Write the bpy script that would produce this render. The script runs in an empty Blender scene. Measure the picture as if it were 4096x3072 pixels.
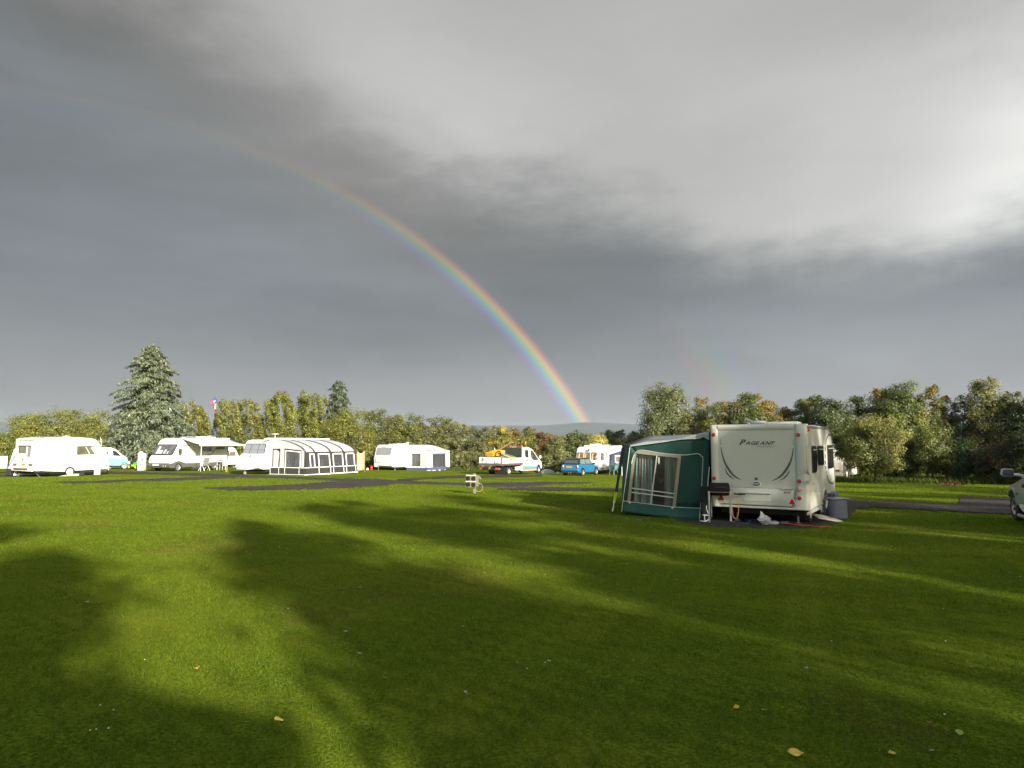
import bpy, math, random
import numpy as np
from mathutils import Vector, Matrix

SC = bpy.context.scene
COL = SC.collection
R = math.radians

# ------------------------------------------------------------------ camera
FPX, HORIZON, CX, CY = 2850.0, 1772.0, 2048.0, 1536.0
CAMZ = 1.75
PITCH = math.atan((HORIZON - CY) / FPX)
cam_data = bpy.data.cameras.new('camera')
cam = bpy.data.objects.new('camera', cam_data)
COL.objects.link(cam)
cam_data.sensor_width = 36.0
cam_data.lens = 36.0 * FPX / 4096.0
cam_data.clip_start = 0.1
cam_data.clip_end = 20000
cam.location = (0, 0, CAMZ)
cam.rotation_euler = (math.pi / 2 + PITCH, 0, 0)
SC.camera = cam

# ------------------------------------------------------------------ view
EXPOSURE = 1.33
SC.view_settings.view_transform = 'Standard'
SC.view_settings.look = 'None'
SC.view_settings.exposure = EXPOSURE
SC.view_settings.gamma = 1.0
SC.view_settings.use_curve_mapping = False
SC.cycles.max_bounces = 6
SC.cycles.diffuse_bounces = 3
SC.cycles.glossy_bounces = 3
SC.cycles.transparent_max_bounces = 12
SC.cycles.volume_bounces = 0
SC.cycles.use_denoising = True

# ------------------------------------------------------------------ sun
SUN_EL, SUN_AZ = 18.5, 149.0          # azimuth clockwise from +Y (the view direction)
sun_data = bpy.data.lights.new('sun', 'SUN')
sun_data.energy = 4.3
sun_data.angle = R(0.9)
sun_data.color = (1.0, 0.94, 0.84)
sun = bpy.data.objects.new('sun', sun_data)
COL.objects.link(sun)
SUNV = Vector((math.sin(R(SUN_AZ)) * math.cos(R(SUN_EL)), math.cos(R(SUN_AZ)) * math.cos(R(SUN_EL)), math.sin(R(SUN_EL))))
sun.rotation_euler = SUNV.to_track_quat('Z', 'Y').to_euler()
sun.location = SUNV * 100


def ray(px, py):
    """world direction of a photo pixel (4096 x 3072)"""
    xc = (px - CX) / FPX
    zc = (CY - py) / FPX
    c, s = math.cos(PITCH), math.sin(PITCH)
    return Vector((xc, c - zc * s, s + zc * c))


def azel(px, py):
    d = ray(px, py).normalized()
    return math.degrees(math.atan2(d.x, d.y)), math.degrees(math.asin(d.z))


# ------------------------------------------------------------------ world: sky, storm cloud and rainbow, all by direction
world = bpy.data.worlds.new("World")
SC.world = world
world.use_nodes = True
WT = world.node_tree
WT.nodes.clear()


class X:
    """small expression builder over Math nodes"""
    def __init__(self, sock): self.s = sock

    @staticmethod
    def op(name, *a, clamp=False):
        n = WT.nodes.new('ShaderNodeMath'); n.operation = name; n.use_clamp = clamp
        for i, v in enumerate(a):
            if isinstance(v, X): WT.links.new(v.s, n.inputs[i])
            else: n.inputs[i].default_value = float(v)
        return X(n.outputs[0])
    def __add__(s, o): return X.op('ADD', s, o)
    __radd__ = __add__
    def __sub__(s, o): return X.op('SUBTRACT', s, o)
    def __rsub__(s, o): return X.op('SUBTRACT', o, s)
    def __mul__(s, o): return X.op('MULTIPLY', s, o)
    __rmul__ = __mul__
    def __truediv__(s, o): return X.op('DIVIDE', s, o)


def smooth(v, a, b):
    n = WT.nodes.new('ShaderNodeMapRange'); n.interpolation_type = 'SMOOTHSTEP'
    WT.links.new(v.s, n.inputs[0])
    n.inputs[1].default_value = a; n.inputs[2].default_value = b
    n.inputs[3].default_value = 0; n.inputs[4].default_value = 1
    return X(n.outputs[0])


def gauss(u, v, px, py, sx, sy, rot=0.0):
    """soft patch at a photo position; sizes in photo pixels (2212 wide), turned into degrees"""
    a, e = azel(px * 1.8517, py * 1.8517)
    k = 0.0372
    c, s = math.cos(R(rot)), math.sin(R(rot))
    du, dv = u - a, v - e
    p = (du * c + dv * s) / (sx * k)
    q = (dv * c - du * s) / (sy * k)
    return X.op('EXPONENT', (p * p + q * q) * -0.5)


def mixc(fac, a, b):
    n = WT.nodes.new('ShaderNodeMix'); n.data_type = 'RGBA'
    if isinstance(fac, X): WT.links.new(fac.s, n.inputs[0])
    else: n.inputs[0].default_value = fac
    for v, i in ((a, 6), (b, 7)):
        if isinstance(v, tuple): n.inputs[i].default_value = (*v, 1)
        else: WT.links.new(v, n.inputs[i])
    return n.outputs[2]


def scalec(col, fac):
    n = WT.nodes.new('ShaderNodeVectorMath'); n.operation = 'SCALE'
    if isinstance(col, tuple): n.inputs[0].default_value = col
    else: WT.links.new(col, n.inputs[0])
    if isinstance(fac, X): WT.links.new(fac.s, n.inputs[3])
    else: n.inputs[3].default_value = fac
    return n.outputs[0]


def addc(a, b):
    n = WT.nodes.new('ShaderNodeVectorMath'); n.operation = 'ADD'
    WT.links.new(a, n.inputs[0]); WT.links.new(b, n.inputs[1])
    return n.outputs[0]


tc = WT.nodes.new('ShaderNodeTexCoord')
DIR = tc.outputs['Generated']
sep = WT.nodes.new('ShaderNodeSeparateXYZ'); WT.links.new(DIR, sep.inputs[0])
dx, dy, dz = X(sep.outputs[0]), X(sep.outputs[1]), X(sep.outputs[2])
AZ = X.op('ARCTAN2', dx, dy) * 57.2958
EL = X.op('ARCSINE', dz) * 57.2958


def wnoise(scale, detail, stretch=(1, 1, 1), off=0.0, rough=0.5, dist=0.0):
    m = WT.nodes.new('ShaderNodeMapping'); m.inputs[3].default_value = stretch
    m.inputs[1].default_value = (off, off * .7, off * .3)
    WT.links.new(DIR, m.inputs[0])
    n = WT.nodes.new('ShaderNodeTexNoise'); n.inputs['Scale'].default_value = scale
    n.inputs['Detail'].default_value = detail; n.inputs['Roughness'].default_value = rough
    n.inputs['Distortion'].default_value = dist
    WT.links.new(m.outputs[0], n.inputs['Vector'])
    return X(n.outputs['Fac'])


n1 = wnoise(2.6, 5, (1, 1, 1.8), 3.1) - 0.5
n2 = wnoise(5.0, 6, (1, 1, 2.2), 7.7, 0.55) - 0.5
n3 = wnoise(9.0, 7, (1, 1, 2.6), 1.3, 0.6) - 0.5
n4 = wnoise(24.0, 6, (1, 1, 2.0), 9.1, 0.62) - 0.5
nst = wnoise(6.0, 5, (1, 1, 5.0), 5.0, 0.5) - 0.5     # flat layers low in the sky
# texture drawn out along the slope of the cloud deck
sm = WT.nodes.new('ShaderNodeMapping'); sm.inputs[2].default_value = (0, R(-28), 0); sm.inputs[3].default_value = (1.6, 1.6, 6.5)
WT.links.new(DIR, sm.inputs[0])
sn_ = WT.nodes.new('ShaderNodeTexNoise'); sn_.inputs['Scale'].default_value = 3.4; sn_.inputs['Detail'].default_value = 9; sn_.inputs['Roughness'].default_value = 0.58; sn_.inputs['Distortion'].default_value = 0.35
WT.links.new(sm.outputs[0], sn_.inputs['Vector'])
rag = X(sn_.outputs['Fac']) - 0.5
u = AZ + n1 * 7.0 + n2 * 3.5
v = EL + n2 * 5.5 + n1 * 3.5 + n3 * 4.5 + n4 * 1.6
# lower edge of the bright cloud deck, as elevation against azimuth
crv = WT.nodes.new('ShaderNodeFloatCurve')
edge_px = [(-300, 20), (0, 100), (120, 160), (320, 220), (560, 310), (760, 400), (950, 470), (1150, 510), (1330, 540), (1500, 590), (1660, 600), (1800, 625), (1950, 600), (2100, 570), (2212, 545), (2600, 500)]
pts = [azel(a * 1.8517, b * 1.8517) for a, b in edge_px]
cm = crv.mapping; c0 = cm.curves[0]
ux = lambda a: (a + 60) / 120
while len(c0.points) < len(pts): c0.points.new(.5, .5)
for p_, (a, e) in zip(c0.points, pts): p_.location = (ux(a), e / 60 + .0)
cm.update()
WT.links.new(((AZ + n1 * 4 + 60) / 120).s, crv.inputs['Value'])
edge = X(crv.outputs[0]) * 60
above = (v - edge)
deck = smooth(above, -2.4, 6.0)
deck2 = smooth(above, 1.0, 15.0)

# luminance under the deck
low = 0.205 + 0.085 * smooth(0 - EL, -11.0, -1.0) + n1 * 0.035 + nst * 0.065 + n3 * 0.03 + rag * 0.03
low = low + 0.035 * gauss(u, v, 480, 540, 300, 60, -6) + 0.10 * gauss(u, v, 2080, 780, 330, 110) + 0.07 * gauss(u, v, 950, 860, 330, 60)
low = low - 0.03 * gauss(u, v, 60, 320, 200, 90) - 0.02 * gauss(u, v, 1190, 590, 130, 90) + 0.02 * gauss(u, v, 700, 350, 300, 70, -22) + 0.02 * gauss(u, v, 700, 560, 200, 40, -10)
low = low + 0.035 * gauss(u, v, 250, 160, 380, 130) + 0.045 * gauss(u, v, 150, 700, 300, 120) + 0.05 * gauss(u, v, 1700, 700, 250, 60)
# luminance of the deck
high = 0.285 + 0.10 * deck2 + n2 * 0.06 + n3 * 0.045 + rag * 0.06
high = high + 0.13 * gauss(u, v, 760, 130, 300, 110, -20) + 0.11 * gauss(u, v, 1500, 200, 420, 190, -15) + 0.40 * gauss(u, v, 2300, 380, 130, 130) + 0.16 * gauss(u, v, 2100, 330, 300, 220)
high = high + 0.13 * gauss(u, v, 1860, 520, 200, 60) + 0.06 * gauss(u, v, 1600, 470, 220, 60) + 0.10 * gauss(u, v, 1150, 330, 280, 90, -20)
high = high - 0.13 * gauss(u, v, 0, 40, 330, 150) - 0.03 * gauss(u, v, 400, 230, 220, 60, -22) - 0.05 * gauss(u, v, 1900, 20, 250, 60)
lowcol = mixc(smooth(EL, 1.0, 12.0), (1.0, 1.0, 0.99), (0.90, 1.0, 1.075))
lowcol = mixc(gauss(AZ, EL, 760, 360, 330, 90, -22), lowcol, (1.01, 1.0, 0.97))
cloudcol = mixc(deck, scalec(lowcol, low), scalec((1.0, 1.005, 0.975), high))
K = 2 ** -EXPOSURE
cloudcol = scalec(cloudcol, K)

# rainbow: a ring of fixed angle round the point opposite the sun
anti = WT.nodes.new('ShaderNodeVectorMath'); anti.operation = 'DOT_PRODUCT'
WT.links.new(DIR, anti.inputs[0]); anti.inputs[1].default_value = tuple(-SUNV)
ANG = X.op('ARCCOSINE', X(anti.outputs['Value'])) * 57.2958


def bow(a0, a1, stops):
    r = WT.nodes.new('ShaderNodeValToRGB'); r.color_ramp.interpolation = 'EASE'
    el = r.color_ramp.elements
    el[0].position, el[0].color = 0, (0, 0, 0, 1)
    el[1].position, el[1].color = 1, (0, 0, 0, 1)
    for p_, c_ in stops:
        e = el.new(p_); e.color = (*c_, 1)
    WT.links.new(((ANG - a0) / (a1 - a0)).s, r.inputs[0])
    return r.outputs[0]


b1 = bow(40.05, 42.05, [(.14, (.03, .0, .05)), (.28, (.04, .03, .18)), (.40, (.0, .14, .26)), (.50, (.05, .24, .11)), (.60, (.25, .27, .0)), (.70, (.42, .21, .0)), (.82, (.30, .06, .0)), (.92, (.10, .01, .0))])
fade = smooth(0 - EL, -25.0, 1.0)
fade = fade * (0.04 + 0.96 * smooth(AZ, -28.0, -3.0)) + 0.04
b1 = scalec(b1, fade * smooth(dy, 0.0, 0.2) * K * 1.15)
inner = X.op('EXPONENT', (ANG - 40.0) * (ANG - 40.0) * -0.03) * smooth(0 - ANG, -42.0, -39.5) * fade * 0.03 * K
b2 = bow(50.0, 54.5, [(.2, (.05, .0, .0)), (.45, (.035, .04, .0)), (.65, (.0, .04, .03)), (.85, (.01, .01, .05))])
b2 = scalec(b2, smooth(0 - EL, -13.0, -2.0) * smooth(AZ, -5.0, 3.0) * K * 1.0)
cloudcol = addc(addc(cloudcol, b1), addc(b2, scalec((1.0, 1.0, 1.0), inner)))

sky = WT.nodes.new('ShaderNodeTexSky'); sky.sky_type = 'NISHITA'
sky.sun_disc = False; sky.sun_elevation = R(SUN_EL); sky.sun_rotation = R(SUN_AZ)
sky.air_density = 1.0; sky.dust_density = 1.5; sky.ozone_density = 1.0
warm = WT.nodes.new('ShaderNodeVectorMath'); warm.operation = 'MULTIPLY'; warm.inputs[1].default_value = (1.03, 0.98, 0.84)
WT.links.new(sky.outputs[0], warm.inputs[0])
clear = scalec(warm.outputs[0], 0.118)
front = smooth(0 - X.op('ABSOLUTE', AZ), -125.0, -75.0)
front = 0.12 + 0.88 * front * smooth(0 - EL, -80.0, -50.0)
final = mixc(front, clear, cloudcol)
bg = WT.nodes.new('ShaderNodeBackground'); WT.links.new(final, bg.inputs[0])
bg.inputs[1].default_value = 1.0
wo = WT.nodes.new('ShaderNodeOutputWorld'); WT.links.new(bg.outputs[0], wo.inputs[0])

# ------------------------------------------------------------------ terrain height
CTRL = np.array([(0, 0, -1.75), (-12, 17, -1.98), (-4, 8, -1.84), (7, 18, -2.12), (4, 20, -2.08), (13, 18, -2.03), (-31, 47, -2.15), (-15, 49.5, -2.2), (-12, 54.5, -2.27), (-26, 59, -2.25), (-9, 68.5, -2.62), (0, 58, -2.6), (6, 59, -2.68), (8.5, 66, -2.83), (-30, 66, -2.33), (-34, 88, -2.9), (20, 47, -2.43), (35, 45, -2.35), (-1.7, 31, -2.2)], float)
PC = np.array([-0.0698331, -0.1081061, 0.0142228, 0.0015781, -0.0057702])


def _poly(x, y):
    return PC[0] * x / 10 + PC[1] * y / 10 + PC[2] * x * x / 100 + PC[3] * x * y / 100 + PC[4] * y * y / 100


_S2 = 2 * 9.0 ** 2
_D = ((CTRL[:, None, :2] - CTRL[None, :, :2]) ** 2).sum(2)
_G = np.exp(-_D / _S2) + np.eye(len(CTRL)) * 0.15
_W = np.linalg.solve(_G, CTRL[:, 2] + CAMZ - _poly(CTRL[:, 0], CTRL[:, 1]))


def T(x, y):
    x = np.asarray(x, float); y = np.asarray(y, float)
    xc = 45 * np.tanh(x / 45); yc = np.where(y > 60, 60 + 40 * np.tanh((y - 60) / 40), np.maximum(y, -10))
    z = _poly(xc, yc)
    for (a, b, _), w in zip(CTRL, _W):
        z = z + w * np.exp(-((x - a) ** 2 + (y - b) ** 2) / _S2)
    return z


_CW = [(float(a), float(b), float(w)) for (a, b, _), w in zip(CTRL, _W)]


def T1(x, y):
    xc = 45 * math.tanh(x / 45); yc = 60 + 40 * math.tanh((y - 60) / 40) if y > 60 else max(y, -10)
    z = PC[0] * xc / 10 + PC[1] * yc / 10 + PC[2] * xc * xc / 100 + PC[3] * xc * yc / 100 + PC[4] * yc * yc / 100
    for a, b, w in _CW:
        q = ((x - a) ** 2 + (y - b) ** 2) / _S2
        if q < 14: z += w * math.exp(-q)
    return float(z)


def ground(px, py):
    """point of the ground seen at a photo pixel"""
    d = ray(px, py); lo, hi = 2.0, 130.0
    t = lo
    while t < hi and CAMZ + d.z * t > T1(d.x * t, d.y * t): t += max(.5, t * .04)
    lo, hi = t - max(.5, t * .04) * 1.1, t
    for _ in range(22):
        m = (lo + hi) / 2
        if CAMZ + d.z * m > T1(d.x * m, d.y * m): lo = m
        else: hi = m
    return Vector((d.x * hi, d.y * hi, T1(d.x * hi, d.y * hi)))


def at(px, d):
    """ground point on a photo column at depth d"""
    x = (px - CX) / FPX * d
    return Vector((x, d, T1(x, d)))


# ------------------------------------------------------------------ materials
def srgb(r, g, b):
    f = lambda c: (c / 255 / 12.92) if c <= 10 else ((c / 255 + .055) / 1.055) ** 2.4
    return (f(r), f(g), f(b))


_mats = {}


def mat(name, col, rough=0.5, metal=0.0, var=0.06, scale=6.0, bump=0.0, coat=0.0, stretch=(1, 1, 1), alpha=1.0, dirt=None, spec=0.5, trans=0.0):
    if name in _mats: return _mats[name]
    m = bpy.data.materials.new(name); m.use_nodes = True
    t = m.node_tree; b = t.nodes['Principled BSDF']
    co = t.nodes.new('ShaderNodeTexCoord'); mp = t.nodes.new('ShaderNodeMapping')
    t.links.new(co.outputs['Object'], mp.inputs[0]); mp.inputs[3].default_value = stretch
    n = t.nodes.new('ShaderNodeTexNoise'); n.inputs['Scale'].default_value = scale; n.inputs['Detail'].default_value = 6
    t.links.new(mp.outputs[0], n.inputs['Vector'])
    mx = t.nodes.new('ShaderNodeMix'); mx.data_type = 'RGBA'
    t.links.new(n.outputs['Fac'], mx.inputs[0])
    mx.inputs[6].default_value = (*[min(1, c * (1 - var * 2)) for c in col], 1)
    mx.inputs[7].default_value = (*[min(1, c * (1 + var * 2)) for c in col], 1)
    out = mx.outputs[2]
    if dirt:
        n2_ = t.nodes.new('ShaderNodeTexNoise'); n2_.inputs['Scale'].default_value = 2.2; n2_.inputs['Detail'].default_value = 8
        mp2 = t.nodes.new('ShaderNodeMapping'); mp2.inputs[3].default_value = (3, 3, .6)
        t.links.new(co.outputs['Object'], mp2.inputs[0]); t.links.new(mp2.outputs[0], n2_.inputs['Vector'])
        rr = t.nodes.new('ShaderNodeMapRange'); t.links.new(n2_.outputs['Fac'], rr.inputs[0])
        rr.inputs[1].default_value = .45; rr.inputs[2].default_value = .8; rr.inputs[4].default_value = dirt[3]
        m2 = t.nodes.new('ShaderNodeMix'); m2.data_type = 'RGBA'
        t.links.new(rr.outputs[0], m2.inputs[0]); t.links.new(out, m2.inputs[6]); m2.inputs[7].default_value = (*dirt[:3], 1)
        out = m2.outputs[2]
    t.links.new(out, b.inputs['Base Color'])
    b.inputs['Roughness'].default_value = rough; b.inputs['Metallic'].default_value = metal
    b.inputs['Coat Weight'].default_value = coat
    b.inputs['Specular IOR Level'].default_value = spec
    b.inputs['Alpha'].default_value = alpha
    b.inputs['Transmission Weight'].default_value = trans
    if bump:
        bp = t.nodes.new('ShaderNodeBump'); bp.inputs['Strength'].default_value = bump; bp.inputs['Distance'].default_value = 0.02
        t.links.new(n.outputs['Fac'], bp.inputs['Height']); t.links.new(bp.outputs[0], b.inputs['Normal'])
    _mats[name] = m
    return m


WHITE = mat('white gelcoat', srgb(202, 204, 203), .35, var=.02, scale=3, dirt=(.42, .38, .28, .22))
CREAM = mat('weathered cream panel', srgb(222, 218, 204), .42, var=.03, scale=3, dirt=(.40, .36, .24, .3))
PANEL = mat('pale caravan panel', srgb(186, 188, 178), .42, var=.02, scale=2.5, dirt=(.40, .39, .28, .16))
PANEL2 = mat('pale caravan side skin', srgb(196, 196, 186), .45, var=.03, scale=2.5, dirt=(.35, .34, .25, .25))
GLASS = mat('dark window', (.025, .028, .03), .08, var=.2, coat=.3)
BLIND = mat('drawn blind behind glass', srgb(128, 131, 136), .2, var=.08, scale=2, coat=.4)
BLINDW = mat('pale blind behind glass', srgb(205, 203, 190), .3, var=.04, coat=.3)
RUBBER = mat('tyre rubber', (.018, .018, .019), .8, var=.2, scale=30, bump=.3)
BLACK = mat('black plastic', (.02, .02, .021), .5, var=.15, scale=20)
DARKU = mat('underbody', (.012, .011, .010), .9, var=.3)
ALLOY = mat('silver wheel', (.62, .62, .62), .3, metal=.7, var=.05)
STEEL = mat('galvanised steel', (.45, .46, .47), .4, metal=.8, var=.08, scale=20)
GREYP = mat('grey plastic trim', srgb(120, 118, 114), .5, var=.08, scale=10)
DGREY = mat('dark grey bumper', srgb(88, 84, 78), .55, var=.08, scale=10, dirt=(.12, .10, .07, .3))
SEAM = mat('grey seal line', srgb(84, 80, 70), .6, var=.1)
RED = mat('red lens', (.42, .008, .008), .15, var=.1, coat=.6)
REDP = mat('red plastic', srgb(190, 45, 40), .4, var=.08)
AMBER = mat('amber lens', (.8, .25, .03), .2, var=.1, coat=.5)
CLEAR = mat('pinkish clear lens', (.55, .30, .25), .15, var=.1, coat=.5)
YPLATE = mat('yellow number plate', (.78, .42, .05), .4, var=.05)
WPLATE = mat('white number plate', (.75, .74, .68), .4, var=.05)
NAVY = mat('navy decal', srgb(38, 38, 58), .4, var=.1)
GDECAL = mat('grey decal', srgb(84, 80, 78), .45, var=.1)
LDECAL = mat('faded grey decal', srgb(160, 160, 158), .5, var=.1)
TEALP = mat('teal paint', srgb(96, 184, 176), .3, var=.03, coat=.5)
BLUEP = mat('bright blue paint', srgb(34, 110, 148), .28, var=.03, coat=.6, metal=.1)
SILVER = mat('silver green paint', srgb(150, 158, 150), .35, var=.04, scale=4, coat=.5, metal=.25, dirt=(.2, .18, .12, .3))
BROWNT = mat('brown sliding glass surround', (.05, .03, .02), .4, var=.1)
WOOD = mat('weathered timber', srgb(150, 122, 82), .8, var=.25, scale=14, stretch=(1, 1, .15), bump=.4)
YELB = mat('yellow painted barrow', srgb(232, 168, 30), .4, var=.1, scale=8)
ORHOSE = mat('orange gas hose', srgb(160, 104, 48), .6, var=.1)
ORCAB = mat('orange cable', srgb(196, 84, 34), .45, var=.12)
BLUEC = mat('blue cord', srgb(60, 110, 180), .5, var=.1)
FOIL = mat('crumpled silver bag', (.36, .37, .40), .5, metal=.1, var=.25, scale=14, bump=.9)
BARREL = mat('grey insulated cover', srgb(112, 116, 134), .6, var=.1, scale=8, bump=.2)
SOCK = mat('old cream plastic', srgb(108, 105, 84), .55, var=.06, scale=12)
TENTG = mat('dark green canvas', srgb(20, 62, 53), .8, var=.12, scale=3, bump=.25)
TENTR = mat('grey canvas roof', srgb(160, 162, 158), .75, var=.08, scale=3, bump=.25)
TENTD = mat('dark grey canvas', srgb(50, 54, 52), .8, var=.1, scale=3, bump=.25)
TAUPE = mat('taupe canvas border', srgb(140, 134, 118), .8, var=.06, scale=6)
PIPING = mat('white piping', srgb(190, 196, 188), .6, var=.05)
AWL = mat('light grey awning fabric', srgb(172, 176, 176), .8, var=.03, scale=2, bump=.15)
AWD = mat('charcoal awning fabric', srgb(50, 46, 46), .8, var=.1, scale=4, bump=.2)
AWW = mat('white awning trim', srgb(235, 236, 232), .6, var=.02)
CREAMF = mat('cream awning fabric', srgb(226, 220, 200), .8, var=.04, scale=2, bump=.2)
BLUEF = mat('faded blue fabric', srgb(70, 78, 112), .8, var=.08, scale=4)
SLATEF = mat('slate blue fabric', srgb(70, 86, 104), .8, var=.08, scale=3, bump=.2)
PALET = mat('pale teal awning fabric', srgb(196, 214, 210), .8, var=.04, scale=2, bump=.15)
GREENP = mat('green plastic', srgb(78, 138, 120), .5, var=.05)
CLOTH = mat('grey woven fabric', srgb(120, 118, 116), .85, var=.08, scale=10)
YGREEN = mat('yellow webbing', srgb(196, 196, 40), .7, var=.08)


def vinyl(name='clear vinyl window', tint=(.50, .52, .52, 1), fac=.22, bumpy=.6):
    m = bpy.data.materials.new(name); m.use_nodes = True
    t = m.node_tree; t.nodes.clear()
    tr = t.nodes.new('ShaderNodeBsdfTransparent'); tr.inputs[0].default_value = tint
    gl = t.nodes.new('ShaderNodeBsdfGlossy'); gl.inputs['Roughness'].default_value = .12
    df = t.nodes.new('ShaderNodeBsdfDiffuse'); df.inputs[0].default_value = (.35, .36, .37, 1)
    n = t.nodes.new('ShaderNodeTexNoise'); n.inputs['Scale'].default_value = 3; n.inputs['Distortion'].default_value = 2
    co = t.nodes.new('ShaderNodeTexCoord'); mp = t.nodes.new('ShaderNodeMapping'); mp.inputs[3].default_value = (1, 1, .4)
    t.links.new(co.outputs['Object'], mp.inputs[0]); t.links.new(mp.outputs[0], n.inputs['Vector'])
    bp = t.nodes.new('ShaderNodeBump'); bp.inputs['Strength'].default_value = bumpy; bp.inputs['Distance'].default_value = .05
    t.links.new(n.outputs['Fac'], bp.inputs['Height']); t.links.new(bp.outputs[0], gl.inputs['Normal'])
    a = t.nodes.new('ShaderNodeMixShader'); a.inputs[0].default_value = .5
    t.links.new(gl.outputs[0], a.inputs[1]); t.links.new(df.outputs[0], a.inputs[2])
    b = t.nodes.new('ShaderNodeMixShader'); b.inputs[0].default_value = fac
    t.links.new(tr.outputs[0], b.inputs[1]); t.links.new(a.outputs[0], b.inputs[2])
    o = t.nodes.new('ShaderNodeOutputMaterial'); t.links.new(b.outputs[0], o.inputs[0])
    return m


VINYL = vinyl()
VINYL2 = vinyl('thin clear vinyl', (.88, .9, .9, 1), .07, .25)


def stripes(name, axis, cols, width, rough=.8, soft=False):
    """repeating coloured bands along one object axis"""
    m = bpy.data.materials.new(name); m.use_nodes = True
    t = m.node_tree; b = t.nodes['Principled BSDF']; b.inputs['Roughness'].default_value = rough
    co = t.nodes.new('ShaderNodeTexCoord'); sp = t.nodes.new('ShaderNodeSeparateXYZ')
    t.links.new(co.outputs['Object'], sp.inputs[0])
    a = t.nodes.new('ShaderNodeMath'); a.operation = 'DIVIDE'; a.inputs[1].default_value = width * len(cols)
    t.links.new(sp.outputs['XYZ'.index(axis)], a.inputs[0])
    f = t.nodes.new('ShaderNodeMath'); f.operation = 'FRACT'; t.links.new(a.outputs[0], f.inputs[0])
    r = t.nodes.new('ShaderNodeValToRGB'); r.color_ramp.interpolation = 'LINEAR' if soft else 'CONSTANT'
    el = r.color_ramp.elements
    el[0].position = 0; el[0].color = (*cols[0], 1)
    el[1].position = 1 / len(cols); el[1].color = (*cols[1], 1)
    for i, c in enumerate(cols[2:], 2):
        e = el.new(i / len(cols)); e.color = (*c, 1)
    t.links.new(f.outputs[0], r.inputs[0]); t.links.new(r.outputs[0], b.inputs['Base Color'])
    return m


# ------------------------------------------------------------------ mesh helpers
def tag(o, label=None, cat=None, group=None, kind=None):
    if label: o['label'] = label
    if cat: o['category'] = cat
    if group: o['group'] = group
    if kind: o['kind'] = kind
    return o


def link(name, me, m=None, parent=None):
    o = bpy.data.objects.new(name, me); COL.objects.link(o)
    if m is not None: me.materials.append(m)
    if parent is not None: o.parent = parent
    return o


def thing(name, label, cat, loc, rz=0, group=None):
    o = bpy.data.objects.new(name, None); COL.objects.link(o)
    o.empty_display_size = .3
    o.location = loc; o.rotation_euler = (0, 0, rz)
    return tag(o, label, cat, group)


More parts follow.
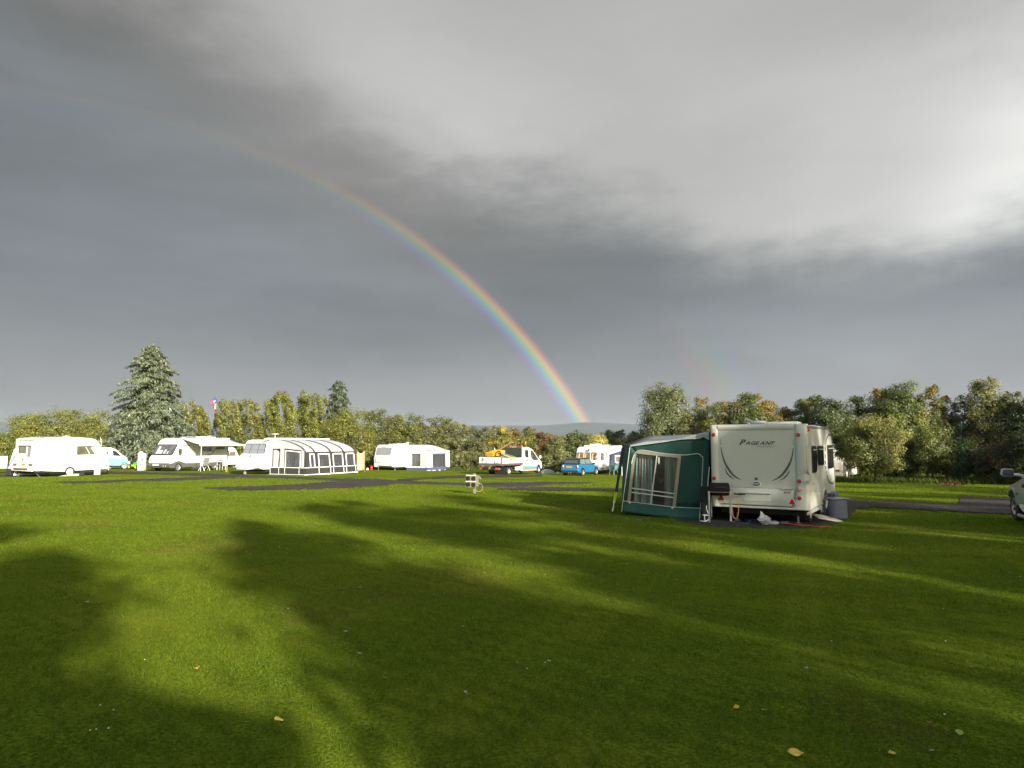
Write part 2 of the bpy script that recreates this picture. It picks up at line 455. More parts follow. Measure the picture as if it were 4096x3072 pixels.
class MB:
    def __init__(s): s.v = []; s.f = []

    def add(s, vs, fs):
        k = len(s.v); s.v += [tuple(a) for a in vs]; s.f += [tuple(i + k for i in f) for f in fs]; return s

    def box(s, c, d, rz=0, ry=0, rx=0):
        M = Matrix.Rotation(rz, 3, 'Z') @ Matrix.Rotation(ry, 3, 'Y') @ Matrix.Rotation(rx, 3, 'X')
        vs = [Vector(c) + M @ Vector((sx * d[0] / 2, sy * d[1] / 2, sz * d[2] / 2)) for sx in (-1, 1) for sy in (-1, 1) for sz in (-1, 1)]
        return s.add(vs, [(0, 1, 3, 2), (4, 6, 7, 5), (0, 4, 5, 1), (2, 3, 7, 6), (0, 2, 6, 4), (1, 5, 7, 3)])

    def slab(s, pts, n, d0, d1):
        """flat outline (3D points) given thickness along n from d0 to d1"""
        n = Vector(n).normalized(); P = [Vector(p) for p in pts]; k = len(P)
        nn = Vector((0, 0, 0))
        for i in range(k):
            a, b = P[i], P[(i + 1) % k]; nn += a.cross(b)
        if nn.dot(n) < 0: P.reverse()
        vs = [p + n * d0 for p in P] + [p + n * d1 for p in P]
        fs = [tuple(range(k - 1, -1, -1)), tuple(range(k, 2 * k))] + [(i, (i + 1) % k, (i + 1) % k + k, i + k) for i in range(k)]
        return s.add(vs, fs)

    def tube(s, pts, r, n=6, caps=True):
        P = [Vector(p) for p in pts]; rr = r if isinstance(r, (list, tuple)) else [r] * len(P)
        rings = []; prev = None
        for i, p in enumerate(P):
            t = (P[min(i + 1, len(P) - 1)] - P[max(i - 1, 0)])
            t = t.normalized() if t.length > 1e-9 else Vector((0, 0, 1))
            a = prev if prev is not None else (Vector((0, 0, 1)) if abs(t.z) < .9 else Vector((1, 0, 0)))
            a = (a - t * a.dot(t)); a = a.normalized() if a.length > 1e-6 else t.orthogonal().normalized()
            prev = a; b = t.cross(a)
            rings.append([p + (a * math.cos(2 * math.pi * j / n) + b * math.sin(2 * math.pi * j / n)) * rr[i] for j in range(n)])
        vs = [q for g in rings for q in g]
        fs = [(i * n + j, i * n + (j + 1) % n, (i + 1) * n + (j + 1) % n, (i + 1) * n + j) for i in range(len(P) - 1) for j in range(n)]
        if caps: fs += [tuple(range(n - 1, -1, -1)), tuple((len(P) - 1) * n + j for j in range(n))]
        return s.add(vs, fs)

    def lathe(s, prof, c, axis='Z', n=20, caps=True):
        """prof: (radius, offset along the axis)"""
        vs = []
        for r, h in prof:
            for j in range(n):
                a = 2 * math.pi * j / n; p = (r * math.cos(a), r * math.sin(a), h)
                if axis == 'Y': p = (p[0], p[2], p[1])
                if axis == 'X': p = (p[2], p[0], p[1])
                vs.append(Vector(c) + Vector(p))
        m = len(prof)
        fs = [(i * n + j, i * n + (j + 1) % n, (i + 1) * n + (j + 1) % n, (i + 1) * n + j) for i in range(m - 1) for j in range(n)]
        if caps and prof[0][0] > 1e-6: fs.append(tuple(range(n - 1, -1, -1)))
        if caps and prof[-1][0] > 1e-6: fs.append(tuple((m - 1) * n + j for j in range(n)))
        return s.add(vs, fs)

    def ell(s, c, r, n=12, m=8):
        return s.add(*_ell(c, r, n, m))

    def grid(s, rows):
        """sheet through rows of 3D points"""
        h, w = len(rows), len(rows[0])
        return s.add([p for r_ in rows for p in r_], [(i * w + j, i * w + j + 1, (i + 1) * w + j + 1, (i + 1) * w + j) for i in range(h - 1) for j in range(w - 1)])

    def build(s, name, m, parent=None, bevel=0, smooth=False, seg=2, solid=0, rough=0):
        me = bpy.data.meshes.new(name); me.from_pydata(s.v, [], s.f); me.validate(); me.update()
        import bmesh
        bm = bmesh.new(); bm.from_mesh(me); bmesh.ops.recalc_face_normals(bm, faces=bm.faces); bm.to_mesh(me); bm.free()
        if smooth: me.polygons.foreach_set('use_smooth', [True] * len(me.polygons))
        o = link(name, me, m, parent)
        if solid:
            q = o.modifiers.new('solid', 'SOLIDIFY'); q.thickness = solid; q.offset = 0
        if bevel:
            q = o.modifiers.new('bevel', 'BEVEL'); q.width = bevel; q.segments = seg; q.limit_method = 'ANGLE'; q.angle_limit = R(35)
            q.harden_normals = False
            me.polygons.foreach_set('use_smooth', [True] * len(me.polygons))
            w = o.modifiers.new('wn', 'WEIGHTED_NORMAL'); w.keep_sharp = False
        return o


def _ell(c, r, n, m):
    vs = []; fs = []
    for i in range(m + 1):
        t = math.pi * i / m
        for j in range(n):
            a = 2 * math.pi * j / n
            vs.append((c[0] + r[0] * math.sin(t) * math.cos(a), c[1] + r[1] * math.sin(t) * math.sin(a), c[2] + r[2] * math.cos(t)))
    for i in range(m):
        for j in range(n): fs.append((i * n + j, i * n + (j + 1) % n, (i + 1) * n + (j + 1) % n, (i + 1) * n + j))
    return vs, fs


def curve_pts(pts, k=6):
    """smooth open curve through points (Catmull-Rom)"""
    P = [Vector(p) for p in pts]; out = []
    for i in range(len(P) - 1):
        a = P[max(i - 1, 0)]; b = P[i]; c = P[i + 1]; d = P[min(i + 2, len(P) - 1)]
        for j in range(k):
            t = j / k
            out.append(0.5 * ((2 * b) + (c - a) * t + (2 * a - 5 * b + 4 * c - d) * t * t + (3 * b - a - 3 * c + d) * t ** 3))
    out.append(P[-1]); return out


def roundpoly(pts, r, k=4):
    """round the corners of a 3D outline"""
    P = [Vector(p) for p in pts]; n = len(P); out = []
    for i in range(n):
        a, b, c = P[i - 1], P[i], P[(i + 1) % n]
        ra = min(r, (a - b).length * .45, (c - b).length * .45)
        p = b + (a - b).normalized() * ra; q = b + (c - b).normalized() * ra
        for j in range(k + 1):
            t = j / k; out.append(p * (1 - t) ** 2 + b * 2 * t * (1 - t) + q * t * t)
    return out


class Zoom:
    """measurements taken on an enlarged piece of the photo"""
    def __init__(s, x, y, k): s.x, s.y, s.k = x, y, k
    def __call__(s, *pts): return [(s.x + a / s.k, s.y + b / s.k) for a, b in pts]


class Frame:
    """local axes of a vehicle: +x forward, +y its left, z up, origin on the ground at its middle"""
    def __init__(s, corner_world, corner_local, fwd, dz=0.0):
        f = Vector((fwd[0], fwd[1])).normalized(); s.ang = math.atan2(f.y, f.x)
        c = Vector((corner_world[0], corner_world[1])); l = Vector(corner_local)
        o = c - Vector((f.x * l.x - f.y * l.y, f.y * l.x + f.x * l.y))
        s.o = Vector((o.x, o.y, T1(o.x, o.y) + dz))
        s.M = Matrix.Rotation(-s.ang, 3, 'Z')
        s.cam = s.M @ (Vector((0, 0, CAMZ)) - s.o)

    def on(s, pts, p0, n):
        out = []
        p0 = Vector(p0); n = Vector(n)
        for px, py in pts:
            d = s.M @ ray(px, py)
            t = n.dot(p0 - s.cam) / n.dot(d)
            out.append(s.cam + d * t)
        return out

    def side(s, pts, y): return s.on(pts, (0, y, 0), (0, 1, 0))
    def end(s, pts, x): return s.on(pts, (x, 0, 0), (1, 0, 0))
    def flat(s, pts, z=0): return s.on(pts, (0, 0, z), (0, 0, 1))


def sl(name, m, parent, pts, n, d0, d1, bevel=0, rnd=0):
    if rnd: pts = roundpoly(pts, rnd)
    return MB().slab(pts, n, d0, d1).build(name, m, parent, bevel)


def window(parent, pts, n, glass=None, frame=None, rnd=.06, grow=.04, name='window', th=.02):
    """pane with a surround as its sub-part"""
    c = sum((Vector(p) for p in pts), Vector()) / len(pts)
    big = [Vector(p) + (Vector(p) - c).normalized() * grow for p in pts]
    w = sl(name, glass or GLASS, parent, pts, n, 0, th, rnd=rnd)
    sl('window_frame', frame or BLACK, w, big, n, 0, th * .6, rnd=rnd * 1.3)
    return w


def wheel(parent, x, y, z, r, w=.2, out=1, rim=None, rr=.62, spokes=0, name='wheel'):
    """tyre with its rim as sub-part; out = +1/-1 side the rim faces along y"""
    a = MB().lathe([(r * rr, -w / 2), (r * .93, -w / 2), (r, -w * .32), (r, w * .32), (r * .93, w / 2), (r * rr, w / 2)], (x, y, z), 'Y', 28, caps=False)
    o = a.build(name, RUBBER, parent, smooth=False)
    b = MB()
    b.lathe([(r * rr, -w * .2), (r * rr, w * .46), (r * rr * .93, w * .5), (r * rr * .88, w * .30), (.0, w * .26)] if out > 0 else
            [(r * rr, w * .2), (r * rr, -w * .46), (r * rr * .93, -w * .5), (r * rr * .88, -w * .30), (.0, -w * .26)], (x, y, z), 'Y', 28)
    b.build('rim', rim or ALLOY, o, smooth=True)
    if spokes:
        c = MB()
        for k in range(spokes):
            t = 2 * math.pi * (k + .5) / spokes
            c.box((x + math.cos(t) * r * rr * .55, y + out * w * .34, z + math.sin(t) * r * rr * .55), (r * rr * .5, .03, r * .10), ry=-t)
        c.build('spoke_gap', BLACK, o)
    h = MB().lathe([(r * .13, 0), (r * .13, out * w * .4), (0, out * w * .42)], (x, y, z), 'Y', 12)
    h.build('hub_cap', GREYP, o)
    return o


def text(name, body, size, m, parent, pos, n, up=(0, 0, 1), shear=0, spacing=1, sx=1, depth=.003, bold=0, align='CENTER'):
    c = bpy.data.curves.new(name, 'FONT'); c.body = body; c.size = size; c.shear = shear; c.space_character = spacing
    c.extrude = depth; c.align_x = align; c.align_y = 'CENTER'; c.offset = bold; c.resolution_u = 3
    tmp = bpy.data.objects.new('tmp_text', c); COL.objects.link(tmp)
    me = bpy.data.meshes.new_from_object(tmp.evaluated_get(bpy.context.evaluated_depsgraph_get()))
    bpy.data.objects.remove(tmp); me.name = name
    me.materials.clear()
    o = link(name, me, m, parent)
    n = Vector(n).normalized(); y = Vector(up); y = (y - n * y.dot(n)).normalized(); x = y.cross(n)
    M = Matrix((x, y, n)).transposed().to_4x4() @ Matrix.Diagonal((sx, 1, 1, 1)); M.translation = Vector(pos) + n * (depth + .002)
    me.transform(M)
    return o


def circ(c, n, r, k=20, r2=None, up=(0, 0, 1)):
    n = Vector(n).normalized(); y = Vector(up); y = (y - n * y.dot(n)).normalized(); x = y.cross(n)
    return [Vector(c) + x * math.cos(2 * math.pi * i / k) * r + y * math.sin(2 * math.pi * i / k) * (r2 or r) for i in range(k)]

# ------------------------------------------------------------------ ground sheet
def ground_sheet():
    na = 256
    rs = [0.0] + list(np.arange(1, 40, 1.0)) + list(np.arange(40, 130, 2.5)) + list(np.geomspace(135, 4500, 34))
    ang = np.linspace(0, 2 * math.pi, na, endpoint=False)
    vs = []
    for r in rs:
        x = r * np.cos(ang); y = r * np.sin(ang); z = T(x, y)
        vs.append(np.stack([x, y, z], 1))
    V = np.concatenate(vs)
    n = len(rs)
    i, j = np.meshgrid(np.arange(n - 1), np.arange(na), indexing='ij')
    F = np.stack([i * na + j, (i + 1) * na + j, (i + 1) * na + (j + 1) % na, i * na + (j + 1) % na], -1).reshape(-1, 4)
    me = bpy.data.meshes.new('ground'); me.from_pydata(V.tolist(), [], F.tolist()); me.validate()
    me.polygons.foreach_set('use_smooth', [True] * len(me.polygons))
    return me


def tree_mat(name, gloss, trans):
    """foliage: colour from the leaf itself, some light passes through"""
    m = bpy.data.materials.new(name); m.use_nodes = True
    t = m.node_tree; t.nodes.clear()
    a = t.nodes.new('ShaderNodeAttribute'); a.attribute_name = 'Col'
    d = t.nodes.new('ShaderNodeBsdfDiffuse'); tr = t.nodes.new('ShaderNodeBsdfTranslucent')
    t.links.new(a.outputs['Color'], d.inputs[0]); t.links.new(a.outputs['Color'], tr.inputs[0])
    g = t.nodes.new('ShaderNodeBsdfGlossy'); g.inputs['Roughness'].default_value = .45; g.inputs[0].default_value = (.9, .9, .9, 1)
    x = t.nodes.new('ShaderNodeMixShader'); x.inputs[0].default_value = trans
    t.links.new(d.outputs[0], x.inputs[1]); t.links.new(tr.outputs[0], x.inputs[2])
    y = t.nodes.new('ShaderNodeMixShader'); y.inputs[0].default_value = gloss
    t.links.new(x.outputs[0], y.inputs[1]); t.links.new(g.outputs[0], y.inputs[2])
    o = t.nodes.new('ShaderNodeOutputMaterial'); t.links.new(y.outputs[0], o.inputs[0])
    return m


LEAF = tree_mat('foliage', .03, .36)
GRASSB = tree_mat('grass blades', .004, .30)
BARK = mat('bark', (.07, .055, .04), .9, var=.3, scale=8, stretch=(1, 1, .2), bump=.6)


def grass_ground_mat():
    m = bpy.data.materials.new('lawn'); m.use_nodes = True
    t = m.node_tree; b = t.nodes['Principled BSDF']; b.inputs['Roughness'].default_value = 1.0; b.inputs['Specular IOR Level'].default_value = .0
    co = t.nodes.new('ShaderNodeTexCoord')

    def noise(s, det=5, st=(1, 1, 1)):
        mp = t.nodes.new('ShaderNodeMapping'); mp.inputs[3].default_value = st
        t.links.new(co.outputs['Object'], mp.inputs[0])
        n = t.nodes.new('ShaderNodeTexNoise'); n.inputs['Scale'].default_value = s; n.inputs['Detail'].default_value = det
        n.inputs['Roughness'].default_value = .6
        t.links.new(mp.outputs[0], n.inputs['Vector']); return n.outputs['Fac']

    def mix(f, a, c):
        x = t.nodes.new('ShaderNodeMix'); x.data_type = 'RGBA'
        t.links.new(f, x.inputs[0])
        for q, i in ((a, 6), (c, 7)):
            if isinstance(q, tuple): x.inputs[i].default_value = (*q, 1)
            else: t.links.new(q, x.inputs[i])
        return x.outputs[2]

    def rng(f, a, c, lo=0, hi=1):
        r = t.nodes.new('ShaderNodeMapRange'); t.links.new(f, r.inputs[0])
        for i, q in enumerate((a, c, lo, hi)): r.inputs[i + 1].default_value = q
        return r.outputs[0]
    fine = noise(38, 8); mid = noise(3.0, 6); big = noise(.35, 4); xl = noise(.09, 3, (1, 1.6, 1)); pat = noise(1.1, 5)
    c = mix(rng(fine, .38, .64), (.038, .068, .006), (.176, .228, .020))
    c = mix(rng(mid, .4, .68, 0, .45), c, (.098, .130, .010))
    c = mix(rng(big, .42, .65, 0, .5), c, (.200, .208, .020))
    c = mix(rng(pat, .62, .74, 0, .35), c, (.13, .10, .025))
    c = mix(rng(xl, .5, .7, 0, .25), c, (.072, .112, .010))
    t.links.new(c, b.inputs['Base Color'])
    bp = t.nodes.new('ShaderNodeBump'); bp.inputs['Strength'].default_value = .7; bp.inputs['Distance'].default_value = .03
    t.links.new(fine, bp.inputs['Height']); t.links.new(bp.outputs[0], b.inputs['Normal'])
    return m


LAWN = grass_ground_mat()
go = link('ground', ground_sheet(), LAWN); tag(go, kind='structure', label='wide mown grass field of the campsite')

# ------------------------------------------------------------------ gravel tracks and pads
def gravel_mat():
    m = bpy.data.materials.new('dark gravel'); m.use_nodes = True
    t = m.node_tree; b = t.nodes['Principled BSDF']; b.inputs['Roughness'].default_value = .95; b.inputs['Specular IOR Level'].default_value = .2
    co = t.nodes.new('ShaderNodeTexCoord')
    v_ = t.nodes.new('ShaderNodeTexVoronoi'); v_.inputs['Scale'].default_value = 22; t.links.new(co.outputs['Object'], v_.inputs['Vector'])
    n_ = t.nodes.new('ShaderNodeTexNoise'); n_.inputs['Scale'].default_value = 1.1; n_.inputs['Detail'].default_value = 9; n_.inputs['Roughness'].default_value = .7; t.links.new(co.outputs['Object'], n_.inputs['Vector'])
    r1 = t.nodes.new('ShaderNodeValToRGB'); r1.color_ramp.elements[0].color = (.030, .025, .021, 1); r1.color_ramp.elements[1].color = (.14, .115, .10, 1)
    e = r1.color_ramp.elements.new(.9); e.color = (.075, .062, .054, 1); t.links.new(v_.outputs['Color'], r1.inputs[0])
    r2 = t.nodes.new('ShaderNodeMapRange'); r2.inputs[1].default_value = .35; r2.inputs[2].default_value = .7; r2.inputs[3].default_value = .55; r2.inputs[4].default_value = 1.35
    t.links.new(n_.outputs['Fac'], r2.inputs[0])
    s_ = t.nodes.new('ShaderNodeVectorMath'); s_.operation = 'SCALE'; t.links.new(r1.outputs[0], s_.inputs[0]); t.links.new(r2.outputs[0], s_.inputs[3])
    t.links.new(s_.outputs[0], b.inputs['Base Color'])
    bp = t.nodes.new('ShaderNodeBump'); bp.inputs['Strength'].default_value = .8; bp.inputs['Distance'].default_value = .02
    t.links.new(v_.outputs['Distance'], bp.inputs['Height']); t.links.new(bp.outputs[0], b.inputs['Normal'])
    return m


GRAVEL = gravel_mat()
TRACKS = {
    'gravel_track': [(300, 1893, 1897), (380, 1887, 1896), (460, 1885, 1896), (560, 1888, 1897), (700, 1891, 1900), (850, 1895, 1906), (1000, 1899, 1914), (1100, 1904, 1914), (1200, 1908, 1917), (1300, 1911, 1922), (1400, 1914, 1932), (1460, 1915, 1943), (1520, 1917, 1942), (1570, 1920, 1938), (1620, 1921, 1936), (1700, 1926, 1938), (1800, 1930, 1941), (1900, 1932, 1945), (2000, 1930, 1950), (2100, 1930, 1950), (2200, 1926, 1940), (2300, 1928, 1936), (2385, 1929, 1931)],
    'gravel_pad_far_left': [(-260, 1901, 1913), (-100, 1900, 1911), (60, 1899, 1908), (250, 1897, 1903), (430, 1892, 1896)],
    'gravel_branch_left': [(215, 1928, 1929), (290, 1926, 1935), (400, 1924, 1933), (520, 1918, 1927), (700, 1912, 1924), (850, 1906, 1916), (940, 1904, 1914)],
    'gravel_branch_middle': [(815, 1952, 1954), (900, 1948, 1961), (1000, 1946, 1963), (1150, 1940, 1960), (1300, 1930, 1955), (1400, 1926, 1950), (1480, 1921, 1946), (1560, 1921, 1940)],
    'gravel_branch_truck': [(1590, 1918, 1926), (1700, 1911, 1918), (1780, 1905, 1913), (1870, 1902, 1911), (1950, 1901, 1910), (2170, 1899, 1906)],
    'gravel_track_right': [(1990, 1956, 1957), (2080, 1953, 1961), (2200, 1950, 1964), (2300, 1952, 1964), (2440, 1953, 1962), (2600, 1957, 1968), (3000, 1975, 1990), (3340, 1995, 2032), (3400, 2001, 2043), (3500, 2008, 2030), (3640, 2013, 2038), (3700, 2014, 2042), (3838, 2022, 2049), (3842, 1989, 2050), (3950, 1992, 2056), (4096, 1998, 2064), (4330, 2005, 2078)],
    'gravel_pad_near': [(2700, 2076, 2080), (2770, 2060, 2096), (2850, 2050, 2108), (3000, 2040, 2113), (3150, 2030, 2117), (3260, 2020, 2112), (3350, 2018, 2096), (3400, 2020, 2066), (3430, 2030, 2034)],
}


def track_mesh(rows, off, seed):
    rnd = random.Random(seed); xs = [r[0] for r in rows]
    out = []; x = xs[0]
    step = 4
    n = int((xs[-1] - xs[0]) / step)
    jit = [0, 0]
    for i in range(n + 1):
        x = xs[0] + (xs[-1] - xs[0]) * i / n
        a = float(np.interp(x, xs, [r[1] for r in rows])); b = float(np.interp(x, xs, [r[2] for r in rows]))
        h = b - a
        jit = [j * .6 + rnd.uniform(-1, 1) * min(2.6, .10 * h + .25) * .8 for j in jit]
        A = ground(x, a + jit[0]); B = ground(x, b + jit[1])
        row = []
        for k in range(9):
            p = B.lerp(A, k / 8); row.append((p.x, p.y, T1(p.x, p.y) + off))
        out.append(row)
    return out


TRACK_W = []
for k_, (nm, rows) in enumerate(TRACKS.items()):
    rws = track_mesh(rows, .006 + .004 * ((k_ + 1) % 7), k_)
    o = MB().grid(rws).build(nm, GRAVEL)
    tag(o, kind='structure', label='dark gravel strip laid across the campsite grass')
    TRACK_W.append(rows)

# ------------------------------------------------------------------ far hills
HILL = mat('far hillside', (.035, .050, .045), .95, var=.3, scale=.004)


def hills(name, prof, dist, depth):
    rows = []
    prof = sorted(prof)
    xs = np.arange(prof[0][0], prof[-1][0], 40)
    rnd = np.random.RandomState(3)
    for x in xs:
        py = float(np.interp(x, [p[0] for p in prof], [p[1] for p in prof])) + rnd.uniform(-.8, .8)
        d = ray(x, py); k = dist / d.y; top = CAMZ + d.z * k
        X0 = d.x * k
        rows.append([(X0 * .80, dist * .80, -6), (X0 * .9, dist * .9, top * .45), (X0, dist, top), (X0 * 1.15, dist + depth, top * .5), (X0 * 1.3, dist + depth * 2, -8)])
    o = MB().grid(rows).build(name, HILL, smooth=True)
    tag(o, kind='structure', label='long low hills on the horizon')


hills('hills', [(-1600, 1690), (-1200, 1680), (-300, 1684), (20, 1689), (120, 1700), (500, 1722), (1200, 1712), (1700, 1706), (1860, 1702), (2150, 1702), (2260, 1696), (2330, 1689), (2420, 1692), (2540, 1696), (2700, 1700), (3300, 1705), (4200, 1700), (5700, 1690)], 3600, 500)


# ------------------------------------------------------------------ lawn blades, fallen leaves, daisies
def track_mask(x, y):
    """True where a ground point lies on a gravel strip"""
    z = T(x, y) - CAMZ
    c, s = math.cos(PITCH), math.sin(PITCH)
    f = y * c + z * s
    px = CX + FPX * x / f; py = CY - FPX * (-y * s + z * c) / f
    m = np.zeros(len(x), bool)
    for rows in TRACK_W:
        xs = [r[0] for r in rows]
        a = np.interp(px, xs, [r[1] for r in rows]); b = np.interp(px, xs, [r[2] for r in rows])
        m |= (px > xs[0]) & (px < xs[-1]) & (py > a + .8 + 2 * np.sin(px * .9) * np.sin(px * .23)) & (py < b - .10 * (b - a) - .6 + 2 * np.sin(px * .7) * np.sin(px * .31))
    return m


def np_mesh(name, V, nper, cols, m, parent=None):
    """mesh of equal polygons, one colour each"""
    nf = len(V) // nper
    me = bpy.data.meshes.new(name)
    me.vertices.add(len(V)); me.vertices.foreach_set('co', np.asarray(V, np.float32).ravel())
    me.loops.add(len(V)); me.loops.foreach_set('vertex_index', np.arange(len(V), dtype=np.int32))
    me.polygons.add(nf); me.polygons.foreach_set('loop_start', np.arange(0, nf * nper, nper, dtype=np.int32))
    me.polygons.foreach_set('loop_total', np.full(nf, nper, np.int32))
    me.update(calc_edges=True)
    ca = me.color_attributes.new('Col', 'FLOAT_COLOR', 'CORNER')
    c4 = np.ones((nf * nper, 4), np.float32); c4[:, :3] = np.repeat(cols, nper, 0)
    ca.data.foreach_set('color', c4.ravel())
    return link(name, me, m, parent)


def lumps(x, y, seed, scale):
    r = np.random.RandomState(seed); s = 0
    for k in range(6):
        a = r.uniform(0, 6.28); f = scale * r.uniform(.6, 1.8)
        s = s + np.sin((x * math.cos(a) + y * math.sin(a)) * f + r.uniform(0, 6.28))
    return s / 6


def lawn_blades():
    rs = np.random.RandomState(11)
    P = []
    for y0, y1, dens, h, w in ((2.8, 5.5, 8600, .021, .0042), (5.5, 8.5, 5200, .023, .0058), (8.5, 13, 2500, .024, .0085), (13, 20, 1000, .026, .013), (20, 32, 340, .030, .021), (32, 46, 130, .036, .034)):
        n = int((y1 * y1 - y0 * y0) * .80 * dens)
        y = np.sqrt(rs.uniform(y0 * y0, y1 * y1, n)); x = rs.uniform(-.80, .80, n) * y
        ok = ~track_mask(x, y)
        x, y = x[ok], y[ok]
        P.append((x, y, np.full(len(x), h), np.full(len(x), w)))
    x, y, h, w = [np.concatenate(a) for a in zip(*P)]
    n = len(x)
    # thin the sward here and there so that darker hollows show
    den = lumps(x, y, 1, 2.4) * .35 + lumps(x, y, 2, 9.0) * .3 + lumps(x, y, 3, 34.0) * .55
    keep = rs.rand(n) < np.clip(.66 + den * 1.5, .06, 1)
    x, y, h, w, den = x[keep], y[keep], h[keep], w[keep], den[keep]; n = len(x)
    h = h * rs.uniform(.45, 1.25, n) * (1 + .9 * den)
    z = T(x, y)
    a = rs.uniform(0, 2 * math.pi, n); lean = rs.uniform(.2, 1.3, n) * h; b = rs.uniform(0, 2 * math.pi, n)
    V = np.empty((n, 3, 3))
    V[:, 0] = np.stack([x - np.cos(a) * w * .5, y - np.sin(a) * w * .5, z - .002], 1)
    V[:, 1] = np.stack([x + np.cos(a) * w * .5, y + np.sin(a) * w * .5, z - .002], 1)
    V[:, 2] = np.stack([x + np.cos(b) * lean, y + np.sin(b) * lean, z + h], 1)
    t = rs.rand(n)[:, None]; big = (lumps(x, y, 5, .45) * .5 + .5)[:, None]
    c = (np.array([.050, .102, .005]) * (1 - t) + np.array([.154, .222, .017]) * t)
    c = c * (1 - big * .35) + np.array([.188, .205, .018]) * big * .35
    brown = (lumps(x, y, 9, 1.3)[:, None] > .42) * (rs.rand(n)[:, None] < .35)
    c = np.where(brown, np.array([.16, .11, .035]), c)
    o = np_mesh('grass', V.reshape(-1, 3), 3, c, GRASSB)
    tag(o, 'short mown green lawn grass in the foreground', 'grass', kind='stuff')


lawn_blades()


def leaf_thing(px, py, size, col, label, k):
    p = ground(px, py); r = random.Random(k); size *= .85 if col in ('yellow', 'orange') else .6
    rows = []
    n = 7
    for i in range(n + 1):
        t = i / n; w = math.sin(math.pi * min(1, t * 1.08 + .02)) ** .8 * .42
        rows.append([((t - .5) * size, (s * w) * size, size * (.10 * s * s + .14 * math.sin(t * 3 + k)) + .004) for s in (-1, -.5, 0, .5, 1)])
    a = r.uniform(0, 6.28)
    o = MB().grid(rows).build('fallen_leaf', mat('leaf %s' % col, LEAFC[col], .5, var=.25, scale=30), smooth=True, solid=.0015)
    o.location = (p.x, p.y, p.z + .016); o.rotation_euler = (r.uniform(-.3, .3), r.uniform(-.3, .3), a)
    tag(o, label, 'leaf', 'fallen leaves on the lawn')


LEAFC = {'yellow': (.75, .52, .08), 'orange': (.75, .38, .04), 'brown': (.22, .09, .04), 'pale': (.32, .34, .26), 'green': (.22, .32, .05), 'red': (.25, .05, .02)}
for k_, (a, b, s, c, l) in enumerate([
    (787, 2685, .07, 'orange', 'curled orange leaf in the lit patch of lawn at left'),
    (1115, 2895, .085, 'yellow', 'bright yellow leaf lying at the edge of the front shadow'),
    (3185, 3025, .10, 'yellow', 'largest pale yellow leaf near the bottom edge'),
    (3568, 3023, .06, 'yellow', 'small pale yellow leaf right of the largest one'),
    (2946, 2838, .055, 'orange', 'small tan leaf beside a round green leaf'),
    (3057, 2852, .075, 'green', 'round green leaf lying flat in the right foreground'),
    (3226, 2684, .075, 'pale', 'pale grey leaf below the right hand sunlit streak'),
    (3088, 2589, .06, 'brown', 'reddish brown leaf at the left end of the sunlit streak'),
    (2216, 2615, .05, 'red', 'small dark red leaf in the middle of the lawn'),
    (1440, 2354, .06, 'pale', 'white leaf sliver on the shaded lawn left of centre'),
    (1382, 2532, .075, 'pale', 'pinkish pale leaf in the centre left shade'),
    (1437, 2622, .06, 'pale', 'whitish leaf just below the pinkish one'),
    (347, 2416, .085, 'pale', 'long white leaf on the far left of the lawn'),
    (1132, 2463, .05, 'pale', 'tiny pale leaf left of the pinkish one'),
    (3312, 2284, .07, 'pale', 'white leaf on the lawn below the caravan'),
    (3387, 2429, .10, 'brown', 'dark and white curled leaf right of centre'),
    (3885, 2675, .05, 'pale', 'small pale leaf above the right end of the streak'),
    (3728, 3015, .05, 'pale', 'small grey leaf near the bottom right corner'),
    (3837, 2944, .09, 'green', 'dull green ragged leaf near the bottom right corner'),
    (3718, 2904, .06, 'red', 'faded red leaf at lower right'),
    (1862, 2780, .05, 'pale', 'faint pale leaf in the centre shade'),
    (1540, 2720, .075, 'green', 'dull dark green leaf in the centre left shade'),
]): leaf_thing(a, b, s, c, l, k_)


def daisies():
    rs = np.random.RandomState(4); pts = []
    for cx, cy, sx, sy, n in ((430, 2900, 70, 45, 5), (2150, 2650, 70, 20, 5), (1035, 2210, 50, 15, 6), (2500, 2070, 120, 50, 26), (2450, 2120, 250, 90, 16), (1300, 2050, 500, 70, 34), (3300, 2150, 600, 90, 22), (400, 2080, 380, 70, 20), (1900, 2200, 600, 160, 18), (3500, 2420, 450, 200, 10)):
        for _ in range(n):
            pts.append((rs.normal(cx, sx), rs.normal(cy, sy)))
    m = MB()
    for px, py in pts:
        if py < 1985: continue
        p = ground(px, py); r = rs.uniform(.005, .0075)
        m.lathe([(0.0, 0), (r, .002), (r * .9, .006), (0, .007)], (p.x, p.y, p.z + .012), 'Z', 7)
    o = m.build('daisies', mat('daisy petals', (.75, .75, .70), .7)); tag(o, 'scattered tiny white daisies in the lawn', 'daisies', kind='stuff')


daisies()


# ------------------------------------------------------------------ foliage
def nrm(a): return a / np.maximum(np.linalg.norm(a, axis=-1, keepdims=True), 1e-9)


def leaves(name, C, out, size, cols, parent, rs, aspect=.5, droop=0.0, along=None):
    n = len(C)
    a = nrm(rs.normal(size=(n, 3)) + (along if along is not None else 0) + np.array([0, 0, -droop]))
    nn = nrm(out * 1.2 + rs.normal(size=(n, 3)) * .5 + np.array([0, -.25, .4]))
    b = nrm(np.cross(a, nn)); a = nrm(np.cross(nn, b)) if along is None else a
    s = (size * rs.uniform(.6, 1.35, n))[:, None]
    V = np.empty((n, 4, 3))
    V[:, 0] = C - a * s * .5; V[:, 1] = C + b * s * .5 * aspect; V[:, 2] = C + a * s * .5; V[:, 3] = C - b * s * .5 * aspect
    return np_mesh(name, V.reshape(-1, 3), 4, cols, LEAF, parent)


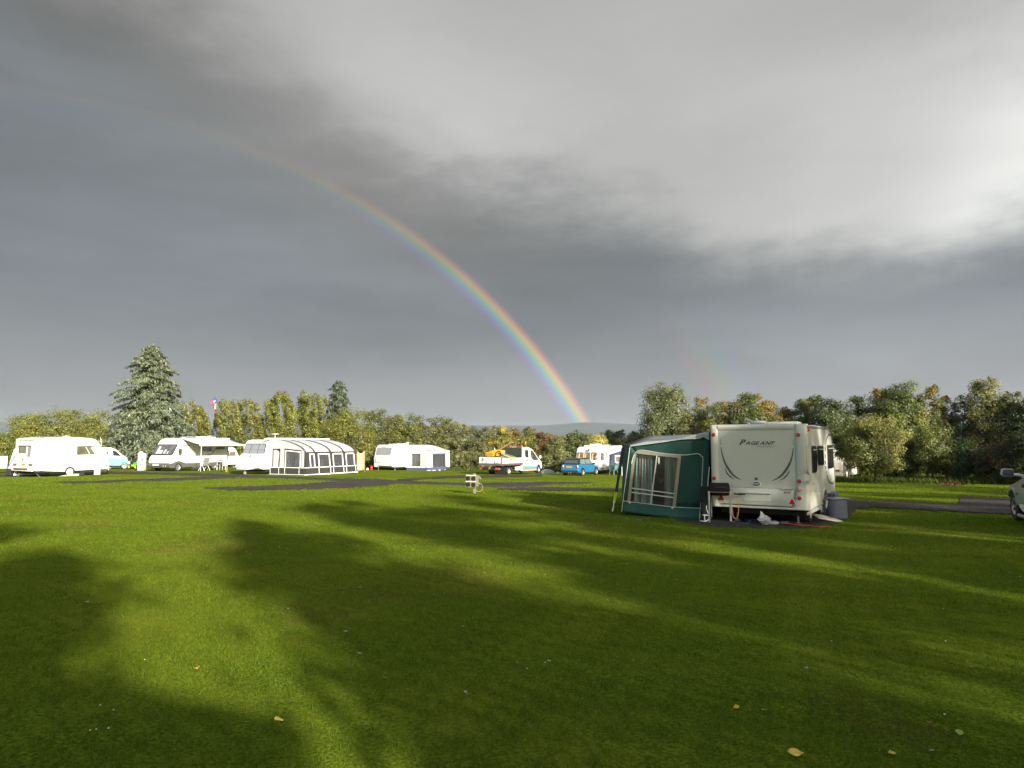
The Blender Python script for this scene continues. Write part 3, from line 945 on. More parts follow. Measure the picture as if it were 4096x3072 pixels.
def leafcols(rs, n, clump, base, alt, altp, var=.28, tip=None):
    """colour per leaf: each clump leans to the base or the autumn tint"""
    nc = clump.max() + 1
    mixv = (rs.rand(nc) < altp) * rs.uniform(.4, 1, nc) + rs.rand(nc) * .15
    br = rs.uniform(1 - var, 1 + var, nc)
    c = np.array(base)[None] * (1 - mixv[clump][:, None]) + np.array(alt)[None] * mixv[clump][:, None]
    c = c * br[clump][:, None] * rs.uniform(.65, 1.4, n)[:, None]
    stray = rs.rand(n) < altp * .3
    c[stray] = np.array(alt) * rs.uniform(.7, 1.2, (stray.sum(), 1))
    return np.clip(c, 0, .9)


def trunk_mesh(m, h, r, rs, limbs, spread, lean=0):
    m.tube([(0, 0, -.2), (lean * .3, 0, h * .3), (lean * .7, .05, h * .6), (lean, 0, h)], [r, r * .75, r * .5, r * .15], 7)
    for k in range(limbs):
        a = rs.uniform(0, 6.28); z0 = h * rs.uniform(.2, .6); L = spread * rs.uniform(.5, .95)
        m.tube([(lean * z0 / h, 0, z0), (math.cos(a) * L * .5, math.sin(a) * L * .5, z0 + L * .45), (math.cos(a) * L * .85, math.sin(a) * L * .85, z0 + L * rs.uniform(.8, 1.2))], [r * .42, r * .25, r * .06], 5)


def bush(name, label, cat, px, d, top, hw, base, alt, altp=.15, n=5200, leaf=.17, group=None, seed=0, spikes=8, low=0.02, depthk=1.0, trunk=True, topw=1.0, shoots_alt=None, base_py=None):
    """a broadleaf tree or shrub: clumps of leaves through an uneven crown"""
    g = at(px, d)
    dr = ray(px, top); ztop = CAMZ + dr.z / dr.y * d
    h = ztop - g.z; w = hw / FPX * d
    rs = np.random.RandomState(seed * 7 + 13)
    t = thing(name, label, cat, g, group=group)
    if trunk:
        m = MB(); trunk_mesh(m, h * .8, max(.06, h * .022), rs, 7, w * .8)
        m.build('trunk', BARK, t)
    nc = int(70 + w * h * 5.0); n = int(n * 2.3); leaf = leaf * 1.05
    z0 = low * h
    dirs = nrm(rs.normal(size=(nc, 3)))
    rad = rs.uniform(.12, 1, nc) ** .5
    cz = z0 + (h - z0) * .46; rz = (h - z0) * .5
    box = np.abs(dirs).max(1, keepdims=True) ** -.55 * .80
    c = dirs * box * rad[:, None] * np.array([w, w * depthk, rz]) + np.array([0, 0, cz])
    # squarer crown: widen low clumps, narrow the top as asked
    f = np.clip((c[:, 2] - z0) / (h - z0), 0, 1)
    k = np.where(f < .5, 1.15, 1.15 - (1.15 - topw) * (f - .5) * 2 * .8)
    c[:, 0] *= k; c[:, 1] *= k
    cs = rs.uniform(.35, 1.0, nc) * min(w, h * .6) * .34 + .12
    tp = (c[:, 2] + cs * .7).max(); c[:, 2] = z0 + (c[:, 2] - z0) * (h - z0) / (tp - z0)
    order = np.argsort(-(c[:, 2] - np.abs(c[:, 0]) / w * h * .25))
    # thin upright shoots that break the outline
    sp = []
    for _ in range(int(spikes * .6)):
        j_ = order[rs.randint(0, max(3, nc // 8))]
        sp.append((c[j_, 0], c[j_, 1], c[j_, 2] + cs[j_] * .1, rs.uniform(.25, .6) * (.35 + h * .06)))
    per = n // nc
    idx = np.repeat(np.arange(nc), per)
    off = nrm(rs.normal(size=(len(idx), 3))) * (rs.rand(len(idx)) ** .4)[:, None]
    P = c[idx] + off * cs[idx][:, None] * np.array([1.15, 1.15, .85])
    out = nrm(off * .8 + (P - np.array([0, 0, cz * .8])) / np.array([w, w, rz]) * .5)
    SPp = []; SPi = []
    for i, (x, y, zz, L) in enumerate(sp):
        m_ = 60; tt = rs.rand(m_); lx = rs.normal() * .15
        SPp.append(np.stack([x + lx * tt + rs.normal(size=m_) * .16 * (1.15 - tt), y + rs.normal(size=m_) * .16 * (1.15 - tt), zz + tt * L], 1)); SPi.append(np.full(m_, nc + i))
    if SPp:
        P = np.concatenate([P] + SPp); idx = np.concatenate([idx] + SPi)
        out = np.concatenate([out, nrm(rs.normal(size=(len(P) - len(out), 3)))])
    ok = P[:, 2] > .03
    P, idx, out = P[ok], idx[ok], out[ok]
    cols = leafcols(rs, len(P), idx, base, alt, altp)
    if shoots_alt is not None:
        s_ = idx >= nc - int(nc * .0)
        hi = (P[:, 2] > h * .80) & (np.abs(P[:, 0] - shoots_alt[1] * w) < w * shoots_alt[2])
        cols[hi] = np.array(shoots_alt[0]) * rs.uniform(.6, 1.25, (hi.sum(), 1))
    leaves('crown', P, out, np.full(len(P), leaf), cols, t, rs)
    return t


def cedar(label, px, d, top, hw, base, seed, n=15000, group=None, lean=0, density=1.0):
    """conifer with layered, drooping boughs"""
    g = at(px, d); dr = ray(px, top); h = CAMZ + dr.z / dr.y * d - g.z; w = hw / FPX * d
    rs = np.random.RandomState(seed)
    t = thing('cedar_tree', label, 'tree', g, group=group)
    m = MB(); m.tube([(0, 0, -.2), (0, 0, h * .5), (lean * .5, 0, h * .8), (lean, 0, h * .985)], [h * .022, h * .015, h * .007, h * .002], 7)
    P = []; A = []; I = []; ci = 0
    nb = int(105 * density)
    for k in range(nb):
        f = (k + rs.rand()) / nb
        z = h * (.03 + .95 * f ** 1.05) + rs.normal() * h * .018 * (1 - f); a = k * 2.39996 + rs.uniform(-.3, .3); L = w * (1.02 - f) ** .60 * (.78 + .50 * (1 - f) ** 1.6) * rs.choice([rs.uniform(.5, .8), rs.uniform(.85, 1.12), rs.uniform(.95, 1.2)]) * (.80 + .20 * math.cos(a * 2 + f * 5)) + .08
        up = .30 - .22 * (1 - f) + rs.uniform(-.08, .12)
        pts = []
        for j in range(9):
            s = j / 8
            pts.append(np.array([math.cos(a) * L * s, math.sin(a) * L * s, z + L * (up * s - (.40 + .12 * (1 - f)) * s * s)]))
        m.tube([Vector(p) for p in pts[::2]], [.05 * (1 - f) + .02, .035 * (1 - f) + .012, .02, .012, .006], 4)
        side = np.array([-math.sin(a), math.cos(a), 0])
        q = int(n / nb * (.35 + 1.3 * L / w))
        s = rs.uniform(.12, 1.02, q); b = rs.normal(size=q) * (.20 * L * (1.15 - s) + .05)
        pos = np.array([np.interp(s, np.linspace(0, 1, 9), [p[i] for p in pts]) for i in range(3)]).T
        pos = pos + side[None] * b[:, None] + np.array([0, 0, 1])[None] * (-np.abs(b) * .28 - rs.rand(q) * .16 + rs.normal(size=q) * .04)[:, None]
        sub = (s * 4).astype(int)
        P.append(pos); A.append(np.tile(np.array([math.cos(a), math.sin(a), -.35 - .3 * (1 - f)]), (q, 1)) * 1.1 + side[None] * np.sign(b)[:, None] * .8)
        I.append(ci + sub); ci += 5
    m.build('trunk', BARK, t)
    P = np.concatenate(P); A = np.concatenate(A); I = np.concatenate(I)
    cols = leafcols(rs, len(P), I, base, (base[0] * 1.35, base[1] * 1.28, base[2] * 1.1), .3, .25)
    leaves('crown', P, nrm(np.tile([0., 0, 1], (len(P), 1)) + rs.normal(size=P.shape) * .2), np.full(len(P), .40), cols, t, rs, aspect=.30, along=A)
    return t


def poplar(label, d, plumes, base, alt, seed, lean=-.28, group='poplars in a row behind the caravans', n=1500, leaf=.21):
    n = int(n * 2.2); plumes = [(a, b, c * 1.8) for a, b, c in plumes]
    """upright poplar made of several wind-bent plumes; plumes: (px, top_py, halfwidth px)"""
    px0 = sum(p[0] for p in plumes) / len(plumes) + 12
    g = at(px0, d); rs = np.random.RandomState(seed)
    t = thing('poplar_tree', label, 'tree', g, group=group)
    m = MB(); P = []; I = []; O = []
    for k, (px, top, hw) in enumerate(plumes):
        dr = ray(px, top); h = CAMZ + dr.z / dr.y * d - g.z; w = hw / FPX * d; xt = (px - px0) / FPX * d; yo = rs.uniform(-1.2, 1.2)
        lx = lean * h * .5
        m.tube([(0, 0, -.2), (xt * .5 - lx * .35, yo * .5, h * .35), (xt - lx * .1, yo, h * .75), (xt, yo, h * .96)], [.16, .11, .06, .02], 5)
        for j in range(26):
            f = rs.uniform(.03, 1) ** .8
            cx = xt - lx * (1 - f) * .9 + rs.normal() * w * .30; cy = yo + rs.normal() * w * .6
            r = w * (.62 * (1.15 - f) ** .4) * rs.uniform(.6, 1.1)
            q = int(n / 26)
            o = nrm(rs.normal(size=(q, 3))) * (rs.rand(q) ** .4)[:, None]
            zz = f * (h - r * 1.6)
            c = np.array([cx, cy, zz + .3]) + o * np.array([r, r, r * 1.9])
            c[:, 0] += (c[:, 2] - zz) * lean * .8
            P.append(c); O.append(o); I.append(np.full(q, k * 26 + j))
    m.build('trunk', BARK, t)
    P = np.concatenate(P); O = np.concatenate(O); I = np.concatenate(I)
    ok = P[:, 2] > 0; P, O, I = P[ok], O[ok], I[ok]
    cols = leafcols(rs, len(P), I, base, alt, .25, .25)
    leaves('crown', P, O, np.full(len(P), leaf), cols, t, rs, aspect=.6)
    return t


OLIVE = (.165, .175, .028); YEL = (.21, .215, .03); GRN = (.070, .100, .017); DGRN = (.045, .066, .016); BLU = (.17, .205, .135)
ORG = (.25, .18, .03); RUST = (.22, .10, .03); SILV = (.11, .13, .045); PALE = (.23, .225, .075)

G1 = 'broadleaf trees behind the left hand caravans'
bush('broadleaf_tree', 'round yellow green treetop above the left end of the leftmost caravan', 'tree', 112, 95, 1638, 78, OLIVE, YEL, .25, 6500, .2, G1, 1, 3)
bush('broadleaf_tree', 'wide olive tree above the middle of the leftmost caravan', 'tree', 262, 96, 1622, 92, OLIVE, YEL, .25, 7500, .2, G1, 2, 4)
bush('broadleaf_tree', 'olive treetop partly hidden by the left side of the blue green cedar', 'tree', 395, 99, 1630, 80, OLIVE, YEL, .2, 6000, .2, G1, 3, 4)
bush('shrub', 'bright yellow green shrub at the left edge of the photo', 'shrub', 10, 84, 1716, 85, (.125, .15, .02), YEL, .25, 5000, .18, G1, 4, 3)
bush('shrub', 'yellow green shrub directly behind the leftmost caravan', 'shrub', 170, 80, 1735, 90, (.125, .15, .02), YEL, .25, 5000, .18, G1, 5, 3)
bush('shrub', 'olive shrub behind the front end of the leftmost caravan', 'shrub', 335, 80, 1728, 80, (.13, .14, .02), YEL, .3, 5000, .18, G1, 6, 3)
bush('shrub', 'rust tinged shrub above the teal and white van', 'shrub', 470, 76, 1755, 65, (.12, .12, .02), RUST, .4, 4200, .17, G1, 7, 3)
cedar('tall blue green cedar with layered drooping boughs above the motorhome', 600, 78, 1372, 318, (.17, .205, .13), 5, 76000, group=None, density=1.8)
cedar('smaller blue green cedar rising behind the bushes and the big awning', 1352, 90, 1516, 165, (.13, .165, .115), 9, 26000, density=1.3)
PO = (.165, .18, .028); PA = (.195, .195, .03)
poplar('poplar just right of the tall cedar, left of the fish kite', 92, [(760, 1600, 26), (800, 1612, 22), (842, 1648, 24), (735, 1640, 22)], (.18, .18, .03), PA, 21, n=1700)
poplar('dense poplar right of the fish kite with a rounded top', 90, [(893, 1612, 22), (925, 1592, 30), (962, 1622, 26), (878, 1660, 20)], PO, PA, 22, n=1800)
poplar('slim separate poplar spire between the two big poplar clumps', 88, [(1005, 1594, 24), (1030, 1650, 18), (1052, 1712, 20)], (.18, .18, .03), PA, 23, n=1700)
poplar('left poplar of the widest clump, above the big awning', 88, [(1072, 1600, 22), (1108, 1584, 24), (1146, 1564, 27)], PO, PA, 24, n=1900)
poplar('middle poplar of the widest clump, with a narrow pointed top', 90, [(1192, 1562, 24), (1214, 1600, 20), (1172, 1625, 24)], (.14, .155, .024), PA, 25, n=1800)
poplar('right poplar of the widest clump, touching the smaller cedar', 89, [(1236, 1568, 24), (1278, 1566, 27), (1306, 1578, 20), (1256, 1620, 22)], PO, PA, 26, n=1800)

G2 = 'bushes of the long hedge behind the pitches'
HB = [
    (1395, 70, 1634, 92, (.12, .135, .016), (.24, .22, .025), .35, 'tall yellow green hazel bush at the right end of the big awning'),
    (1330, 77, 1690, 50, (.12, .13, .018), YEL, .3, 'olive bush showing over the roof of the big awning'),
    (1512, 78, 1642, 62, (.10, .11, .022), YEL, .2, 'dull green bush above the left end of the single caravan with cream awning'),
    (1578, 78, 1668, 52, (.105, .115, .02), PALE, .2, 'dull green bush above the window of the caravan with cream awning'),
    (1640, 78, 1655, 60, (.10, .115, .022), YEL, .25, 'bush with upright twigs above the cream awning'),
    (1712, 78, 1672, 58, (.115, .12, .03), PALE, .25, 'greyish bush above the right end of the cream awning'),
    (1785, 78, 1674, 60, (.12, .125, .035), PALE, .3, 'pale olive bush right of the cream awning'),
    (1862, 77, 1702, 56, (.115, .12, .045), PALE, .3, 'silvery green bush left of the flatbed truck'),
    (1930, 76, 1720, 52, (.105, .115, .04), PALE, .25, 'silvery bush behind the tail of the flatbed truck'),
    (1995, 76, 1712, 46, (.12, .145, .02), (.42, .30, .04), .35, 'yellow green bush behind the barrow on the truck'),
    (2046, 77, 1722, 40, (.14, .13, .02), ORG, .45, 'orange tinted bush above the truck cab'),
    (2112, 78, 1722, 46, (.085, .12, .018), (.35, .25, .04), .25, 'leafy green bush above the truck windscreen'),
    (2170, 78, 1738, 44, (.12, .10, .02), RUST, .4, 'rusty bush right of the truck cab'),
    (2238, 76, 1748, 50, (.11, .12, .03), PALE, .3, 'pale bush left of the blue car'),
    (2312, 76, 1730, 50, (.07, .10, .022), YEL, .15, 'dark green bush at the foot of the rainbow'),
    (2385, 79, 1742, 44, (.26, .24, .06), (.50, .42, .10), .4, 'pale yellow bush above the distant white caravan'),
    (2452, 84, 1728, 44, (.06, .10, .018), YEL, .08, 'small round bright green tree behind the hedge'),
    (2520, 80, 1732, 62, (.11, .12, .025), PALE, .35, 'pale bush above the green awning corner'),
    (2592, 80, 1720, 60, (.11, .12, .03), PALE, .35, 'grey green bush under the round topped tree'),
]
for i, (px, d, top, hw, b, a, ap, lab) in enumerate(HB):
    bush('hedge_bush', lab, 'bush', px, d, top - 12, hw * 1.1, b, a, ap, 5600, .155, G2, 40 + i, 9)
# hedge running on beyond both sides of the photo
for i, px in enumerate(range(-1500, -40, 150)):
    bush('shrub', 'shrub of the hedge running on beyond the left edge of the photo', 'shrub', px, 88, 1700 + (i % 4) * 12, 105, (.125, .15, .02), YEL, .25, 3000, .2, 'shrubs beyond the left edge of the photo', 220 + i, 2, trunk=False)
for i, px in enumerate(range(4380, 5400, 160)):
    bush('broadleaf_tree', 'tree of the belt running on beyond the right edge of the photo', 'tree', px, 44, 1560 + (i % 3) * 25, 105, DGRN, GRN, .15, 3500, .15, 'trees beyond the right edge of the photo', 240 + i, 3)
# low second row that closes the hedge at its foot
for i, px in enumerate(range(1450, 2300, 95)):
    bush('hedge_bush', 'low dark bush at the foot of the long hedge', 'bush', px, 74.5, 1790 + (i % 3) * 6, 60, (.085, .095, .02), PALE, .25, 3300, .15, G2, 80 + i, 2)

bush('poplar_tree', 'round topped silvery tree standing above the green awning', 'tree', 2665, 77, 1527, 104, (.085, .105, .035), (.22, .23, .09), .25, 14000, .19, None, 101, 6, low=.08, topw=.95)
G3 = 'bushes and small trees behind the large caravan'
HR = [
    (2800, 66, 1585, 44, GRN, YEL, .2, 'slim bush with an orange tip right of the round topped tree', (ORG, .1, .35)),
    (2755, 66, 1650, 40, (.11, .105, .03), PALE, .4, 'pale stalky bush over the grey awning roof', None),
    (2868, 64, 1612, 55, (.075, .085, .02), YEL, .2, 'dull green bush over the left corner of the large caravan', None),
    (2925, 52, 1606, 50, (.06, .075, .018), ORG, .15, 'bush with two thin spires over the caravan lettering', (ORG, -.5, .2)),
    (3000, 52, 1572, 56, GRN, YEL, .2, 'taller pointed bush over the middle of the large caravan', (ORG, .6, .3)),
    (3066, 52, 1606, 50, (.09, .09, .02), ORG, .5, 'bush with yellow orange crown over the caravan roof', (ORG, 0, .45)),
    (3150, 53, 1632, 55, (.06, .075, .018), ORG, .25, 'dark bush with a few orange leaves over the caravan roof light', (ORG, .2, .3)),
    (3218, 52, 1600, 46, GRN, YEL, .2, 'narrow bush over the right corner of the large caravan', (PALE, 0, .3)),
    (3345, 50, 1600, 56, DGRN, YEL, .1, 'dark bush filling the gap right of the large caravan', None),
    (3290, 50, 1585, 56, DGRN, YEL, .12, 'dark upright tree at the right side of the large caravan', None),
]
for i, (px, d, top, hw, b, a, ap, lab, sh) in enumerate(HR):
    bush('hedge_bush', lab, 'bush', px, d, top - 8, hw * 1.22, b, a, ap, 8000, .12, G3, 110 + i, 10, shoots_alt=sh, topw=.7)
G4 = 'trees along the right hand side of the field'
TR = [
    (3432, 52, 1580, 62, DGRN, YEL, .1, 'dark tree behind the rounded front bush', None, 6500),
    (3515, 51, 1552, 52, (.055, .07, .02), RUST, .2, 'small tree with an orange tuft on top', (ORG, 0, .4), 5500),
    (3600, 50, 1520, 85, GRN, YEL, .15, 'tallest full crowned green tree on the right', None, 10500),
    (3700, 50, 1545, 62, GRN, ORG, .12, 'green tree with a narrow raised top beside the tallest tree', (ORG, .1, .2), 7000),
    (3776, 50, 1585, 44, (.07, .085, .02), ORG, .3, 'thin tree with an orange spire in the gap', (ORG, 0, .5), 4200),
    (3850, 49, 1580, 52, (.06, .06, .025), PALE, .3, 'bare looking twiggy tree left of the pointed one', None, 3600),
    (3945, 48, 1512, 78, (.085, .10, .025), (.30, .28, .06), .35, 'pale topped pointed tree above the parked silver car', (PALE, .2, .5), 10000),
    (4035, 47, 1568, 66, (.07, .085, .03), YEL, .2, 'broad tree at the right edge of the photo', None, 7000),
    (4110, 42, 1585, 50, DGRN, GRN, .05, 'dark treetop cut by the right edge of the photo', None, 6000),
    (4220, 44, 1540, 90, DGRN, GRN, .1, 'tree just beyond the right edge of the photo', None, 6000),
]
for i, (px, d, top, hw, b, a, ap, lab, sh, n) in enumerate(TR):
    bush('broadleaf_tree', lab, 'tree', px, d, top, hw * 1.08, b, a, ap, int(n * 1.15), .12, G4, 130 + i, 12, shoots_alt=sh, topw=.72)
FR = [
    (3492, 42.5, 1652, 116, (.115, .14, .03), (.26, .24, .06), .35, 'big rounded light green bush on a short dark trunk', 12000, .12),
    (3720, 44, 1688, 80, (.085, .105, .02), YEL, .2, 'round green bush in front of the tallest tree', 6500, .1),
    (3600, 45.5, 1760, 70, (.06, .075, .018), YEL, .1, 'low green bush between two rounder bushes', 5000, .02),
    (3830, 44, 1745, 85, DGRN, GRN, .1, 'dark low bush above the patch of dead bracken', 6500, .08),
    (3920, 43, 1780, 55, (.10, .10, .04), PALE, .4, 'small pale flowering bush in the dark hedge', 4200, .02),
    (4005, 41, 1765, 90, (.05, .055, .022), RUST, .1, 'brownish dark bush left of the silver car', 7500, .02),
    (4130, 39, 1690, 90, (.045, .055, .02), GRN, .1, 'dark bush rising behind the silver car', 7500, .02),
    (3385, 46, 1700, 56, DGRN, YEL, .2, 'dark leafy bush over the half hidden white caravan', 6000, .36),
]
for i, (px, d, top, hw, b, a, ap, lab, n, lo) in enumerate(FR):
    bush('hedge_bush', lab, 'bush', px, d, top, hw, b, a, ap, n, .11, G4, 150 + i, 6, low=lo)


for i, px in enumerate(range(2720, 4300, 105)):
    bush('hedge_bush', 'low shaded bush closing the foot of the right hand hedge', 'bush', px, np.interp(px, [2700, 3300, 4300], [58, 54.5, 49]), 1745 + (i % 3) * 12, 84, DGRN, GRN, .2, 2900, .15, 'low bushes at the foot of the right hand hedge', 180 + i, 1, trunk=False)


# rough grass strip along the hedge foot and the dead bracken
def tufts(name, pts, col, h, label, cat, kind, seed, w=.02):
    rs = np.random.RandomState(seed); n = len(pts); P = np.array(pts)
    V = np.empty((n, 3, 3)); a = rs.uniform(0, 6.28, n); hh = h * rs.uniform(.4, 1.3, n); b = rs.uniform(0, 6.28, n)
    V[:, 0] = P - np.stack([np.cos(a) * w, np.sin(a) * w, a * 0 + .01], 1); V[:, 1] = P + np.stack([np.cos(a) * w, np.sin(a) * w, a * 0 - .01], 1)
    V[:, 2] = P + np.stack([np.cos(b) * hh * .5, np.sin(b) * hh * .5, hh], 1)
    c = np.array(col)[None] * rs.uniform(.5, 1.5, (n, 1))
    o = np_mesh(name, V.reshape(-1, 3), 3, c, GRASSB); tag(o, label, cat, kind=kind)


rs_ = np.random.RandomState(77); pp = []
for _ in range(16000):
    x = rs_.uniform(1420, 4250); d = np.interp(x, [1420, 1900, 2300, 2700, 3300, 4250], [73, 72, 72, 60, 46, 40]) + rs_.uniform(-1.6, 1.6)
    p = at(x, d); pp.append((p.x, p.y, p.z))
tufts('rough_grass', pp, (.075, .105, .02), .30, 'unmown rough grass along the foot of the hedge', 'grass', 'stuff', 3, .03)
pp = []
for _ in range(380):
    p = ground(rs_.normal(3815, 30), rs_.normal(1937, 2.6)); pp.append((p.x, p.y, p.z))
tufts('dead_bracken', pp, (.10, .055, .03), .12, 'rust red dead bracken lying under the dark bush', 'bracken', 'stuff', 4, .04)

# trees behind the camera: their long shadows cross the lawn
G5 = 'tall trees behind the photographer'
# (across the sunbeams, along them, height, half width, density)
US = [(-9, -13, 12, 3.2, 1.6), (-2.9, -12, 11.3, 3.1, 1.9), (3.65, -14, 11.2, 1.36, 2.2), (2.8, -5.5, 4.4, .5, 1.1), (7.95, -14.5, 13.2, 1.85, 2.2), (12.6, -14, 13.4, 2.35, 2.2), (16.9, -15, 14.0, 2.5, 2.4), (21.2, -16, 14.6, 2.6, 2.4), (25.4, -16, 14.2, 2.2, 1.8), (30, -15, 13, 2.0, .9), (35, -16, 14, 2.2, .9), (40, -20, 18.5, 3.2, .9), (47, -20, 19.5, 3.2, .9), (54, -20, 20.5, 3.2, .9)]
BT = [(.857 * a - .515 * b, .515 * a + .857 * b, h, w, d) for a, b, h, w, d in US]
for i, (x, y, h, w, dn) in enumerate(BT):
    rs = np.random.RandomState(300 + i)
    t = thing('broadleaf_tree', 'tall leafy tree standing out of view behind the photographer', 'tree', (x, y, T1(x, y)), group=G5)
    m = MB(); trunk_mesh(m, h * .8, .28, rs, 8, w * .8); m.build('trunk', BARK, t)
    nc = 46
    dirs = nrm(rs.normal(size=(nc, 3))); c = dirs * (rs.uniform(.2, 1, nc) ** .5)[:, None] * np.array([w * 1.12, w * 1.12, h * .43]) * np.abs(dirs).max(1, keepdims=True) ** -.4 * .92 + np.array([0, 0, h * .58])
    cs = rs.uniform(.5, 1.2, nc) * .75
    idx = np.repeat(np.arange(nc), int(130 * dn))
    off = nrm(rs.normal(size=(len(idx), 3))) * (rs.rand(len(idx)) ** .4)[:, None]
    P = c[idx] + off * cs[idx][:, None] * np.where(rs.rand(len(idx), 1) < .3, 2.0, 1.05)
    leaves('crown', P, off, np.full(len(P), .26), leafcols(rs, len(P), idx, GRN, YEL, .1), t, rs, aspect=.7)

# hut added out of view so its corner shades the bottom left of the lawn
A_ = ground(1111, 2898); B_0 = ground(370, 2742); HH = 4.2
off = Vector((math.sin(R(SUN_AZ)), math.cos(R(SUN_AZ)), 0)) * (HH / math.tan(R(SUN_EL)))
e1 = (B_0 - A_); e1.z = 0; e1.normalize()
e2 = Vector((e1.y, -e1.x, 0))
if e2.dot(off) < 0: e2 = -e2
c0_ = A_ + off
hut = bpy.data.objects.new('shadow_hut', None); COL.objects.link(hut); hut.location = (c0_.x, c0_.y, T1(c0_.x, c0_.y)); hut.rotation_euler = (0, 0, math.atan2(e1.y, e1.x))
tag(hut, 'stand-in shadow hut added out of view behind the photographer', 'hut')
sg = 1 if Vector((-math.sin(hut.rotation_euler.z), math.cos(hut.rotation_euler.z), 0)).dot(e2) > 0 else -1
Lh = 5.6
HH -= .10
MB().box((Lh / 2, sg * 1.6, HH / 2 - .1), (Lh, 3.2, HH - .2)).build('wall', mat('rendered wall', (.55, .53, .48), .9, var=.08, scale=5), hut)
MB().box((Lh / 2, sg * 1.6, HH - .04), (Lh + .2, 3.4, .14)).build('roof', mat('felt roof', (.06, .06, .065), .9), hut)
d_ = MB().box((1.4, -sg * .02, 1.02), (.9, .06, 2.04)).build('door', mat('green painted door', (.05, .16, .10), .6), hut); MB().box((1.75, -sg * .06, 1.0), (.12, .05, .04)).build('handle', mat('brass', (.5, .4, .15), .4, metal=.8), d_)
w_ = MB().box((3.6, -sg * .02, 1.5), (1.1, .05, .9)).build('window', mat('hut window glass', (.03, .035, .04), .1), hut); MB().box((3.6, -sg * .01, 1.5), (1.25, .05, 1.05)).build('window_frame', mat('white frame', (.7, .7, .68), .5), w_)

# rainy air: far hills fade into the sky
hz = bpy.data.materials.new('rainy air'); hz.use_nodes = True; ht = hz.node_tree; ht.nodes.clear()
pv = ht.nodes.new('ShaderNodeVolumePrincipled'); pv.inputs['Color'].default_value = (.52, .61, .72, 1); pv.inputs['Density'].default_value = 0.00011
ho = ht.nodes.new('ShaderNodeOutputMaterial'); ht.links.new(pv.outputs[0], ho.inputs['Volume'])
o = MB().box((0, 250, 41), (13000, 10000, 182)).build('haze', hz); tag(o, 'thin rainy haze over the whole field and far hills', kind='stuff')

# ================================================================== objects
Z1 = Zoom(0, 1350, 2.765); Z4 = Zoom(0, 1740, 9.217); Z5 = Zoom(160, 1740, 7.373)
ZM = Zoom(580, 1730, 9.76); ZM2 = Zoom(780, 1740, 10.055); ZS = Zoom(930, 1650, 4.174); ZS2 = Zoom(1200, 1780, 7.9)
ZR = Zoom(1380, 1740, 8.508); ZR2 = Zoom(1420, 1700, 4.424); ZT = Zoom(1900, 1770, 7.373)
ZC = Zoom(2200, 1700, 6.144); ZB = Zoom(2420, 1770, 11.06); ZP1 = Zoom(2420, 1680, 3.687); ZP2 = Zoom(2800, 1660, 3.53)
ZP3 = Zoom(3080, 1660, 3.53); ZP4 = Zoom(3100, 1960, 6.9125); ZG = Zoom(2420, 1650, 2.212); ZD = Zoom(3940, 1840, 5.92)
ZX = Zoom(3280, 1820, 11.85); ZE = Zoom(1840, 1880, 13.83); ZK = Zoom(820, 1580, 16.59); ZV = Zoom(380, 1770, 9.217)
ZA2 = Zoom(2640, 1920, 8.296)


def vehicle(name, label, cat, F, group=None):
    return thing(name, label, cat, F.o, F.ang, group)


def extr(name, m, root, pts, y0, y1, bevel=.04, rnd=0):
    """side outline pushed across the width"""
    P = [Vector((p.x, 0, p.z)) for p in pts]
    if rnd: P = roundpoly(P, rnd)
    return MB().slab(P, (0, 1, 0), y0, y1).build(name, m, root, bevel, seg=3)


def band(name, m, root, pts, n, w, d=.006):
    """thin strip along a line drawn on a face"""
    P = [Vector(p) for p in pts]; n = Vector(n).normalized(); b = MB()
    L, Rr = [], []
    for i, p in enumerate(P):
        t = (P[min(i + 1, len(P) - 1)] - P[max(i - 1, 0)]).normalized(); s = n.cross(t).normalized() * w / 2
        L.append(p + s); Rr.append(p - s)
    for i in range(len(P) - 1):
        b.slab([L[i], L[i + 1], Rr[i + 1], Rr[i]], n, 0, d)
    return b.build(name, m, root)


def roof_vent(root, x, y, z, sx, sy, h=.1, m=None):
    return MB().box((x, y, z + h / 2), (sx, sy, h)).build('roof_vent', m or WHITE, root, .03)


def aerial(root, x, y, z, h=.16, r=.2, m=None):
    o = MB().lathe([(r * .3, 0), (.03, .02), (.03, h), (r, h + .015), (r * .9, h + .05), (0, h + .07)], (x, y, z), 'Z', 20).build('roof_aerial', m or WHITE, root, smooth=True)
    return o


def underbody(root, x0, x1, y0, y1, z0=.30, z1=.5):
    o = MB().box(((x0 + x1) / 2, (y0 + y1) / 2, (z0 + z1) / 2), (x1 - x0, y1 - y0, z1 - z0)).build('chassis', DARKU, root)
    return o


def steady(root, x, y, z=.42, lean=.2):
    return MB().tube([(x, y, z), (x + lean, y, .02)], .025, 5).box((x + lean, y, .02), (.14, .14, .03)).build('corner_steady', STEEL, root)


# ------------------------------------------------------------------ leftmost caravan
F = Frame((-30.8, 46.0), (-2.5, -1.05), (2.2, 4.5))
r = vehicle('touring_caravan', 'old white caravan seen from its rear corner, leftmost in the row', 'caravan', F, 'white touring caravans on the far pitches')
S = lambda *z: F.side([p for q in z for p in q], -1.05)
Rr = lambda *z: F.end([p for q in z for p in q], -2.5)
prof = S(Z4((1265, 1335), (1268, 1000), (1290, 620), (1310, 330), (1360, 205), (1440, 140), (1560, 100)), Z5((170, 68), (400, 52), (700, 46), (1100, 58), (1450, 88), (1620, 118), (1710, 180), (1790, 310), (1900, 530), (2030, 770), (2048, 840), (2005, 1000), (1045, 1055), (1025, 1000), (965, 958), (890, 940), (820, 958), (760, 1010), (735, 1085)))
extr('body', WHITE, r, prof, -1.05, 1.05, .03)
underbody(r, -2.3, 2.2, -.95, .9, .26, .42)
n = (0, -1, 0)
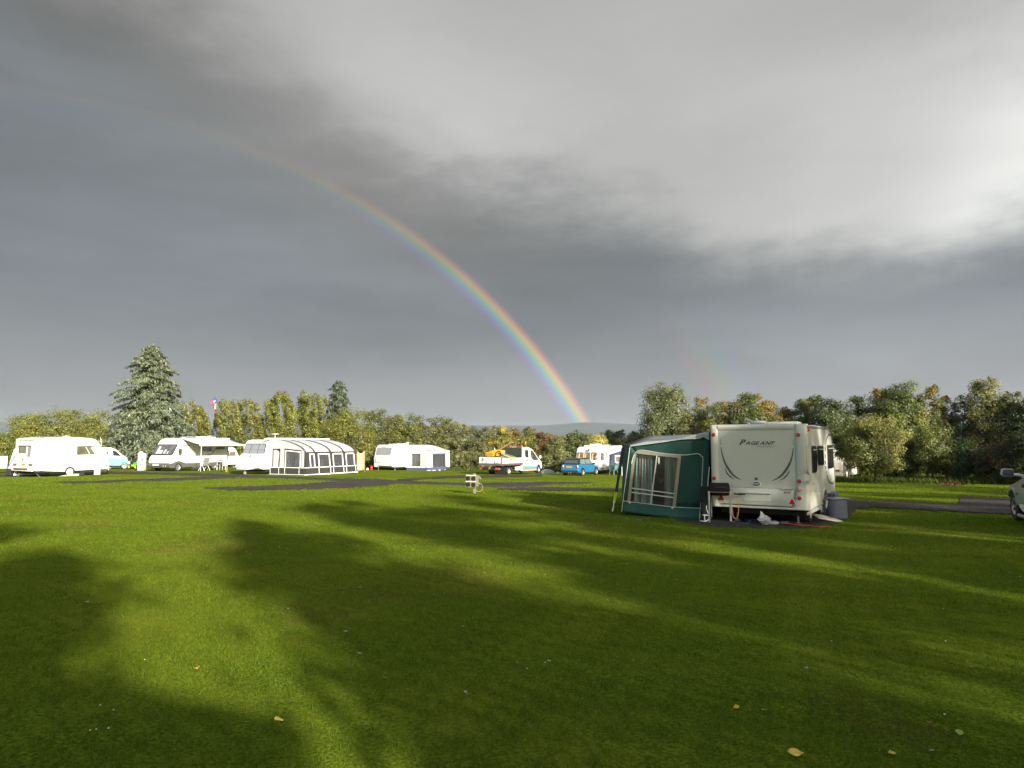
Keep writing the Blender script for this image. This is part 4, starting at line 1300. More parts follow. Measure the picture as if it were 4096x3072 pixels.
for pts, w in (((Z5((0, 318), (600, 295), (1200, 280), (1750, 272))), .022), (Z5((50, 866), (900, 826), (1500, 798), (2025, 772)), .028), (Z5((1095, 1003), (1500, 982), (1960, 958)), .035), (Z5((0, 1062), (350, 1040), (670, 1024)), .03), (Z5((420, 720), (1000, 700), (1650, 684)), .008), (Z5((700, 765), (1200, 740), (1600, 716)), .008)):
    band('seam', SEAM, r, S(pts), n, w)
band('corner_trim', SEAM, r, S(Z4((1268, 1330), (1275, 1000), (1300, 600), (1312, 390), (1345, 250), (1410, 165), (1520, 105), (1659, 85))), n, .025)
band('roof_trim', SEAM, r, S(Z5((0, 92), (100, 70), (300, 58), (700, 50), (1100, 62), (1500, 92), (1640, 122), (1720, 190), (1800, 320), (2030, 770))), n, .02)
wn = window(r, S(Z5((1110, 335), (1560, 320), (1680, 560), (1095, 580))), n, mat('window with curtains inside', (.09, .085, .05), .12, var=.5, scale=3, coat=.4), GREYP, .05, .05)
band('curtain', BLINDW, wn, S(Z5((1520, 360), (1590, 460), (1650, 545))), n, .16, .024)
band('curtain', BLINDW, wn, S(Z5((1350, 355), (1400, 450), (1465, 560))), n, .05, .024)
sl('side_vent', GREYP, r, S(Z5((1925, 865), (2005, 862), (1990, 925), (1940, 930))), n, 0, .01)
sl('door_seam_badge', LDECAL, r, S(Z4((1370, 945), (1505, 945), (1505, 975), (1370, 975))), n, 0, .004)
MB().lathe([(.035, 0), (.035, -.012), (0, -.014)], S(Z5((117, 133)))[0], 'Y', 10).build('marker_light', GREYP, r)
for p in Z5((150, 900), (700, 880), (1340, 848), (1715, 745), (1760, 835)):
    MB().box(S([p])[0], (.10, .012, .035)).build('side_reflector', LDECAL, r)
wc = S(Z5((885, 1085)))[0]
wheel(r, wc.x, -.93, .29, .29, .18, -1, WHITE, .80)
n = (-1, 0, 0)
sl('rear_panel', CREAM, r, Rr(Z4((600, 150), (760, 105), (1290, 110), (1310, 380), (1262, 1330), (500, 1310), (480, 1170), (560, 900))), n, 0, .012)
sl('roof_grille', GREYP, r, Rr(Z4((700, 178), (1270, 172), (1215, 205), (765, 205))), n, .01, .03)
sl('roof_grille', BLINDW, r, Rr(Z4((745, 265), (1200, 262), (1160, 318), (760, 318))), n, .01, .05)
window(r, Rr(Z4((712, 425), (965, 420), (955, 665), (695, 668))), n, mat('rear window', (.16, .15, .12), .12, var=.4, scale=4, coat=.4), GREYP, .03, .04)
window(r, Rr(Z4((1052, 425), (1165, 425), (1118, 800), (1012, 795))), n, BLIND, GREYP, .03, .03)
sl('window_hood', BROWNT, r, Rr(Z4((685, 388), (1175, 385), (1170, 412), (690, 414))), n, .012, .05)
sl('badge', NAVY, r, Rr(Z4((828, 868), (865, 868), (865, 930), (828, 930))), n, .012, .02)
band('crease', SEAM, r, Rr(Z4((560, 930), (700, 945), (1050, 950), (1160, 965))), n, .015, .02)
band('crease', SEAM, r, Rr(Z4((520, 1048), (1230, 1075))), n, .02, .02)
for a, nm, mm in (((500, 1060, 620, 1130), 'rear_light', RED), ((1072, 1072, 1205, 1140), 'rear_light', RED)):
    sl(nm, mat('dull rear light', srgb(120, 80, 90), .3, coat=.3), r, Rr(Z4((a[0], a[1]), (a[2], a[1] + 4), (a[2], a[3]), (a[0], a[3]))), n, .012, .04)
sl('number_plate', AMBER, r, Rr(Z4((815, 1065), (940, 1070), (935, 1130), (812, 1126))), n, .012, .03)
bp = sl('bumper', CREAM, r, Rr(Z4((480, 1160), (1130, 1192), (1235, 1200), (1235, 1348), (500, 1308))), n, .012, .13, .02)
sl('bumper_recess', SEAM, bp, Rr(Z4((560, 1210), (1090, 1225), (1080, 1300), (580, 1290))), n, .13, .14)
roof_vent(r, -1.35, 0, 2.42, 1.2, .9, .12); aerial(r, .25, 0, 2.50, .14, .22)
MB().tube([(-.1, 0, 2.5), (-.1, 0, 2.62)], .05, 8).build('roof_flue', WHITE, r)
steady(r, -2.2, -.8, .38, .35); steady(r, -2.2, .6, .38, -.2); steady(r, 2.1, -.8, .38, .05)
MB().box((2.85, 0, .42), (.9, .5, .3)).tube([(2.4, .5, .42), (3.6, 0, .42), (2.4, -.5, .42)], .04, 5).build('gas_locker', WHITE, r, .03)
MB().tube([(3.4, 0, .42), (3.4, 0, .12)], .03, 6).lathe([(.1, -.03), (.1, .03)], (3.4, 0, .1), 'Y', 12).build('jockey_wheel', BLACK, r)
FL = F

t = vehicle('porch_awning', 'pale teal porch awning with dark skirt beside the leftmost caravan', 'awning', F)
q = Rr(Z4((590, 385), (360, 515), (130, 1215), (40, 1470), (330, 1505), (400, 1500), (480, 1170)))
q = [Vector((-2.25, p.y, max(p.z, .0))) for p in q]
sl('side_panel', PALET, t, q, (1, 0, 0), 0, 2.2, .03)
q = Rr(Z4((100, 1232), (400, 1272), (345, 1500), (45, 1475)))
sl('mud_skirt', AWD, t, [Vector((-2.25, p.y, max(p.z, .01))) for p in q], (-1, 0, 0), 0.002, .02)
MB().tube([Vector((-2.28, p.y, p.z)) for p in Rr(Z4((570, 515), (380, 850), (150, 1200)))], .02, 5).build('guy_strap', GDECAL, t)
MB().tube([Vector((-2.28, p.y, p.z)) for p in Rr(Z4((560, 1180), (470, 1180), (380, 1500)))][1:], .03, 5).build('awning_pole', AWW, t)
t = vehicle('windbreak', 'pale plain windbreak panel at the left edge behind the porch awning', 'windbreak', F)
q = [Vector((-.2, p.y, max(p.z, .1))) for p in F.end(Z4((-260, 780), (270, 775), (200, 1235), (-260, 1235)), -.2)]
sl('cloth_panel', CREAMF, t, q, (1, 0, 0), 0, .02)
MB().tube([q[1], (q[1].x, q[1].y, .0)], .02, 5).tube([q[0], (q[0].x, q[0].y, .0)], .02, 5).build('pole', AWW, t)

# loose things round the leftmost caravan
p = S(Z5((1655, 1160)))[0]
o = thing('water_container', 'small white water barrel standing under the leftmost caravan', 'water barrel', F.o + Matrix.Rotation(F.ang, 3, 'Z') @ Vector((p.x, -1.15, 0)))
MB().lathe([(.19, .02), (.20, .06), (.20, .40), (.19, .44)], (0, 0, 0), 'Z', 20).build('barrel', mat('cream barrel', srgb(214, 208, 190), .5), o)
MB().lathe([(.21, .03), (.21, .09)], (0, 0, 0), 'Z', 20).lathe([(.21, .38), (.21, .43)], (0, 0, 0), 'Z', 20).build('rim_band', WHITE, o)
p = S(Z5((780, 1160)))[0]
o = thing('step_board', 'flat cream wheel cover board lying by the leftmost caravan wheel', 'board', F.o + Matrix.Rotation(F.ang, 3, 'Z') @ Vector((p.x, -1.4, 0)), F.ang)
MB().slab([(-.75, 0, .03), (.3, 0, .15), (.62, 0, .14), (.62, 0, .02)], (0, 1, 0), -.02, .03).build('board', mat('cream board', srgb(226, 218, 190), .6), o, .01)
MB().lathe([(.16, -.05), (.16, .05)], (.80, -.02, .16), 'Y', 16).build('small_tyre', RUBBER, o)
o = thing('tv_aerial', 'yellowish television aerial on a pole behind the leftmost caravan', 'aerial', at(411, 53))
m = MB(); m.tube([(0, 0, 0), (0, 0, 2.55)], .02, 5); m.tube([(-.33, 0, 2.32), (.10, 0, 2.32)], .014, 4)
for k in range(6): m.tube([(-.32 + k * .075, -.12, 2.32), (-.32 + k * .075, .12, 2.32)], .008, 3)
m.tube([(-.1, 0, 2.7), (.02, 0, 2.1)], .01, 3); m.build('mast', mat('brass aerial', srgb(214, 206, 150), .5), o)

# ------------------------------------------------------------------ teal and white van
FV = Frame(at((535), 64.5).xy, (2.35, -.9), (.876, .48))
r = vehicle('camper_van', 'two tone teal and white van half hidden by the leftmost caravan', 'van', FV)
V = lambda *z: FV.side([p for q in z for p in q], -.9)
n = (0, -1, 0)
base = V(ZV((-300, 560), (500, 548), (1185, 580), (1210, 640), (1225, 740), (1235, 880), (1200, 880), (1180, 800), (1140, 750), (1080, 735), (1010, 765), (975, 840), (880, 860), (600, 850), (-300, 850)))
extr('body', TEALP, r, base, -.9, .9, .05)
top = V(ZV((-300, 560), (-300, 190), (240, 180), (600, 195), (740, 250), (880, 350), (1010, 460), (1190, 575), (1185, 586), (500, 550)))
extr('roof', mat('white van paint', (.8, .8, .8), .3, coat=.5), r, top, -.86, .86, .06)
sl('front_window', GLASS, r, V(ZV((640, 290), (760, 310), (860, 385), (965, 500), (675, 490))), n, -.035, -.02, rnd=.05)
sl('rear_window', GLASS, r, V(ZV((395, 350), (490, 345), (485, 430), (430, 430))), n, -.035, -.02, rnd=.03)
sl('rear_window', GLASS, r, V(ZV((-200, 330), (120, 335), (120, 470), (-200, 470))), n, -.035, -.02, rnd=.03)
sl('windscreen', GLASS, r, [Vector((p.x, .0, p.z)) for p in V(ZV((790, 285), (880, 350), (1010, 460), (1170, 562), (1150, 575), (985, 470), (860, 372)))], (0, 1, 0), -.78, .78)
band('body_crease', mat('dark teal seam', srgb(60, 130, 125), .4), r, V(ZV((560, 650), (1100, 668))), n, .01)
wc = V(ZV((1090, 870)))[0]
wheel(r, wc.x, -.80, .31, .31, .2, -1, ALLOY, .74, 6); wheel(r, wc.x - 2.6, -.80, .31, .31, .2, -1, ALLOY, .74, 6)
wheel(r, wc.x, .80, .31, .31, .2, 1, ALLOY, .74); underbody(r, -2.2, 2.0, -.8, .8, .22, .5)
MB().lathe([(.07, 0), (.07, .02)], (2.30, -.6, .78), 'X', 14).build('headlight', WPLATE, r)

# grey trailer and green mower behind
g = at(528, 67)
o = thing('trailer', 'low grey car trailer between the teal van and the green mower', 'trailer', g, .35)
MB().slab([(-1.1, 0, .45), (1.0, 0, .30), (1.05, 0, .62), (-1.1, 0, .78)], (0, 1, 0), -.5, .5).build('tub', mat('grey trailer sides', srgb(150, 156, 150), .5), o, .03)
for x in (-.35, .3): wheel(o, x, -.56, .18, .18, .12, -1, GREYP)
g = at(552, 66)
o = thing('ride_on_mower', 'green and yellow ride on mower next to the white service post', 'mower', g, -.3)
MB().slab([(-.5, 0, .15), (.45, 0, .18), (.55, 0, .42), (.45, 0, .62), (.0, 0, .60), (-.1, 0, .42), (-.5, 0, .45)], (0, 1, 0), -.28, .28).build('body', mat('mower green', srgb(70, 160, 40), .4, coat=.4), o, .04)
MB().box((0, -.30, .30), (.7, .04, .12)).build('yellow_trim', mat('mower yellow', srgb(220, 210, 30), .4), o)
MB().slab([(-.4, 0, .55), (-.1, 0, .55), (-.35, 0, .95), (-.45, 0, .95)], (0, 1, 0), -.2, .2).build('seat', BLACK, o, .03)
for x in (-.38, .38):
    for y in (-.34, .34): wheel(o, x, y, .17 if x > 0 else .22, .17 if x > 0 else .22, .14, 1 if y > 0 else -1, mat('mower yellow', 0))

# white service post
g = at(576, 60)
o = thing('service_post', 'white service unit with a grey screen left of the motorhome', 'service post', g, .0)
MB().box((0, 0, .72), (.52, .45, 1.44)).build('cabinet', WHITE, o, .04)
MB().box((.17, -.26, .92), (.34, .06, .34)).build('screen_frame', AWW, o, .02)
MB().box((.17, -.30, .92), (.26, .03, .25)).build('screen', BLIND, o)
MB().ell((-.08, -.05, 1.48), (.18, .14, .1)).build('lamp_cover', AWW, o, smooth=True)
MB().ell((.16, -.32, .60), (.20, .12, .07)).build('basin', AWW, o, smooth=True)
MB().tube([(.05, -.28, .55), (.02, -.28, .35), (.1, -.26, .1)], .02, 5).build('pipe', GREYP, o)

# ------------------------------------------------------------------ motorhome
FM = Frame((-27.4, 57.5), (3.2, 1.12), (-.342, -.94))
r = vehicle('motorhome', 'white motorhome with grey bumper and big windscreen under an open awning', 'motorhome', FM)
M_ = lambda *z: FM.side([p for q in z for p in q], 1.12)
hz = 2.74
sidep = [(3.28, .95), (3.16, 1.20), (3.02, 1.32), (2.45, 2.20), (2.20, 2.55), (1.75, 2.74), (-3.1, 2.76), (-3.2, 2.66), (-3.2, .62), (3.25, .62)]
extr('body', WHITE, r, [Vector((a, 0, b)) for a, b in sidep], -1.12, 1.12, .07)
sk = [(3.38, .80), (3.38, .55), (3.25, .33), (2.85, .30), (2.72, .45), (2.62, .62), (2.40, .74), (2.18, .70), (2.0, .58), (1.92, .34), (-3.2, .36), (-3.2, .66), (3.30, .66)]
sk = [(3.38, .70), (3.40, .50), (3.28, .30), (2.78, .28), (2.72, .45), (2.6, .60), (2.38, .68), (2.16, .62), (2.02, .45), (1.96, .30), (-3.2, .36), (-3.2, .655), (1.6, .655), (2.1, .80), (2.38, .86), (2.7, .80), (3.0, .68), (3.30, .69)]
extr('skirt', DGREY, r, [Vector((a, 0, b)) for a, b in sk], -1.15, 1.15, .03)
sn = Vector((3.02 - 2.45, 0, 0)); wsn = Vector((.88, 0, .57)).normalized()
def ms(u, y): return Vector((3.03 + (2.43 - 3.03) * u, y, 1.33 + (2.20 - 1.33) * u))
w = sl('windscreen', mat('windscreen with silver blinds', (.07, .075, .08), .08, var=.8, scale=2.5, coat=.5), r, [ms(.05, -1.0), ms(.05, 1.0), ms(.93, .98), ms(.93, -.98)], wsn, .01, .03, rnd=.12)
sl('windscreen_surround', BROWNT, w, [ms(-.02, -1.08), ms(-.02, 1.10), ms(1.0, 1.08), ms(1.0, -1.06)], wsn, -.01, .018, rnd=.15)
for a, b in ((-.55, -.2), (-.05, .25)):
    band('wiper', BLACK, w, [ms(.04, a), ms(.12, b)], wsn, .03, .05)
for a, b, c, d in ((-.72, -.5, .1, .8), (-.45, -.1, .1, .45), (.05, .25, .1, .5), (.42, .56, .1, .35)):
    sl('blind_panel', AWL, w, [ms(c, a), ms(c, b), ms(d, b), ms(d, a)], wsn, .03, .034)
sl('grille', GREYP, r, [Vector((3.22, -.62, .78)), Vector((3.22, .42, .78)), Vector((3.15, .35, 1.02)), Vector((3.15, -.55, 1.02))], (1, 0, .2), .02, .06, rnd=.05)
for k in range(6): MB().box((3.29, -.5 + k * .16, .88), (.02, .02, .16)).build('grille_bar', ALLOY, r)
sl('number_plate', WPLATE, r, [Vector((3.40, -.52, .50)), Vector((3.40, .10, .50)), Vector((3.40, .10, .62)), Vector((3.40, -.52, .62))], (1, 0, 0), 0, .02)
sl('badge', GDECAL, r, [Vector((3.16, -.12, 1.14)), Vector((3.16, -.05, 1.14)), Vector((3.14, -.02, 1.22)), Vector((3.14, -.09, 1.22))], (1, 0, .3), .0, .03)
for y in (-.9, .85): MB().ell((3.2, y, .88), (.12, .2, .13)).build('headlight', mat('clear headlamp', (.6, .6, .6), .15, coat=1), r, smooth=True)
for y in (.55, .80): MB().lathe([(.05, 0), (.05, .03), (0, .035)], (3.36, y, .48), 'X', 12).build('fog_light', WPLATE, r)
n = (0, 1, 0)
cw = sl('cab_window', BLINDW, r, [Vector((1.95, 1.12, 1.42)), Vector((2.35, 1.12, 1.42)), Vector((2.05, 1.12, 2.10)), Vector((1.25, 1.12, 2.10)), Vector((1.25, 1.12, 1.42))], n, 0, .015, rnd=.05)
band('window_bar', SEAM, cw, [Vector((1.7, 1.13, 1.42)), Vector((1.7, 1.13, 2.1))], n, .03, .02)
band('window_top', GDECAL, cw, [Vector((1.25, 1.13, 2.11)), Vector((2.05, 1.13, 2.11))], n, .04, .02)
MB().box((2.42, 1.30, 1.62), (.14, .26, .44)).build('wing_mirror', BROWNT, r, .05)
MB().tube([(2.5, 1.1, 1.5), (2.45, 1.25, 1.45)], .03, 6).build('mirror_arm', WHITE, r)
wheel(r, 2.38, 1.0, .34, .34, .22, 1, ALLOY, .68, 6)
wheel(r, -1.6, 1.0, .34, .34, .22, 1, ALLOY, .68, 6); wheel(r, 2.38, -1.0, .34, .34, .22, -1); wheel(r, -1.6, -1.0, .34, .34, .22, -1)
underbody(r, -3.1, 3.1, -1.05, 1.0, .25, .6)
sl('habitation_window', GLASS, r, [Vector((-.3, 1.12, 1.60)), Vector((-1.2, 1.12, 1.60)), Vector((-1.2, 1.12, 2.08)), Vector((-.3, 1.12, 2.08))], n, 0, .03, rnd=.08)
sl('habitation_window', GREYP, r, [Vector((-1.75, 1.12, 1.75)), Vector((-2.75, 1.12, 1.75)), Vector((-2.75, 1.12, 1.98)), Vector((-1.75, 1.12, 1.98))], n, 0, .03, rnd=.06)
band('stripe', GDECAL, r, curve_pts([Vector((-.6, 1.12, 1.32)), Vector((-1.2, 1.12, 1.34)), Vector((-1.5, 1.12, 1.65)), Vector((-1.75, 1.12, 1.84))], 5), n, .045)
band('stripe', LDECAL, r, [Vector((2.0, 1.12, .98)), Vector((.2, 1.12, .98)), Vector((-3.1, 1.12, .97))], n, .012)
band('wheel_line', LDECAL, r, curve_pts([Vector((2.2, 1.12, 1.02)), Vector((1.95, 1.12, 1.14)), Vector((1.6, 1.12, 1.1)), Vector((1.5, 1.12, 1.0))], 5), n, .02)
dr = sl('door', WHITE, r, [Vector((1.0, 1.12, .62)), Vector((.35, 1.12, .62)), Vector((.35, 1.12, 2.3)), Vector((1.0, 1.12, 2.3))], n, 0, .012, rnd=.06)
MB().box((.42, 1.15, 1.25), (.05, .03, .12)).build('handle', GREYP, dr)
sl('locker_door', WHITE, r, [Vector((1.85, 1.12, .70)), Vector((1.2, 1.12, .70)), Vector((1.2, 1.12, .98)), Vector((1.85, 1.12, .98))], n, 0, .01)
for z, x in ((.30, .7), (.16, .75)): MB().box((x, 1.35, z), (.7, .26, .03)).build('entry_step', GREYP, r, .008)
sl('seal', BROWNT, r, [Vector((-3.2, 1.0, .7)), Vector((-3.2, 1.13, .7)), Vector((-3.2, 1.13, 2.1)), Vector((-3.2, 1.0, 2.1))], (-1, 0, 0), 0, .03)
roof_vent(r, .4, 0, 2.75, .9, .7); roof_vent(r, -1.2, .2, 2.75, 1.1, .8, .12); roof_vent(r, -2.3, -.1, 2.75, .7, .7); aerial(r, -1.75, .3, 2.76, .12, .18)
MB().box((.9, .5, 2.80), (1.8, .35, .04)).build('solar_panel', DARKU, r)

# awning wound out from the motorhome
o = vehicle('roll_out_awning', 'grey roll out awning canopy held on two thin legs beside the motorhome', 'awning', FM)
ya = 3.0; rows = []
for i in range(9):
    f = i / 8
    rows.append([(x, 1.14 + (ya - 1.14) * f, 2.66 - .48 * f ** 1.2 - .12 * math.sin(math.pi * f) * (1 - ((x + .55) / 2.6) ** 2 * .5) * 1.0) for x in np.linspace(2.05, -3.15, 12)])
MB().grid(rows).build('canopy', mat('awning canopy', srgb(196, 196, 196), .8, bump=.1), o, smooth=True, solid=.01)
MB().box((-.55, ya, 2.12), (5.3, .12, .11)).build('front_rail', AWW, o, .02)
MB().box((-.55, 1.20, 2.68), (5.4, .12, .12)).build('cassette', WHITE, o, .02)
for x in (1.95, -3.05): MB().tube([(x, ya, 2.1), (x, ya, .0)], .022, 6).build('leg', AWW, o)
MB().tube([(2.05, 1.2, 2.6), (2.08, ya, 2.12)], .02, 4).build('arm', BROWNT, o)

# folding lounger, tables and other camping gear under it
MW = lambda F_, v: F_.o + Matrix.Rotation(F_.ang, 3, 'Z') @ Vector(v)
def mtn(px, py):
    g_ = ground(px, py); return g_
g = mtn(818, 1883)
o = thing('camping_chair', 'grey padded folding camping chair leaning by the motorhome awning leg', 'chair', g, -.45)
fr = MB()
for y in (-.27, .27):
    fr.tube([(-.42, y, .0), (-.05, y, .45), (.18, y, 1.0)], .017, 5); fr.tube([(.32, y, 0), (.02, y, .48), (-.2, y, .62)], .017, 5); fr.tube([(-.1, y, .60), (.18, y, .62)], .022, 5)
fr.build('frame', AWW, o)
MB().slab([(-.14, 0, .40), (.10, 0, .40), (.30, 0, 1.06), (.22, 0, 1.08)], (0, 1, 0), -.25, .25).build('backrest', CLOTH, o, .02)
MB().slab([(-.45, 0, .44), (.10, 0, .40), (.10, 0, .46), (-.45, 0, .50)], (0, 1, 0), -.25, .25).build('seat', CLOTH, o, .02)


def folding_table(label, g_, rz, L, hgt=.72):
    o = thing('folding_table', label, 'table', g_, rz)
    MB().box((0, 0, hgt), (L, .6, .035)).build('table_top', AWW, o, .008)
    for sx in (-1, 1):
        m = MB()
        for y in (-.25, .25): m.tube([(sx * L * .46, y, hgt), (sx * L * .42, y, 0)], .014, 5)
        m.build('leg', AWW, o)
        m = MB().tube([(sx * L * .45, -.25, hgt), (sx * L * .05, -.25, hgt * .62)], .010, 4).tube([(sx * L * .45, -.25, hgt * .62), (sx * L * .1, -.25, hgt)], .010, 4).build('brace', STEEL, o)
    return o


g = mtn(854, 1880)
folding_table('left of two white folding tables under the motorhome awning', g, -.1, 1.0)
g2 = mtn(879, 1880)
folding_table('right of two white folding tables under the motorhome awning', g2, -.1, .85)
o = thing('portable_grill', 'small dark grill standing on the right hand folding table', 'grill', (g2.x + .1, g2.y, g2.z + .74), 0)
MB().slab([(-.2, 0, 0), (.22, 0, 0), (.17, 0, .12), (-.14, 0, .12)], (0, 1, 0), -.15, .15).build('body', GREYP, o, .02)
MB().box((0, 0, .14), (.3, .26, .03)).build('lid', BLACK, o, .01)
g = mtn(904, 1888)
o = thing('hookup_post', 'white electric hook up box on a wooden post by the motorhome awning', 'power post', g, -.2, 'electric hook up posts')
MB().box((.05, 0, .24), (.11, .11, .5)).build('post', WOOD, o)
b = MB().box((-.06, -.06, .68), (.34, .22, .44)).build('socket_box', WHITE, o, .02)
for z in (.78, .60): MB().box((-.12, -.18, z), (.1, .03, .11)).build('socket', GREYP, b, .01)
MB().tube([(-.2, 0, .45), (-.35, -.05, .42), (-.2, 0, .5)], .012, 5).build('cable', AWW, o)

# ------------------------------------------------------------------ caravan seen past the motorhome
FB = Frame(at(965, 86).xy, (2.6, 1.05), (.72, -.70))
FB = Frame(at(966, 84).xy, (2.6, -1.05), (.93, .36))
r = vehicle('touring_caravan', 'small white caravan nose seen beyond the back of the motorhome', 'caravan', FB, 'white touring caravans on the far pitches')
V = lambda *z: FB.side([p for q in z for p in q], -1.05)
pr = V(ZM2((1000, 500), (1500, 500), (1600, 530), (1660, 620), (1740, 800), (1890, 1180), (1900, 1260), (1800, 1250), (1740, 1180), (1310, 1195), (1000, 1195)))
extr('body', WHITE, r, pr, -1.05, 1.05, .06)
n = (0, -1, 0)
window(r, V(ZM2((1400, 670), (1635, 660), (1625, 845), (1370, 850))), n, BROWNT, AWW, .04, .05)
sl('painted_shade_end', BROWNT, r, V(ZM2((1305, 600), (1390, 640), (1370, 860), (1290, 890), (1280, 1060), (1310, 1060))), n, 0, .02)  # dark brown slab puts the shade of this end into colour
band('stripe', LDECAL, r, V(ZM2((1420, 915), (1640, 900))), n, .03); band('stripe', LDECAL, r, curve_pts(V(ZM2((1490, 930), (1540, 970), (1600, 960))), 5), n, .04)
MB().slab(V(ZM2((1700, 1200), (1880, 1190), (1890, 1250), (1700, 1330), (1660, 1270))), n, -.6, .6).build('tow_hitch_cover', CREAM, r, .03)
wheel(r, -.2, -.95, .28, .28, .18, -1, WHITE, .7); underbody(r, -2.2, 2.2, -.9, .9)
steady(r, 1.7, -.8)

# ------------------------------------------------------------------ caravan with the big striped awning
FS = Frame((-17.4, 51.0), (3.25, 1.12), (-.423, -.906))
r = vehicle('touring_caravan', 'white caravan with sloping nose and wide front window, joined to the big grey awning', 'caravan', FS, 'white touring caravans on the far pitches')
zt = 2.52
sp_ = [(3.95, .62), (3.98, .95), (3.74, 1.35), (3.48, 1.50), (3.25, 2.15), (3.02, 2.42), (2.6, 2.52), (-3.3, 2.54), (-3.4, 2.4), (-3.4, .36), (-.1, .36), (-.18, .55), (-.45, .68), (-.72, .55), (-.8, .36), (3.6, .36), (3.85, .42)]
extr('body', WHITE, r, [Vector((a, 0, b)) for a, b in sp_], -1.12, 1.12, .10)
underbody(r, -3.3, 3.3, -1.0, 1.0, .22, .42)
a0, a1 = Vector((3.60, 0, 1.42)), Vector((3.20, 0, 2.20)); d_ = (a1 - a0); wn_ = Vector((d_.z, 0, -d_.x)).normalized()
a0 = Vector((3.50, 0, 1.47)); a1 = Vector((3.24, 0, 2.15)); d_ = a1 - a0; wn_ = Vector((d_.z, 0, -d_.x)).normalized()
def fs(u, y): return a0 + d_ * u + Vector((0, y, 0))
w = sl('front_window', BLIND, r, [fs(.0, -.98), fs(-.03, 0), fs(.0, .98), fs(1.0, .90), fs(1.0, -.90)], wn_, .0, .03, rnd=.1)
sl('window_frame', BLACK, w, [fs(-.08, -1.04), fs(-.11, 0), fs(-.08, 1.04), fs(1.08, .96), fs(1.08, -.96)], wn_, -.02, .018, rnd=.12)
for y in (-.36, .36): band('window_bar', BLACK, w, [fs(0, y * 1.05), fs(1, y)], wn_, .04, .035)
band('blind_fold', GDECAL, w, [fs(.42, -.95), fs(.42, .95)], wn_, .02, .034)
sl('badge', GDECAL, r, [Vector((3.80, -.1, 1.26)), Vector((3.80, .02, 1.26)), Vector((3.72, .06, 1.36)), Vector((3.72, -.06, 1.36))], (1, 0, .6), 0, .03)
text('lettering', 'SENATOR', .11, GDECAL, r, (3.16, -.05, 2.32), (.75, 0, .66), shear=.3, sx=1.3)
MB().slab([(3.6, 0, .42), (4.3, 0, .40), (4.55, 0, .55), (4.0, 0, 1.0), (3.8, 0, 1.15)], (0, 1, 0), -.75, -.12).build('front_locker', WHITE, r, .06)
MB().slab([(3.6, 0, .42), (4.55, 0, .36), (4.6, 0, .46), (4.0, 0, .62)], (0, 1, 0), -.5, .45).build('hitch_cover', WHITE, r, .04)
MB().lathe([(.10, -.04), (.10, .04)], (4.35, .12, .14), 'Y', 14).tube([(4.35, .12, .14), (4.35, .12, .5)], .03, 6).build('jockey_wheel', ALLOY, r)
for y in (-.9, .9): MB().ell((3.92, y, .80), (.09, .18, .12)).build('marker_light', CREAM, r, smooth=True)
MB().box((3.93, .98, .68), (.08, .2, .4)).build('corner_trim', WHITE, r, .03)
wheel(r, -.45, -1.0, .30, .30, .2, -1); wheel(r, -.45, 1.0, .30, .30, .2, 1)
aerial(r, 1.5, .1, 2.54, .34, .30); roof_vent(r, 1.2, .1, 2.53, 1.3, .9, .13, GREYP); roof_vent(r, -.5, 0, 2.53, .9, .6, .1); roof_vent(r, -2.2, 0, 2.53, .9, .7, .1)

t = vehicle('caravan_awning', 'large light grey and charcoal awning with tall clear windows beside the sloping nosed caravan', 'awning', FS, 'fabric awnings fixed to caravans')
xg, Ld, yo = 3.0, 5.75, 1.12 + 3.3
cs = [(1.10, 2.50), (1.6, 2.49), (2.1, 2.44), (2.7, 2.33), (3.3, 2.17), (3.8, 1.98), (4.10, 1.78), (4.24, 1.60)]
cs3 = lambda x, e=0: [Vector((x, a, b + e)) for a, b in cs]
# roof panels between dark ribs
ribs = [xg - .08, xg - 1.02, xg - 2.75, xg - 4.25, xg - 5.67]
for k in range(4):
    MB().grid([[Vector((x, a, b)) for x in np.linspace(ribs[k], ribs[k + 1], 6)] for a, b in cs]).build('roof_panel', AWL, t, smooth=True, solid=.02)
for x in ribs + [xg - 3.55]:
    wd = .19 if x != xg - 3.55 else .0
    if not wd: continue
    P = cs3(x, .015)
    MB().grid([[p + Vector((s * wd / 2, 0, 0)) for s in (-1, 1)] for p in P]).build('roof_rib', AWD, t, solid=.02)
MB().box((xg - Ld / 2, 1.16, 2.55), (Ld + 1.2, .10, .09)).build('rail', AWW, t, .01)
# long wall, charcoal with white framed windows
wall = [(xg, 1.60), (xg - Ld, 1.60), (xg - Ld, .0), (xg, .0)]
def wl(x, z, e=0): return Vector((x, yo - .18 + .20 * (1 - z / 1.6) + e, z))
fw = [(xg - .45, xg - .98, False), (xg - 1.35, xg - 2.62, True), (xg - 2.95, xg - 4.12, True), (xg - 4.45, xg - 5.5, True)]
nw = (0, 1, .12)
edges = [xg]
for a, b, _ in fw: edges += [a, b]
edges += [xg - Ld]
m = MB()
for k in range(0, len(edges) - 1, 2): m.slab([wl(edges[k], .52), wl(edges[k + 1], .52), wl(edges[k + 1], 1.6), wl(edges[k], 1.6)], nw, -.01, .01)
m.slab([wl(xg, 0), wl(xg - Ld, 0), wl(xg - Ld, .52), wl(xg, .52)], nw, -.01, .01)
m.slab([wl(xg, 1.50), wl(xg - Ld, 1.50), wl(xg - Ld, 1.62), wl(xg, 1.62)], nw, -.012, .014)
m.build('long_wall', AWD, t)
